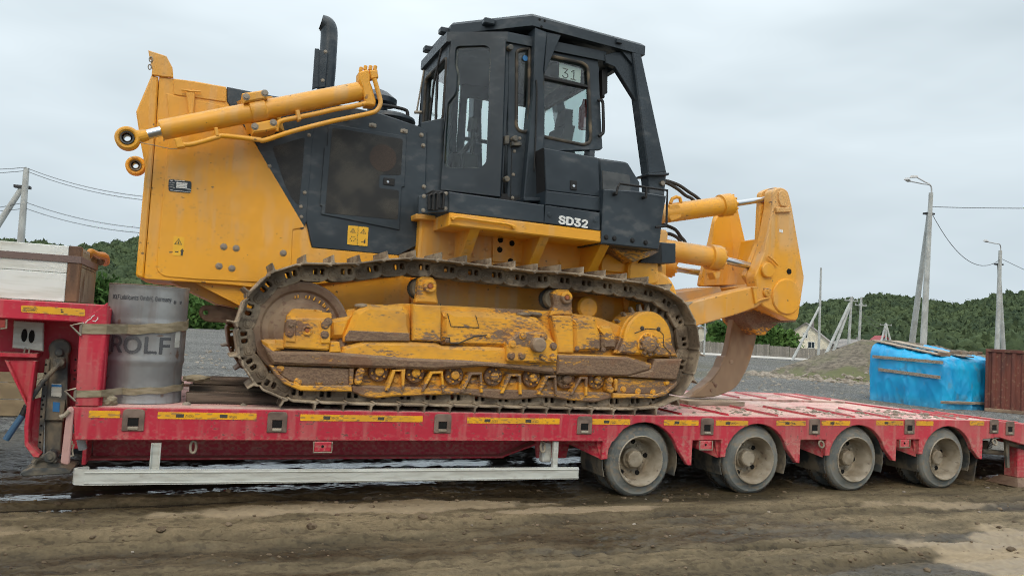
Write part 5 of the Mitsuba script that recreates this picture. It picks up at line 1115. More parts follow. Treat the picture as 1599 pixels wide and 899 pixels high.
# ---------------------------------------------------------------- ROPS canopy
rz1 = [(-1.201,4.558)][0]
zt_ = rz1[1]
plan = [(-1.20, .40), (-1.83, 1.02), (-1.83, 2 * YC - 1.02), (-1.20, 2 * YC - .40), (.05, 2 * YC - .40), (.05, .40)]
def hexa(pl, z0, z1, slope=-.052, ins=.03):
    c = np.mean(pl, 0); q = [(x, y, z0 + slope * max(0, x + 1.2)) for x, y in pl] + [(x, y, z1 - .03 + slope * max(0, x + 1.2)) for x, y in pl]
    q += [(c[0] + (x - c[0]) * (1 - ins), c[1] + (y - c[1]) * (1 - ins), z1 + slope * max(0, x + 1.2)) for x, y in pl]
    return q
V_ = np.array(hexa(plan, zt_ - .125, zt_)); n6 = 6; F_ = []
for L in (0, 6):
    for i in range(6):
        j = (i + 1) % 6; F_ += [(L + i, L + 6 + i, L + 6 + j), (L + i, L + 6 + j, L + j)]
for i in range(1, 5):
    F_ += [(12, 12 + i + 1, 12 + i), (0, i, i + 1)]
# the underside is hollow: a rim with the plate set above it
rim_ = [(x * .93 - .05, YC + (y - YC) * .90) for x, y in plan]
under = np.array([(x, y, zt_ - .125 - .052 * max(0, x + 1.2)) for x, y in plan] + [(x, y, zt_ - .125 - .052 * max(0, x + 1.2)) for x, y in rim_] + [(x, y, zt_ - .05 - .052 * max(0, x + 1.2)) for x, y in rim_])
F_ = [f for f in F_ if not (max(f) < 6)]
Fu = []
for i in range(6):
    j = (i + 1) % 6
    Fu += [(i, j, 6 + j), (i, 6 + j, 6 + i), (6 + i, 6 + j, 12 + j), (6 + i, 12 + j, 12 + i)]
for i in range(1, 5):
    Fu += [(12, 12 + i, 12 + i + 1)]
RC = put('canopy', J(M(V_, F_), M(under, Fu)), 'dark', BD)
puts('canopy_lug', [*[bx(x - .03, x + .035, .37, .41, z - .02, z + .025, .006) for x, z in [(-0.262,4.447)]], *[bx(x - .05, x + .06, y - .05, y + .05, z - .03, z + .03, .01) for x, y, z in ((-1.86, 1.15, zt_ - .06), (-1.86, 1.75, zt_ - .06), (-1.55, .70, zt_ - .06))]], 'dark', RC)
put('bolt_holes', J(*[discY(x, z, .395, .402, .012, .001, 10) for x, z in [(-1.126,4.505),(-1.073,4.503),(-1.103,4.438)]]), 'hole', RC)
fp_ = put('front_post', slab([(-1.165,4.421),(-1.038,4.399),(-1.054,4.028),(-1.004,3.401),(-1.04,2.763),(-1.186,2.759),(-1.146,3.778)], .40, .58, .010), 'dark', RC)
put('gusset', slab([(-1.033,4.407),(-0.882,4.406),(-1.03,4.011),(-1.041,4.014)], .42, .45, .004), 'dark', fp_)
put('base_flange', J(slab(rnd([(-1.226,2.755),(-1.022,2.775),(-1.017,2.738),(-1.223,2.719)], .01), .30, .66, .006)), 'dark', fp_)
put('front_post', mirror(slab([(-1.165,4.421),(-1.038,4.399),(-1.054,4.028),(-1.004,3.401),(-1.04,2.763),(-1.186,2.759),(-1.146,3.778)], .40, .58, .010), YC), 'dark', RC)
pp = [(-0.093,4.378),(0.008,4.381),(0.364,3.187),(0.155,3.134)]
rp = put('rear_post', slab([(-0.093,4.378),(0.008,4.384),(0.375,3.203),(0.16,3.165)], .40, .54, .012), 'dark', RC)
put('gusset', slab([(-0.223,4.397),(-0.072,4.391),(-0.051,4.246)], .43, .46, .004), 'dark', rp)
put('inner_gusset', slab([(-0.011,4.424),(0.055,4.188),(0.056,3.845),(0.037,3.873),(-0.251,4.21),(-0.355,4.233),(-0.376,4.314),(-0.26,4.366)], .46, .52, .006), 'dark', rp)
put('collar', J(slab(rnd([(0.125,3.16),(0.374,3.195),(0.37,3.168),(0.132,3.139)], .008), .35, .60, .006), slab([(0.164,3.152),(0.382,3.18),(0.369,2.967),(0.193,2.955)], .42, .56, .008)), 'dark', rp)
put('pin', discY(*[(0.329,3.089)][0], .39, .43, .026, .004, 16), 'bolt', rp)
put('rear_post', mirror(slab([(-0.093,4.378),(0.008,4.384),(0.375,3.203),(0.16,3.165)], .40, .54, .012), YC), 'dark', RC)
put('firewall', slab([(-2.131,3.435),(-1.912,3.512),(-1.88,2.796),(-2.063,2.19),(-2.157,2.181)], .775, 2 * YC - .775, .006), 'dark', BD)
put('post_cable', tube(spline(lin([(-1.131,3.909),(-1.114,3.752),(-1.102,3.24),(-1.101,3.034)], .39), 4), .007, 6), 'black', BD)

# ---------------------------------------------------------------- tracks
pins = [(-3.249,0.913),(-2.778,0.898),(-1.879,0.898),(-0.952,0.895),(-0.214,0.899),(0.139,0.919),(0.366,1.024),(0.489,1.224),(0.52,1.473),(0.449,1.698),(0.284,1.879),(0.026,1.943),(-0.196,1.958),(-0.426,1.972),(-0.658,1.98),(-0.879,1.993),(-1.119,1.975),(-1.336,1.982),(-1.573,1.987),(-1.811,1.991),(-2.06,2),(-2.257,2),(-2.483,1.982),(-2.706,1.925),(-2.941,1.896),(-3.183,1.887),(-3.383,1.824),(-3.534,1.687),(-3.622,1.464),(-3.6,1.217),(-3.499,1.041),(-3.362,0.936)]
loop = spline(pins, 24, closed=True)
seg = np.linalg.norm(np.roll(loop, -1, 0) - loop, axis=1); cum = np.concatenate([[0], np.cumsum(seg)]); NL = int(round(cum[-1] / .2286)); 
lp = np.vstack([loop, loop[:1]])
def at_len(s_):
    s_ = np.mod(s_, cum[-1]); return np.array([np.interp(s_, cum, lp[:, 0]), np.interp(s_, cum, lp[:, 1])])
pitch = cum[-1] / NL
# one shoe and one link in a frame: x along the chain (running direction), z outwards
def shoe_mesh():
    h = pitch
    prof = [(-.56 * h, .036), (-.50 * h, .050), (-.40 * h, .060), (.30 * h, .060), (.345 * h, .066), (.362 * h, .122), (.405 * h, .124), (.43 * h, .070), (.50 * h, .058), (.54 * h, .044), (.50 * h, .040), (.40 * h, .045), (-.38 * h, .045), (-.50 * h, .030)]
    prof = [(-x_, z_ + .016) for x_, z_ in prof]
    return slab(prof, 0, .56, .004, back=True)
def link_mesh(y0, y1):
    h = pitch
    out = rnd([(-.54 * h, -.046), (-.34 * h, -.072), (.36 * h, -.072), (.53 * h, -.044), (.50 * h, .04), (.40 * h, .063), (-.47 * h, .063), (-.57 * h, .012)], [.04, .05, .05, .04, .03, .01, .01, .04], 4)
    hole = lambda cx: rnd([(cx - .018, -.012), (cx + .018, -.018), (cx + .018, .036), (cx - .018, .036)], .012, 3)
    m = slab(out, y0, y1, .006, [hole(.012), hole(.070)])
    boss = J(slab(rnd([(-.47 * h, -.046), (-.07 * h, -.050), (-.07 * h, .024), (-.47 * h, .024)], .032, 4), y0 - .008, y0 + .002, .006), slab(rnd([(-.40 * h, -.032), (-.14 * h, -.034), (-.14 * h, .008), (-.40 * h, .008)], .02, 4), y0 - .016, y0 - .006, .006))
    bush = lathe([(y1 - .002, .034), (y1 + .12, .034)], (-.5 * h, -.01, 0), (0, 1, 0), 12)
    return J(m, boss, bush)
SH, LKa, LKb = shoe_mesh(), link_mesh(.165, .205), None
ply_s, ply_l = mikit.ply(SH, 'mat_track', smooth=30), mikit.ply(LKa, 'mat_track', smooth=30)
ply_m = mikit.ply(mirror(LKa, .28), 'mat_track', smooth=30)
for side, y in ((0, 0.0), (1, 2 * YC - .56)):
    tk = name_of('track', BD)
    for i in range(NL):
        a_, b_ = at_len(i * pitch), at_len((i + 1) * pitch); c = (a_ + b_) / 2; t_ = (b_ - a_) / np.linalg.norm(b_ - a_)
        nrm = np.array([t_[1], -t_[0]])         # outwards (the loop runs anticlockwise)
        rx = -t_                                # grouser at the trailing side
        jit = .004 * sin(i * 2.7)
        Mx = np.array([[-t_[0], 0, nrm[0], c[0]], [0, 1, 0, y], [-t_[1], 0, nrm[1], c[1]], [0, 0, 0, 1.0]])
        scene[name_of('shoe', tk)] = {**ply_s, 'to_world': T(Mx)}
        for pl_ in (ply_l, ply_m):
            scene[name_of('link', tk)] = {**pl_, 'to_world': T(Mx)}

# idlers, sprockets, carrier rollers
idc = [(-3.181,1.415),(-3.208,1.811)]
Rid = idc[1][1] - idc[0][1]
def idler(y0):
    c = (idc[0][0], y0, idc[0][1])
    return J(lathe([(.02, .0), (.02, .12), (.0, .14), (.0, .22), (.03, .26), (.03, Rid - .09), (.0, Rid - .07), (-.015, Rid - .02), (-.005, Rid - .004), (.02, Rid), (.18, Rid), (.205, Rid - .004), (.215, Rid - .02), (.2, .1), (.2, 0)], c, (0, 1, 0), 64))
put('idler', idler(.19), 'rust', BD, smooth=30)
put('idler', idler(2 * YC - .40), 'rust', BD, smooth=30)
ic = idc[0]
cm = []
for q in (0, 1, 3, 4, 5, 7, 8, 9, 10, 12):
    t_ = radians(104 - q * 6.3 + 1.6 * sin(q * 2.2)); rr_ = Rid - .125
    cm.append(hull([(ic[0] + (rr_ + dr_) * cos(t_ + da), y_, ic[1] + (rr_ + dr_) * sin(t_ + da)) for dr_ in (-.012, .010 + .004 * (q % 3)) for da in (-.018, .014) for y_ in (.196, .208)]))
put('cast_marks', J(*cm), 'worn', BD, kind='stuff')
spc = [(0.14,1.43)][0]
def sprocket(y0):
    g = []
    for q in range(26):
        a0 = 2 * pi * q / 26
        for da, r_ in ((0, .345), (.06, .345), (.10, .415), (.14, .415), (.18, .345)):
            g.append((spc[0] + r_ * cos(a0 + da), spc[1] + r_ * sin(a0 + da)))
    return slab(g, y0, y0 + .07, .006, back=True)
put('sprocket', sprocket(.245), 'track', BD)
put('sprocket', sprocket(2 * YC - .31), 'track', BD)
for s_ in [(-2.207,1.828),(-0.932,1.822)]:
    k = put('carrier_roller', lathe([(0, .05), (.0, .085), (.03, .095), (.05, .095), (.055, .075), (.10, .075), (.105, .095), (.14, .095), (.15, .08), (.15, .03)], (s_[0] + .03, .22, s_[1]), (0, 1, 0), 28), 'leg', BD, smooth=30)

# ---------------------------------------------------------------- track frame
TF = put('track_frame', J(slab([(-3.464,1.32),(-2.924,1.347),(-2.809,1.603),(-2.335,1.685),(-0.858,1.707),(-0.439,1.676),(-0.133,1.598),(-0.054,1.372),(0.375,1.332),(0.455,1.119),(0.347,0.999),(-0.204,0.928),(-2.73,0.913),(-3.316,0.972)], .20, .46, .01), mirror(slab([(-3.464,1.32),(-2.924,1.347),(-2.809,1.603),(-2.335,1.685),(-0.858,1.707),(-0.439,1.676),(-0.133,1.598),(-0.054,1.372),(0.375,1.332),(0.455,1.119),(0.347,0.999),(-0.204,0.928),(-2.73,0.913),(-3.316,0.972)], .16, .46, .01), YC)), 'worn', BD)
put('recoil_housing', slab(rnd([(-2.844,1.366),(-2.818,1.424),(-2.764,1.585),(-2.673,1.656),(-2.35,1.663),(-2.29,1.606),(-2.266,1.356),(-2.841,1.328)], .012, 3), .10, .3, .045), 'worn', TF)
put('skid_strip', slab([(-2.8,1.429),(-2.291,1.433),(-2.285,1.367),(-2.832,1.336),(-2.834,1.374)], .088, .11, .006), 'bare', TF)
im = put('idler_mount', J(slab(rnd([(-3.317,1.488),(-3.282,1.506),(-2.972,1.519),(-2.958,1.322),(-2.965,1.254),(-3.319,1.261)], .015, 3), .06, .24, .014), slab([(-3.317,1.488),(-3.242,1.483),(-3.236,1.309),(-3.312,1.314)], .045, .07, .006), slab([(-3.048,1.494),(-2.967,1.494),(-2.96,1.315),(-3.035,1.311)], .045, .07, .006), hull([(x, y, z) for x, z in [(-3.31,1.52),(-3.264,1.577),(-2.971,1.564),(-2.951,1.53),(-2.967,1.505),(-3.308,1.486)] for y in (.10, .24)])), 'worn', TF)
puts('top_block', [slab(q_, .10, .2, .008) for q_ in [[(-3.255,1.581),(-3.096,1.584),(-3.092,1.53),(-3.251,1.526)],[(-3.085,1.585),(-3.033,1.579),(-3.035,1.527),(-3.081,1.53)],[(-3.026,1.565),(-2.96,1.565),(-2.962,1.529),(-3.024,1.53)]]], 'worn', im)
put('bolts', J(*[bolt(x, z, .045, .026, .016) for x, z in [(-3.282,1.458),(-3.284,1.38),(-3.01,1.461),(-3.009,1.383),(-2.989,1.489)]]), 'brown', im, kind='stuff')
put('grease_cap', J(lathe([(0, .04), (-.012, .042), (-.016, .03), (.0, .02)], (*[(-3.149,1.411)][0][:1], .06, [(-3.149,1.411)][0][1]), (0, 1, 0), 20)), 'worn', im)
put('grease_plug', discY(*[(-3.149,1.411)][0], .05, .062, .016, .003, 8), 'plug', im)
puts('guide_plate', (slab([(-3.389,1.326),(-3.321,1.325),(-3.316,1.253),(-3.384,1.255)], .08, .2, .006), slab([(-2.957,1.331),(-2.881,1.331),(-2.874,1.302),(-2.862,1.244),(-2.956,1.24)], .07, .2, .008), slab([(-2.958,1.508),(-2.772,1.555),(-2.811,1.427),(-2.831,1.361),(-2.944,1.355)], .14, .3, .03)), 'worn', TF)
put('side_rail', slab([(-3.495,1.314),(-3.331,1.329),(-3.31,1.25),(-3.382,1.232),(-3.045,1.241),(-2.947,1.239),(-2.86,1.237),(-2.84,1.291),(-2.678,1.344),(-2.057,1.363),(-1.991,1.336),(-1.558,1.349),(-1.423,1.347),(-0.889,1.318),(-0.894,1.319),(-0.15,1.322),(0.134,1.259),(0.154,1.191),(-0.139,1.13),(-0.906,1.125),(-1.574,1.176),(-2.042,1.128),(-3.374,1.123),(-3.395,1.126)], .085, .25, .03), 'worn', TF)
put('wear_rail', slab([(-3.496,1.29),(-3.397,1.231),(-3.384,1.231),(-2.958,1.247),(-2.282,1.221),(-1.773,1.223),(-1.426,1.209),(-0.938,1.191),(-0.92,1.127),(-1.585,1.178),(-2.051,1.13),(-3.377,1.125),(-3.4,1.128)], .060, .1, .022), 'bare', TF)
put('wear_rail', slab([(-0.907,1.306),(-0.167,1.316),(0.079,1.247),(0.082,1.202),(-0.157,1.134),(-0.896,1.127)], .060, .1, .018), 'bare', TF)
put('frame_seam', J(tube(lin([(-2.03,1.704),(-2.011,1.369)], .098), .004, 5), tube(lin([(-1.962,1.616),(-1.924,1.51),(-1.664,1.512),(-1.704,1.619)], .097), .004, 5), tube(lin([(-1.998,1.41),(-1.931,1.41),(-1.924,1.364),(-1.846,1.367),(-1.699,1.437),(-1.567,1.454)], .097), .006, 5)), 'print', TF)
for s1, s2, pc_, rb in zip([[(-2.277,1.681),(-2.024,1.685),(-2.009,1.369),(-2.26,1.372)],[(-0.966,1.656),(-0.88,1.668),(-0.757,1.669),(-0.73,1.328),(-0.896,1.321),(-0.908,1.411)]], [[(-2.25,1.695),(-2.231,1.765),(-2.231,1.901),(-2.203,1.926),(-2.101,1.926),(-2.066,1.889),(-2.059,1.777),(-2.034,1.694)],[(-0.969,1.656),(-0.925,1.764),(-0.953,1.874),(-0.905,1.91),(-0.782,1.913),(-0.754,1.841),(-0.73,1.67)]], [(-2.133,1.846),(-0.824,1.836)], (1, 2)):
    k = put('roller_bracket', J(slab(s1, .085, .30, .012), slab(rnd(s2, .02, 3), .13, .22, .02)), 'worn', TF)
    put('boss', lathe([(.10, .058), (-.01, .058), (-.02, .048), (-.02, .03), (-.008, .026)], (pc_[0], .11, pc_[1]), (0, 1, 0), 24), 'worn', k, smooth=30)
    put('plug', discY(*pc_, .085, .11, .022, .004, 8), 'plug', k)
put('recoil_housing', slab(rnd([(-2.014,1.641),(-1.574,1.658),(-1.103,1.638),(-0.975,1.532),(-0.896,1.399),(-0.898,1.307),(-1.418,1.336),(-1.995,1.348)], .01, 3), .10, .3, .05), 'worn', TF)
tp = put('trunnion_plate', slab(rnd([(-1.418,1.402),(-1.287,1.505),(-1.062,1.501),(-0.916,1.389),(-0.921,1.229),(-1.407,1.228)], .02, 3), .025, .14, .016), 'worn', TF)
put('bolts', J(*[bolt(x, z, .025, .028, .02) for x, z in [(-1.273,1.465),(-1.071,1.465),(-1.37,1.382),(-0.97,1.382),(-1.375,1.281),(-1.274,1.285),(-1.07,1.281),(-0.971,1.282)]]), 'brown', tp, kind='stuff')
tq = [(-1.138,1.389)][0]
put('trunnion_pin', discY(*tq, -.06, .06, .066, .010, 32), 'rust', tp)
put('recoil_housing', J(slab(rnd([(-0.748,1.646),(-0.503,1.677),(-0.483,1.603),(-0.44,1.504),(-0.432,1.358),(-0.718,1.346)], .012, 3), .10, .3, .035), slab(rnd([(-0.487,1.597),(-0.328,1.603),(-0.263,1.458),(-0.265,1.385),(-0.421,1.383),(-0.432,1.507)], .012, 3), .115, .3, .03)), 'worn', TF)
put('bolts', J(*[bolt(x, z, .10, .018, .012) for x, z in [(-0.692,1.372),(-0.417,1.373),(-0.495,1.246),(-0.626,1.189),(-2.059,1.244),(-1.948,1.387),(-1.574,1.443),(-2.348,1.192),(-2.328,1.384)]]), 'brown', TF, kind='stuff')
# final drive cover
fcx, fcz = [(0.058,1.475)][0]; fr_ = [(0.042,1.764)][0][1] - fcz
arc = [(fcx + fr_ * .92 * cos(a), fcz + fr_ * sin(a)) for a in np.linspace(0, pi, 25)]
bt = [(-0.262,1.346),(0.402,1.334),(0.381,1.403)]
fcov = put('final_drive_cover', J(slab([(bt[1][0], bt[1][1]), *[p for p in arc], (bt[0][0], bt[0][1])], .08, .14, .02), slab([(bt[1][0], bt[1][1]), *[(fcx - .02 + (x - fcx) * .99, fcz + .0 + (z - fcz) * .99) for x, z in arc], (bt[0][0] - .02, bt[0][1])], .14, .42, .01)), 'worn', TF, smooth=30)
hc = [(0.049,1.444)][0]
hb = put('hub_cap', J(lathe([(.06, .115), (.0, .115), (-.008, .105), (.0, .095)], (hc[0], .07, hc[1]), (0, 1, 0), 32), ), 'worn', fcov, smooth=30)
put('hub', lathe([(.05, .085), (-.03, .08), (-.045, .06), (-.048, .0)], (hc[0], .07, hc[1]), (0, 1, 0), 28), 'brown', hb, smooth=30) if False else put('hub', lathe([(.05, .085), (-.03, .08), (-.045, .06), (-.048, .01)], (hc[0], .07, hc[1]), (0, 1, 0), 28), 'brown', fcov, smooth=30)
put('bolts', J(*[bolt(hc[0] + .088 * cos(a), hc[1] + .088 * sin(a), .062, .018, .018) for a in np.arange(9) * 2 * pi / 9]), 'brown', fcov, kind='stuff')
put('cover_seam', J(tube(lin([(-0.104,1.545),(0.025,1.595),(0.158,1.595),(0.215,1.547),(0.225,1.439),(0.305,1.371),(0.316,1.335),(0.401,1.334)], .078), .0045, 5), *[bolt(x, z, .08, .016, .012) for x, z in [(-0.023,1.597),(0.159,1.598)]]), 'print', fcov)
put('rear_skid', slab([(0.126,1.31),(0.437,1.325),(0.38,1.114),(-0.159,1.132),(0.085,1.205),(0.112,1.256)], .055, .2, .018), 'bare', TF)
# lower guards
gl = put('front_guard', slab(rnd([(-3.401,1.114),(-2.778,1.111),(-2.769,0.972),(-3.164,0.961),(-3.26,0.994),(-3.35,1.055)], [.01, .01, .01, .03, .05, .04], 4), .10, .4, .012), 'bare', TF)
put('guard_lip', hull([(0, 0, 0), (1, 0, 0), (0, 1, 0), (0, 0, 1)]) if False else J(slab([(-3.419,1.115),(-3.388,1.116),(-3.337,1.05),(-3.256,0.993),(-3.16,0.964),(-2.758,0.978),(-2.75,0.926),(-3.165,0.922),(-3.293,0.971),(-3.375,1.041)], .07, .4, .008)), 'worn', gl)
put('bolts', J(*[bolt(x, z, .10, .024, .018) for x, z in [(-3.333,1.088),(-3.19,0.993),(-3.021,1.001),(-2.851,1.007)]]), 'worn', gl, kind='stuff')
gr_ = put('rear_guard', slab(rnd([(-0.238,1.117),(0.41,1.112),(0.383,1.06),(0.271,0.999),(0.172,0.972),(-0.254,0.965)], .02, 3), .10, .4, .012), 'bare', TF)
put('guard_lip', slab([(-0.306,0.972),(0.153,0.97),(0.268,1.009),(0.374,1.091),(0.39,1.106),(0.393,1.063),(0.271,0.966),(0.139,0.934),(-0.3,0.927)], .07, .4, .008), 'worn', gr_)
put('bolts', J(*[bolt(x, z, .10, .024, .018) for x, z in [(-0.185,1.009),(-0.023,0.992),(0.143,0.989),(0.289,1.085)]]), 'worn', gr_, kind='stuff')
# roller guard between: wavy lower plate, roller ends, arched ribs
wb = [(-2.749,0.923),(-2.639,0.883),(-2.52,0.874),(-2.368,0.894),(-2.229,0.897),(-1.802,0.924),(-1.54,0.895),(-1.292,0.888),(-1,0.916),(-0.84,0.905),(-0.676,0.89),(-0.468,0.882),(-0.298,0.928)]; wt = [(-0.3,0.973),(-0.68,0.969),(-1.162,0.975),(-1.583,0.973),(-1.914,0.968),(-2.304,0.975),(-2.753,0.973)]
RG = put('roller_guard', J(slab(list(spline(wb, 4)) + wt, .10, .30, .012), slab([(-2.74,1.109),(-1.923,1.112),(-1.119,1.112),(-0.225,1.113),(-0.233,0.95),(-1.11,0.948),(-2.73,0.95)], .22, .26, .0)), 'brown', TF)
for x, z in [(-2.521,1.096),(-2.203,1.095),(-1.85,1.088),(-1.481,1.088),(-1.106,1.087),(-0.772,1.084),(-0.755,1.087),(-0.443,1.088)]:
    k = put('track_roller', lathe([(.10, .085), (.0, .085), (-.01, .075), (-.01, .045), (-.03, .04), (-.035, .02)], (x, .16, z - .005), (0, 1, 0), 26), 'brown', TF, smooth=30)
    put('roller_end', J(lathe([(0, .038), (-.015, .036), (-.02, .02)], (x, .13, z), (0, 1, 0), 16), *[cyl((x + .06 * cos(a), .155, z + .06 * sin(a)), (x + .06 * cos(a), .135, z + .06 * sin(a)), .012, .003, 6) for a in np.arange(6) * pi / 3 + .3]), 'worn', k)
for q_ in [[(-2.419,1.117),(-2.311,1.126),(-2.312,0.952),(-2.327,0.939),(-2.344,1.105),(-2.394,1.103),(-2.444,0.939),(-2.471,0.942)],[(-2.087,1.115),(-1.98,1.121),(-1.953,0.94),(-1.973,0.939),(-1.994,1.099),(-2.068,1.094),(-2.139,0.94),(-2.159,0.942)],[(-1.733,1.117),(-1.621,1.121),(-1.602,0.944),(-1.623,0.943),(-1.638,1.098),(-1.712,1.096),(-1.782,0.94),(-1.808,0.944)],[(-1.366,1.112),(-1.251,1.118),(-1.229,0.94),(-1.254,0.939),(-1.269,1.097),(-1.343,1.095),(-1.408,0.943),(-1.432,0.945)],[(-1.001,1.114),(-0.901,1.119),(-0.879,0.938),(-0.902,0.937),(-0.917,1.098),(-0.98,1.093),(-1.054,0.942),(-1.078,0.944)],[(-0.656,1.113),(-0.578,1.112),(-0.575,0.943),(-0.596,0.943),(-0.602,1.092),(-0.642,1.094),(-0.723,0.947),(-0.746,0.949)]]:
    put('rib', slab(q_, .07, .24, .006), 'worn', RG)
put('rib_plates', J(*[slab(q_, .13, .2, .006) for q_ in [[(-2.383,1.08),(-2.331,1.082),(-2.317,0.949),(-2.426,0.946)],[(-2.053,1.072),(-1.986,1.075),(-1.965,0.946),(-2.114,0.942)],[(-1.694,1.074),(-1.626,1.076),(-1.61,0.946),(-1.756,0.945)],[(-1.327,1.073),(-1.256,1.075),(-1.239,0.945),(-1.383,0.946)],[(-0.959,1.074),(-0.905,1.075),(-0.888,0.94),(-1.027,0.943)],[(-0.623,1.078),(-0.589,1.079),(-0.581,0.943),(-0.693,0.949)]]], *[bolt(x, z, .13, .024, .016) for x, z in [(-2.048,1.039),(-1.691,1.041),(-1.322,1.039),(-0.968,1.043),(-2.377,1.026)]]), 'worn', RG, kind='stuff')
puts('end_block', [*[slab(rnd(q_, .02, 3), .08, .2, .012) for q_ in [[(-2.718,1.114),(-2.655,1.116),(-2.675,0.991),(-2.727,0.98),(-2.732,1.013)],[(-0.368,1.104),(-0.317,1.105),(-0.311,0.986),(-0.358,0.981)],[(-0.292,1.109),(-0.253,1.11),(-0.25,0.995),(-0.279,0.987)]]], slab([(-2.781,1.114),(-2.744,1.116),(-2.74,0.983),(-2.773,0.982)], .09, .2, .006)], 'worn', RG)
put('bolts', J(*[bolt(x, z, .08, .022, .014) for x, z in [(-2.687,1.095),(-2.706,1.014),(-0.339,1.091),(-0.327,1.004)]]), 'worn', RG, kind='stuff')
put('debris', J(*[moved(trimesh.creation.icosphere(subdivisions=1).apply_scale([.07, .06, .025]), x, .18, z) for x, z in [(-1.211,1.655),(-1.098,1.664),(-2.692,1.638)]]), 'track', TF, kind='stuff')
put('pivot_case', J(discY(*[(-0.463,1.768)][0], .36, .62, .11, .02, 24), bx([(-0.558,1.725)][0][0], [(-0.363,1.737)][0][0], .40, .62, [(-0.523,1.684)][0][1], [(-0.529,1.786)][0][1], .02)), 'yellow', BD)

# ---------------------------------------------------------------- ripper
RP = name_of('ripper', BD)
tag(RP, 'tall yellow ripper with brown shank at the rear of the bulldozer')
yk = [(2.055,3.287),(2.15,3.33),(2.262,3.301),(2.325,3.128),(2.544,2.31),(2.477,1.847),(2.454,1.81),(2.356,1.805),(1.962,1.943),(1.856,2.179),(1.84,2.275),(1.957,2.557),(2.053,3.078)]
put('yoke_plate', slab(rnd(yk, [.05, .06, .05, .02, .02, .02, .03, .03, .02, .04, .04, .03, .03], 5), .80, .96, .012), 'yellow', RP)
put('yoke_plate', slab(rnd([(x - .03, z) for x, z in [(2.149,3.331),(2.284,3.37),(2.398,3.34),(2.686,2.327),(2.618,1.855),(1.984,2.174),(1.882,2.285),(2.057,2.678),(2.061,3.099),(2.065,3.281)]], .03, 4), 1.00, 1.07, .008), 'yellow', RP)
put('yoke_plate', slab(rnd([(2.007,3.041),(2.108,3.356),(2.284,3.223),(2.47,2.672),(2.465,2.235),(1.834,2.189),(1.84,2.317),(1.956,2.777)], .03, 4), 1.75, 1.90, .012), 'yellow', RP)
put('yoke_plate', slab(rnd([(1.855,2.994),(1.973,3.177),(2.077,3.146),(2.225,2.236),(1.672,2.174),(1.69,2.301),(1.83,2.736)], .03, 4), 1.62, 1.68, .008), 'yellow', RP)
put('yoke_beam', J(hull([(x, y, z) for x, z in [(1.976,2.173),(2.665,2.305),(2.609,1.855),(2.485,1.807),(2.085,1.923)] for y in (.98, 1.85)]), slab([(2.164,2.757),(2.289,2.79),(2.239,2.494),(2.102,2.482)], 1.2, 1.5, .01)), 'yellow', RP)
hbx = [(1.926,1.834),(2.115,1.965),(2.694,1.921),(2.66,1.827),(2.613,1.782),(2.403,1.771),(2.285,1.647),(2.122,1.618),(1.953,1.745),(1.867,1.864)]
put('shank_holder', J(slab([(2.162,1.941),(2.327,1.969),(2.741,1.961),(2.727,1.805),(2.337,1.766),(2.462,1.77),(2.32,1.672),(2.277,1.621),(2.178,1.619),(2.007,1.764),(1.941,1.869)], 1.12, 1.58, .012)), 'brown', RP)
sh_front = spline([(2.006,1.873),(1.974,1.675),(1.943,1.486),(1.904,1.348),(1.821,1.193),(1.677,1.037),(1.503,0.932),(1.413,0.853)], 4)
sh_back = spline([(1.757,0.858),(1.926,0.909),(2.067,0.98),(2.164,1.102),(2.259,1.294),(2.341,1.573),(2.36,1.747),(2.356,1.921)], 4)
put('shank', slab(list(sh_front) + list(sh_back), 1.36, 1.46, .012), 'shank', RP)
tip = put('tip', slab([(1.393,0.852),(1.503,0.918),(1.656,1.038),(1.716,1.04),(1.789,0.975),(1.739,0.89),(1.735,0.86),(1.546,0.846)], 1.33, 1.49, .015), 'shank', RP)
puts('pin', [*[discY(x, z, 1.318, 1.35, .02, .004, 12) for x, z in [(1.697,0.943),(1.754,1.004)]], *[discY(x, z, 1.35, 1.38, .026, .004, 12) for x, z in [(1.986,1.284)]], slab([(1.706,1.038),(1.73,1.042),(1.777,0.982),(1.754,0.969)], 1.325, 1.36, .003)], 'rust', tip)
put('shank_guard', slab([(1.89,1.349),(1.866,1.339),(1.815,1.211),(1.72,1.09),(1.653,1.038),(1.667,1.03),(1.816,1.19),(1.901,1.332)], 1.335, 1.485, .004), 'shank', RP)
bmA = [(0.96,1.907),(1.549,2.08),(1.849,2.159),(2.002,2.2),(2.088,2.157),(2.092,2.089),(2.011,2.015),(1.884,1.925),(1.608,1.825),(1.061,1.661),(0.975,1.833)]
put('lower_arm', slab(bmA, .80, 1.05, .012), 'yellow', RP)
put('lower_arm', J(slab([(1.397,2.082),(2.271,2.241),(2.481,2.235),(2.485,2.148),(1.822,1.996),(1.455,1.909)], 1.72, 1.95, .012), hull([(x, y, z) for x, z in [(0.93,2.022),(1.54,2.143),(1.591,2.058),(1.092,1.918)] for y in (1.04, 1.75)])), 'arm_dusty', RP)
put('arm_pin', J(discY(*[(2.007,2.102)][0], .765, .82, .055, .01, 22), discY(*[(2.014,2.112)][0], .755, .78, .022, .003, 12), slab([(1.791,2.145),(1.849,2.155),(1.87,1.966),(1.839,1.964)], .77, .81, .005), tube(lin([(1.849,1.984),(1.942,2.019),(2.037,2.045)], .78), .012, 6)), 'worn', RP)
rbig = [(2.286,2.072)][0]
put('boss', lathe([(.05, .205), (.0, .205), (-.012, .195), (-.012, .0)], (rbig[0], .79, rbig[1]), (0, 1, 0), 40), 'yellow', RP, smooth=25)
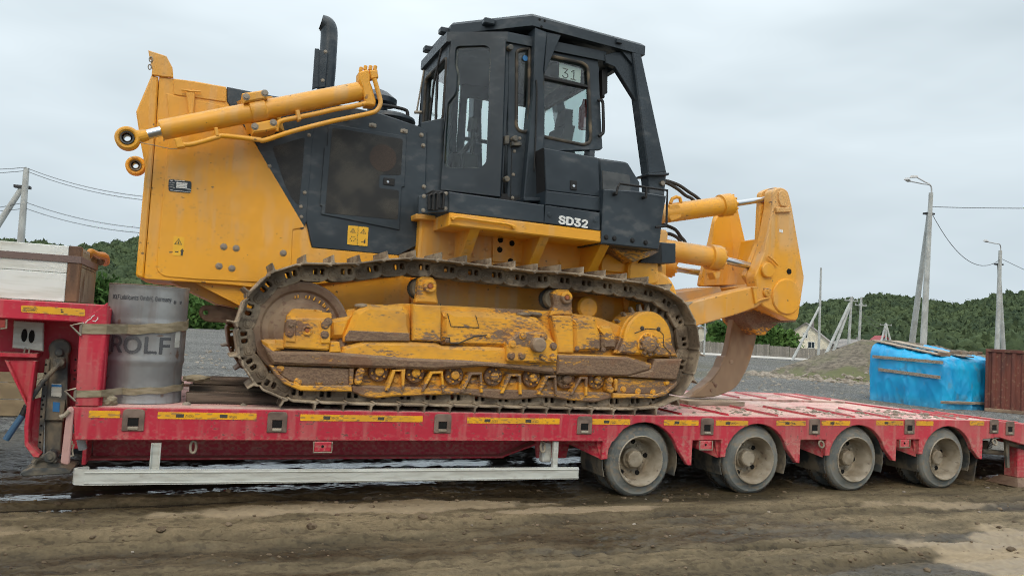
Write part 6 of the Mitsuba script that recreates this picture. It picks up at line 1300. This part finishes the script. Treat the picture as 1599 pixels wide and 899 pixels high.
put('pin_cover', J(slab(rnd([(2.112,3.261),(2.152,3.289),(2.209,3.272),(2.242,3.107),(2.151,3.103),(2.116,3.172)], .02), .775, .81, .006), slab([(2.071,3.077),(2.27,3.099),(2.285,3.05),(2.083,3.023)], .765, .81, .005)), 'yellow', RP)
put('pin_lock', J(discY(*[(1.993,2.354)][0], .755, .82, .085, .01, 22), tube(lin([(1.979,2.517),(2.048,2.475),(2.123,2.422)], .76), .013, 8)), 'yellow', RP)
put('plate_hole', discY(*[(2.314,2.365)][0], .792, .805, .032, .001, 16), 'hole', RP)
put('plate_mark', slab([(2.149,2.841),(2.206,2.833),(2.2,2.8),(2.153,2.808)], .796, .803, 0), 'paper', RP)
def ram(name, y, pts_, r, rr, mt='yellow'):
    a_, b_, c_ = [np.array([x, y, z]) for x, z in pts_]; d_ = (b_ - a_) / np.linalg.norm(b_ - a_); L = np.linalg.norm(b_ - a_)
    k = put(name, lathe([(0, r * .8), (.0, r), (L - .16, r), (L - .155, r * 1.22), (L - .03, r * 1.24), (L, r * 1.12), (L, rr)], a_, d_, 32), mt, RP, smooth=35)
    put('rod', cyl(b_ - d_ * .02, c_, rr, .003, 22), 'chrome', k, smooth=40)
    put('gland_bolts', J(*[cyl(b_ + r * 1.08 * (np.array([0, cos(a), 0]) + sin(a) * np.array([-d_[2], 0, d_[0]])) - d_ * .015, b_ + r * 1.08 * (np.array([0, cos(a), 0]) + sin(a) * np.array([-d_[2], 0, d_[0]])) + d_ * .014, .014, .002, 6) for a in np.arange(12) * pi / 6]), mt, k, kind='stuff')
    return k
ram('lift_ram', 1.0, [(0.664,2.874),(1.622,3.092),(2.26,3.248)], .105, .034)
ram('tilt_ram', 1.0, [(0.618,2.5),(1.501,2.457),(2.103,2.384)], .118, .042)
ram('tilt_ram', 1.78, [(0.96,2.415),(1.372,2.383),(1.847,2.351)], .10, .040)
put('rod_end', J(discY(*[(2.185,3.27)][0], .95, 1.05, .075, .01, 22), discY(*[(2.034,2.399)][0], .95, 1.05, .075, .01, 22)), 'brown', RP)
puts('ram_bracket', (slab([(0.735,2.978),(0.855,2.997),(0.902,2.949),(0.896,2.853),(0.777,2.799),(0.742,2.837)], .90, .96, .006), tube(lin([(0.786,3.007),(0.809,3.061),(0.859,3.086),(0.906,3.08),(0.922,3.032)], .96), .02, 8), slab([(1.369,2.283),(1.472,2.301),(1.464,2.232),(1.407,2.209)], .93, 1.05, .008)), 'yellow', RP)
for s_ in [[(0.683,3.274),(0.816,3.281),(0.976,3.252),(1.116,3.19),(1.223,3.143),(1.307,3.083)],[(0.684,3.255),(0.806,3.26),(0.956,3.21),(1.073,3.146),(1.155,3.12),(1.239,3.056)],[(0.709,2.785),(0.832,2.778),(0.957,2.742),(1.029,2.672),(1.089,2.619),(1.116,2.543)],[(0.67,2.694),(0.792,2.691),(0.893,2.687),(0.985,2.657),(1.028,2.613),(1.048,2.537)]]:
    put('hydraulic_hose', tube(spline(lin(s_, 1.1), 5), .020, 8), 'rubber', RP, smooth=50)
put('ripper_mount', J(bx(.40, .75, .9, 1.9, 1.3, 2.7, .03), bx(.2, .62, .75, 2.05, 1.15, 2.3, .03)), 'yellow', BD)

# ================================================================ loose things on and round the trailer
# steel drum
DX, DY, DR, DB, DT = -4.352, .47, .294, .782, 1.688
H_ = DT - DB
pr = [(0, DR * .96), (0, DR * 1.01), (.012, DR * 1.01), (.02, DR)]
for f_ in (.36, .68):
    pr += [(H_ * f_ - .03, DR), (H_ * f_ - .012, DR * 1.022), (H_ * f_ + .012, DR * 1.022), (H_ * f_ + .03, DR)]
pr += [(H_ - .02, DR), (H_ - .012, DR * 1.012), (H_, DR * 1.012), (H_, DR * .975), (H_ - .015, DR * .97)]
def dent(m):
    v = np.array(m.vertices); a = np.arctan2(v[:, 1] - DY, v[:, 0] - DX)
    for a0, z0, w, dp in ((-.25, 1.02, .10, .022), (-1.9, 1.25, .12, .006), (-.9, .95, .13, .007)):
        k = np.exp(-((np.angle(np.exp(1j * (a - a0)))) * DR / w) ** 2 - ((v[:, 2] - z0) / w) ** 2) * dp
        v[:, 0] -= k * np.cos(a); v[:, 1] -= k * np.sin(a)
    return M(v, m.faces)
zs_ = np.interp(np.linspace(0, 1, 70), np.linspace(0, 1, len(pr)), [p[0] for p in pr])
fine = []
for (a0, r0), (a1, r1) in zip(pr[:-1], pr[1:]):
    n_ = max(1, int(abs(a1 - a0) / .02))
    fine += [(a0 + (a1 - a0) * q / n_, r0 + (r1 - r0) * q / n_) for q in range(n_)]
fine.append(pr[-1])
DM = thing('steel_drum', 'dented grey steel oil drum strapped behind the red headboard post', 'drum')
put('shell', dent(lathe(fine, (DX, DY, DB), (0, 0, 1), 96)), 'drum', DM, smooth=30)
put('rim', lathe([(-.006, DR * 1.0), (.004, DR * 1.02), (.008, DR * 1.005), (.004, DR * .985)], (DX, DY, DT), (0, 0, 1), 72, caps=False), 'rust', DM)
def wrap(m, r):
    v = np.array(m.vertices); a = v[:, 0] / DR; q = r - v[:, 1]
    return M(np.column_stack([DX + (r + .0 - v[:, 1]) * np.sin(a), DY - (r - v[:, 1]) * np.cos(a), v[:, 2]]), m.faces)
def wtext(s, a0, a1, z, h, slope=0., bold=True):
    m = text(s, 0, z, 0, h, .0015, bold, (a1 - a0) * DR, slope); v = np.array(m.vertices)
    m = M(v, m.faces).subdivide_to_size(.02, max_iter=4) if False else M(v, m.faces)
    v[:, 0] += a0 * DR; v[:, 1] += 0.0005
    a = v[:, 0] / DR; rr = DR + .0022 - v[:, 1]
    return M(np.column_stack([DX + rr * np.sin(a), DY - rr * np.cos(a), v[:, 2]]), m.faces)
put('lettering', wtext('ROLF', -.95, .70, [(-4.351,1.17)][0][1], [(-4.36,1.293)][0][1] - [(-4.351,1.17)][0][1], -.0), 'drum_print', DM)
put('lettering', wtext('ROLF Lubricants GmbH, Germany', -1.0, .62, [(-4.381,1.575)][0][1], .034, -.0), 'drum_print', DM)
put('print_bar', wrap(slab([(.70 * DR, 1.560), (.98 * DR, 1.560), (.98 * DR, 1.587), (.70 * DR, 1.587)], -.0022, 0, 0), DR), 'drum_print', DM)
put('label', wrap(slab([(.84 * DR, 1.22), (1.02 * DR, 1.22), (1.02 * DR, 1.36), (.84 * DR, 1.36)], -.0022, 0, 0), DR), 'guard', DM)

def ribbon(P_, h, th=.004):
    """an upright strap along a plan path of (x, y, z middle)"""
    P_ = np.asarray(P_, float); V, F = [], []
    for i, p in enumerate(P_):
        d = (P_[min(i + 1, len(P_) - 1)] - P_[max(i - 1, 0)]) * [1, 1, 0]; d /= np.linalg.norm(d); nn = np.array([d[1], -d[0], 0]) * th
        for o, dz in ((0, -h / 2), (1, -h / 2), (1, h / 2), (0, h / 2)):
            V.append(p + nn * o + [0, 0, dz])
    for i in range(len(P_) - 1):
        for k in range(4):
            a, b = 4 * i + k, 4 * i + (k + 1) % 4
            F += [(a, b, b + 4), (a, b + 4, a + 4)]
    n_ = 4 * (len(P_) - 1)
    F += [(0, 3, 2), (0, 2, 1), (n_, n_ + 1, n_ + 2), (n_, n_ + 2, n_ + 3)]
    return M(V, F)
def strap_path(z0, z1, z2):
    out = [(-4.775, -.008, z0), (-4.70, -.008, z0 + .002), (-4.60, -.008, z0 + .006)]
    for a in np.linspace(-.42, 1.75, 22):
        u = (a + .42) / 2.17
        out.append((DX + (DR * 1.026) * sin(a), DY - (DR * 1.026) * cos(a), z0 + .008 + (z1 - z0) * u ** 1.2 + .004 * sin(a * 9)))
    out += [(-4.2, .9, z2), (-4.3, 1.6, z2)]
    return out
def clean(pth):
    o = [pth[0]]
    for p in pth[1:]:
        if np.hypot(p[0] - o[-1][0], p[1] - o[-1][1]) > .012: o.append(p)
    return o
for zz0, zz1, hh, lb in (([(-4.762,1.339)][0][1], [(-4.062,1.407)][0][1], .074, 'upper tan webbing strap round the grey drum and red post'), ([(-4.754,0.867)][0][1], [(-4.054,0.906)][0][1], .050, 'lower tan webbing strap round the foot of the grey drum')):
    k = thing('webbing_strap', lb, 'strap')
    scene[k + '__webbing'] = mikit.ply(ribbon(clean(strap_path(zz0, zz1, zz1)), hh, .005), 'mat_strap')
    scene[k + '__hook'] = mikit.ply(J(tube([(-4.76, -.02, zz0 + .04), (-4.83, -.03, zz0 + .02), (-4.76, -.02, zz0 - .05)], .008, 6), tube([(-4.765, -.014, zz0 - hh / 2 - .006), (-4.765, -.014, zz0 + hh / 2 + .006)], .009, 6)), 'mat_bolt')
tag(name_of('rag'), 'balled dirty rag on the deck at the drum\'s left foot', 'rag')
def lump(x, y, z, s, seed, mt='strap', name=None):
    ic_ = trimesh.creation.icosphere(subdivisions=3); v = np.array(ic_.vertices); v *= (.6 + .8 * meshkit.fbm(v * 2.2 + seed, 4, seed))[:, None]
    return M(v * np.asarray(s) + [x, y, z], ic_.faces)
scene['rag'] = mikit.ply(lump(-4.555, .10, .81, (.06, .05, .045), 3), 'mat_strap', smooth=True)
scene['rag_001'] = mikit.ply(lump(-3.955, .42, .97, (.10, .06, .03), 5), 'mat_strap', smooth=True); tag(name_of('rag'), 'crumpled rag on the dark timbers right of the drum', 'rag')

# timbers lying on the deck before the idler
for i, (x0, x1, y0, y1, z0, z1, lb) in enumerate(((-4.0, -2.6, .55, .78, .780, .905, 'dark weathered beam lying on the deck behind the track front, the upper one'), (-4.02, -2.4, .30, .52, .780, .86, 'dark weathered beam lying on the deck in front, the lower one'), (-3.98, -2.7, .60, 1.0, .906, .955, 'flat purple-brown plank on top of the dark beams'))):
    m = bx(x0, x1, y0, y1, z0, z1, .008).subdivide_to_size(.09); v = np.array(m.vertices); v += .012 * (meshkit.fbm(v * 14 + i, 3, 60 + i) - .5)[:, None] * [1.5, 1, 1]
    k = name_of('timber_beam'); scene[k] = mikit.ply(M(v, m.faces), 'mat_timber'); tag(k, lb, 'timber')
ck = [(1.298,1.149),(2.001,1.251)]
m = bx(ck[0][0] - .05, ck[1][0] + .03, ck[0][1] - .02, ck[0][1] + .42, .780, .828, .006).subdivide_to_size(.1); v = np.array(m.vertices); v += .006 * (meshkit.fbm(v * 12, 3, 80) - .5)[:, None]
k = name_of('wood_block'); scene[k] = mikit.ply(M(v, m.faces), 'mat_greywood'); tag(k, 'flat grey wood block under the ripper tip on the pink deck', 'wood block')
# mud and crumbs on the deck
n = 520
sx = np.concatenate([rng.uniform(-4.4, 4.5, 200), rng.normal(3.6, .35, 90), rng.normal(2.65, .25, 90), rng.normal(1.2, .3, 60), rng.normal(4.1, .25, 80)])
sy = np.concatenate([rng.uniform(.05, 1.1, 200), rng.normal(.55, .22, 320)])
ok = (sy > .06) & (sy < 1.12) & (sx < 4.6)
put('deck_mud', scatter(sx[ok], sy[ok], sx[ok] * 0 + .778, rng.gamma(1.5, .0065, ok.sum()) + .004), 'stone', label='crumbs of dry mud lying on the trailer deck', cat='mud', kind='stuff')

# white board-fronted chest on the gooseneck, with its band and the orange lifting hook
CHT = thing('storage_chest', 'white fronted chest with brown ends standing on the red gooseneck', 'chest')
cz0, cz1 = 1.528, [(-4.911,1.938)][0][1]; cx1 = [(-4.817,1.743)][0][0]; cxa = [(-4.899,1.737)][0][0]
zm = [(-4.907,1.739)][0][1]
ylen = [(1.587,1.815)][0][0]
put('board', bx(-9, cxa - .002, .10, .125, cz0, zm - .003, .004), 'white', CHT)
put('board', bx(-9, cxa - .002, .10, .125, zm, cz1, .004), 'white', CHT)
put('corner_post', bx(cxa, cx1, .096, .19, cz0, cz1 + .004, .006), 'corner', CHT)
put('end_board', bx(cx1 - .03, cx1 - .004, .192, 1.15, cz0, (cz0 + cz1) / 2 + .06, .004), 'boxend', CHT)
put('end_board', bx(cx1 - .03, cx1 - .004, .192, 1.15, (cz0 + cz1) / 2 + .063, cz1, .004), 'boxend', CHT)
put('lid', bx(-9, cx1 - .002, .128, 1.16, cz1 - .03, cz1 - .006, .004), 'greywood', CHT)
bz = [(-4.91,1.868),(-4.906,1.818)]
put('band', J(bx(-9, cx1 + .004, .088, .0945, bz[1][1], bz[0][1], .001), bx(cx1 + .001, cx1 + .006, .096, 1.15, bz[1][1], bz[0][1], .001)), 'mauve', CHT)
hk_ = thing('lifting_hook', 'worn orange lifting hook lying on the chest end', 'hook')
hx = [(0.581,1.939),(1.183,1.945),(1.356,1.896)]
put('bow', tube(spline([(-4.83, hx[0][0] + .10, hx[0][1] - .03), (-4.82, hx[0][0] + .06, hx[0][1] + .005), (-4.80, (hx[0][0] + hx[1][0]) / 2, hx[0][1] + .0), (-4.77, hx[1][0], hx[1][1]), (-4.78, hx[2][0] + .02, hx[2][1] + .01)], 6), np.linspace(.022, .036, 25), 12), 'orange', hk_, smooth=50)
put('pin', cyl((-4.80, hx[1][0] - .02, hx[1][1] - .05), (-4.80, hx[1][0] + .16, hx[1][1] + .02), .035, .008, 14), 'rust', hk_)

# tan crate behind the gooseneck
TC = thing('sand_crate', 'tan board crate heaped with rubble behind the gooseneck at the left edge', 'crate')
bxx = [(-5.993,5.639)][0]
for i, z0 in enumerate((.02, .24, .46)):
    put('board', bx(bxx[0] - 3.2, bxx[0], bxx[1], bxx[1] + .04, z0, z0 + .212, .004), 'tan', TC)
    put('board', bx(bxx[0] - .04, bxx[0], bxx[1] + .042, bxx[1] + 1.5, z0, z0 + .212, .004), 'tan', TC)
put('rubble', J(*[lump(bxx[0] - rng.uniform(.15, 3), bxx[1] + rng.uniform(.15, 1.2), .66 + rng.uniform(0, .14), rng.uniform(.14, .28, 3), 90 + i, name='x') for i in range(34)]), 'tan', TC, kind='stuff')

# blue tarpaulin load
TL = thing('tarpaulin_load', 'cubic load wrapped in a bright blue tarpaulin with battens behind the trailer', 'tarpaulin load')
tx0, tx1, ty0, ty1, tz1 = 15.85, 18.6, 10.0, 12.9, 1.42
def tarp_box():
    nu = 84
    pts_, F, at = [], [], 0
    def face(o, u, w, nu_, nw_):
        nonlocal at
        U_, W_ = np.meshgrid(np.linspace(0, 1, nu_), np.linspace(0, 1, nw_), indexing='ij')
        p = np.array(o) + U_[..., None] * np.array(u) + W_[..., None] * np.array(w); pts_.append(p.reshape(-1, 3))
        i_ = np.arange(nu_ * nw_).reshape(nu_, nw_) + at; at += nu_ * nw_
        F.append(np.stack([i_[:-1, :-1], i_[1:, :-1], i_[1:, 1:], i_[:-1, 1:]], -1).reshape(-1, 4))
    L, D, H = tx1 - tx0, ty1 - ty0, tz1
    face((0, 0, 0), (L, 0, 0), (0, 0, H), nu, 60); face((0, D, 0), (0, -D, 0), (0, 0, H), nu, 60)
    face((0, 0, H), (L, 0, 0), (0, D, 0), nu, nu); face((L, 0, 0), (0, D, 0), (0, 0, H), nu, 60)
    face((L, D, 0), (-L, 0, 0), (0, 0, H), 20, 30)
    v = np.vstack(pts_); c = np.array([L / 2, D / 2, 0])
    q = v - c; s = np.array([L / 2, D / 2, H]); r = .30
    inner = np.clip(q, -(s - r), s - r); inner[:, 2] = np.clip(q[:, 2], 0, s[2] - r)
    dlt = q - inner; ln = np.linalg.norm(dlt, axis=1, keepdims=True)
    nrm = dlt / np.maximum(ln, 1e-9)
    out = inner + np.where(ln > 1e-6, nrm * np.minimum(ln, r), 0)
    w = out + c
    f1 = meshkit.fbm(np.stack([w[:, 0] * 2.6, w[:, 1] * 2.6, w[:, 2] * 1.1], -1), 4, 70) - .5
    ridge = 1 - np.abs(2 * meshkit.noise(np.stack([w[:, 0] * 4.5 + w[:, 2] * 1.3, w[:, 1] * 4.5 - w[:, 2] * 1.1, w[:, 2] * .8], -1), 71) - 1)
    per = w[:, 0] - w[:, 1]; hang = np.clip(1.25 - w[:, 2], 0.12, 1.2) ** 1.3
    fold = .035 * ridge ** 3 + (.05 * (1 - np.abs(np.sin(per * 3.1 + 2.2 * f1 + .5 * w[:, 2]))) ** 3 + .022 * np.sin(per * 9 + 4 * f1)) * hang
    bulge = .07 * np.sin(pi * np.clip(w[:, 2] / H, 0, 1)) * np.sin(pi * np.clip(w[:, 1] / D, 0, 1))
    out = out + nrm * (.10 * f1 + fold)[:, None] - np.array([1, 0, 0]) * (bulge * (q[:, 0] < -s[0] + r))[:, None]
    w2 = out + c
    w2[:, 2] *= 1 + .27 * np.clip(w2[:, 1] / D, 0, 1.1)
    return M(w2 + [tx0, ty0, 0], np.vstack([np.vstack([f[:, [0, 1, 2]], f[:, [0, 2, 3]]]) for f in F]))
tm = tarp_box()
put('tarpaulin', tm, 'tarp', TL, smooth=True)
for s_ in ([(12.532,1.359),(10.024,1.312)], [(12.284,0.973),(10.1,0.887)]):
    a_, b_ = s_
    put('batten', hull([(15.71 + o, y + dy, z + dz) for (y, z), dy in ((a_, 0), (b_, 0)) for o in (0, .05) for dz in (-.045, .045)]), 'greywood', TL)
put('batten', bx(15.6, 18.0, 9.90, 9.95, .16, .24, .006), 'greywood', TL)
put('top_board', J(hull([(16.0 + a, y, tz1 + .03 + (y - 10) * .14 + z) for a in (.0, .35) for y in (10.3, 12.9) for z in (0, .03)])), 'greywood', TL)
put('top_board', J(hull([(16.7 + a, y, tz1 + .05 + (y - 10) * .14 + z) for a in (.0, .5) for y in (10.2, 12.9) for z in (0, .03)])), 'greywood', TL)
for x, z in [(15.787,1.57),(16.252,1.628),(16.613,1.621),(16.84,1.631),(17.045,1.656)]:
    put('lumber_end', bx(x - .05, x + .06, 9.86, 10.2, z - .06, z + .03, .006), 'rust', TL)

# rusty container at the right edge
RCN = thing('rusty_container', 'rusty brown corrugated container at the right edge of the picture', 'container')
gx0, gy0 = [(17.02,0.755)][0][0], 9.7
kx, ky, kz, RZ = 0.0, 0.0, [(16.986,1.776)][0][1], -.985
put_ = put
def put(n_, m_, *a_, **k_):
    return put_(n_, moved(m_, gx0, gy0, 0, RZ), *a_, **k_)
cp_ = []
x = kx + .07
while x < kx + 5.2:
    cp_ += [(x, ky + .04), (x + .06, ky + .04), (x + .10, ky), (x + .17, ky), (x + .21, ky + .04)]; x += .24
V = [(a, b, z) for z in (.10, kz - .09) for a, b in cp_]; n_ = len(cp_)
F = [(i, i + 1, n_ + i + 1) for i in range(n_ - 1)] + [(i, n_ + i + 1, n_ + i) for i in range(n_ - 1)]
put('corrugated_wall', M(V, F), 'container', RCN)
put('top_rail', bx(kx, kx + 5.3, ky - .02, ky + .12, kz - .09, kz, .01), 'container', RCN)
put('bottom_rail', bx(kx, kx + 5.3, ky - .02, ky + .12, .0, .10, .01), 'rust', RCN)
put('corner_post', bx(kx, kx + .075, ky - .015, ky + .12, .10, kz - .09, .01), 'container', RCN)
put('end_wall', bx(kx + .01, kx + .05, ky + .122, ky + 2.2, .0, kz, .01), 'container', RCN)
put('roof', bx(kx + .02, kx + 5.3, ky + .122, ky + 2.2, kz - .05, kz - .01, .01), 'container', RCN)
pz = [(17.424,1.209),(17.446,0.493),(18.475,1.219)]
put('placard', bx(.95, 2.0, ky - .012, ky - .003, pz[1][1], pz[0][1], .002), 'placard', RCN)
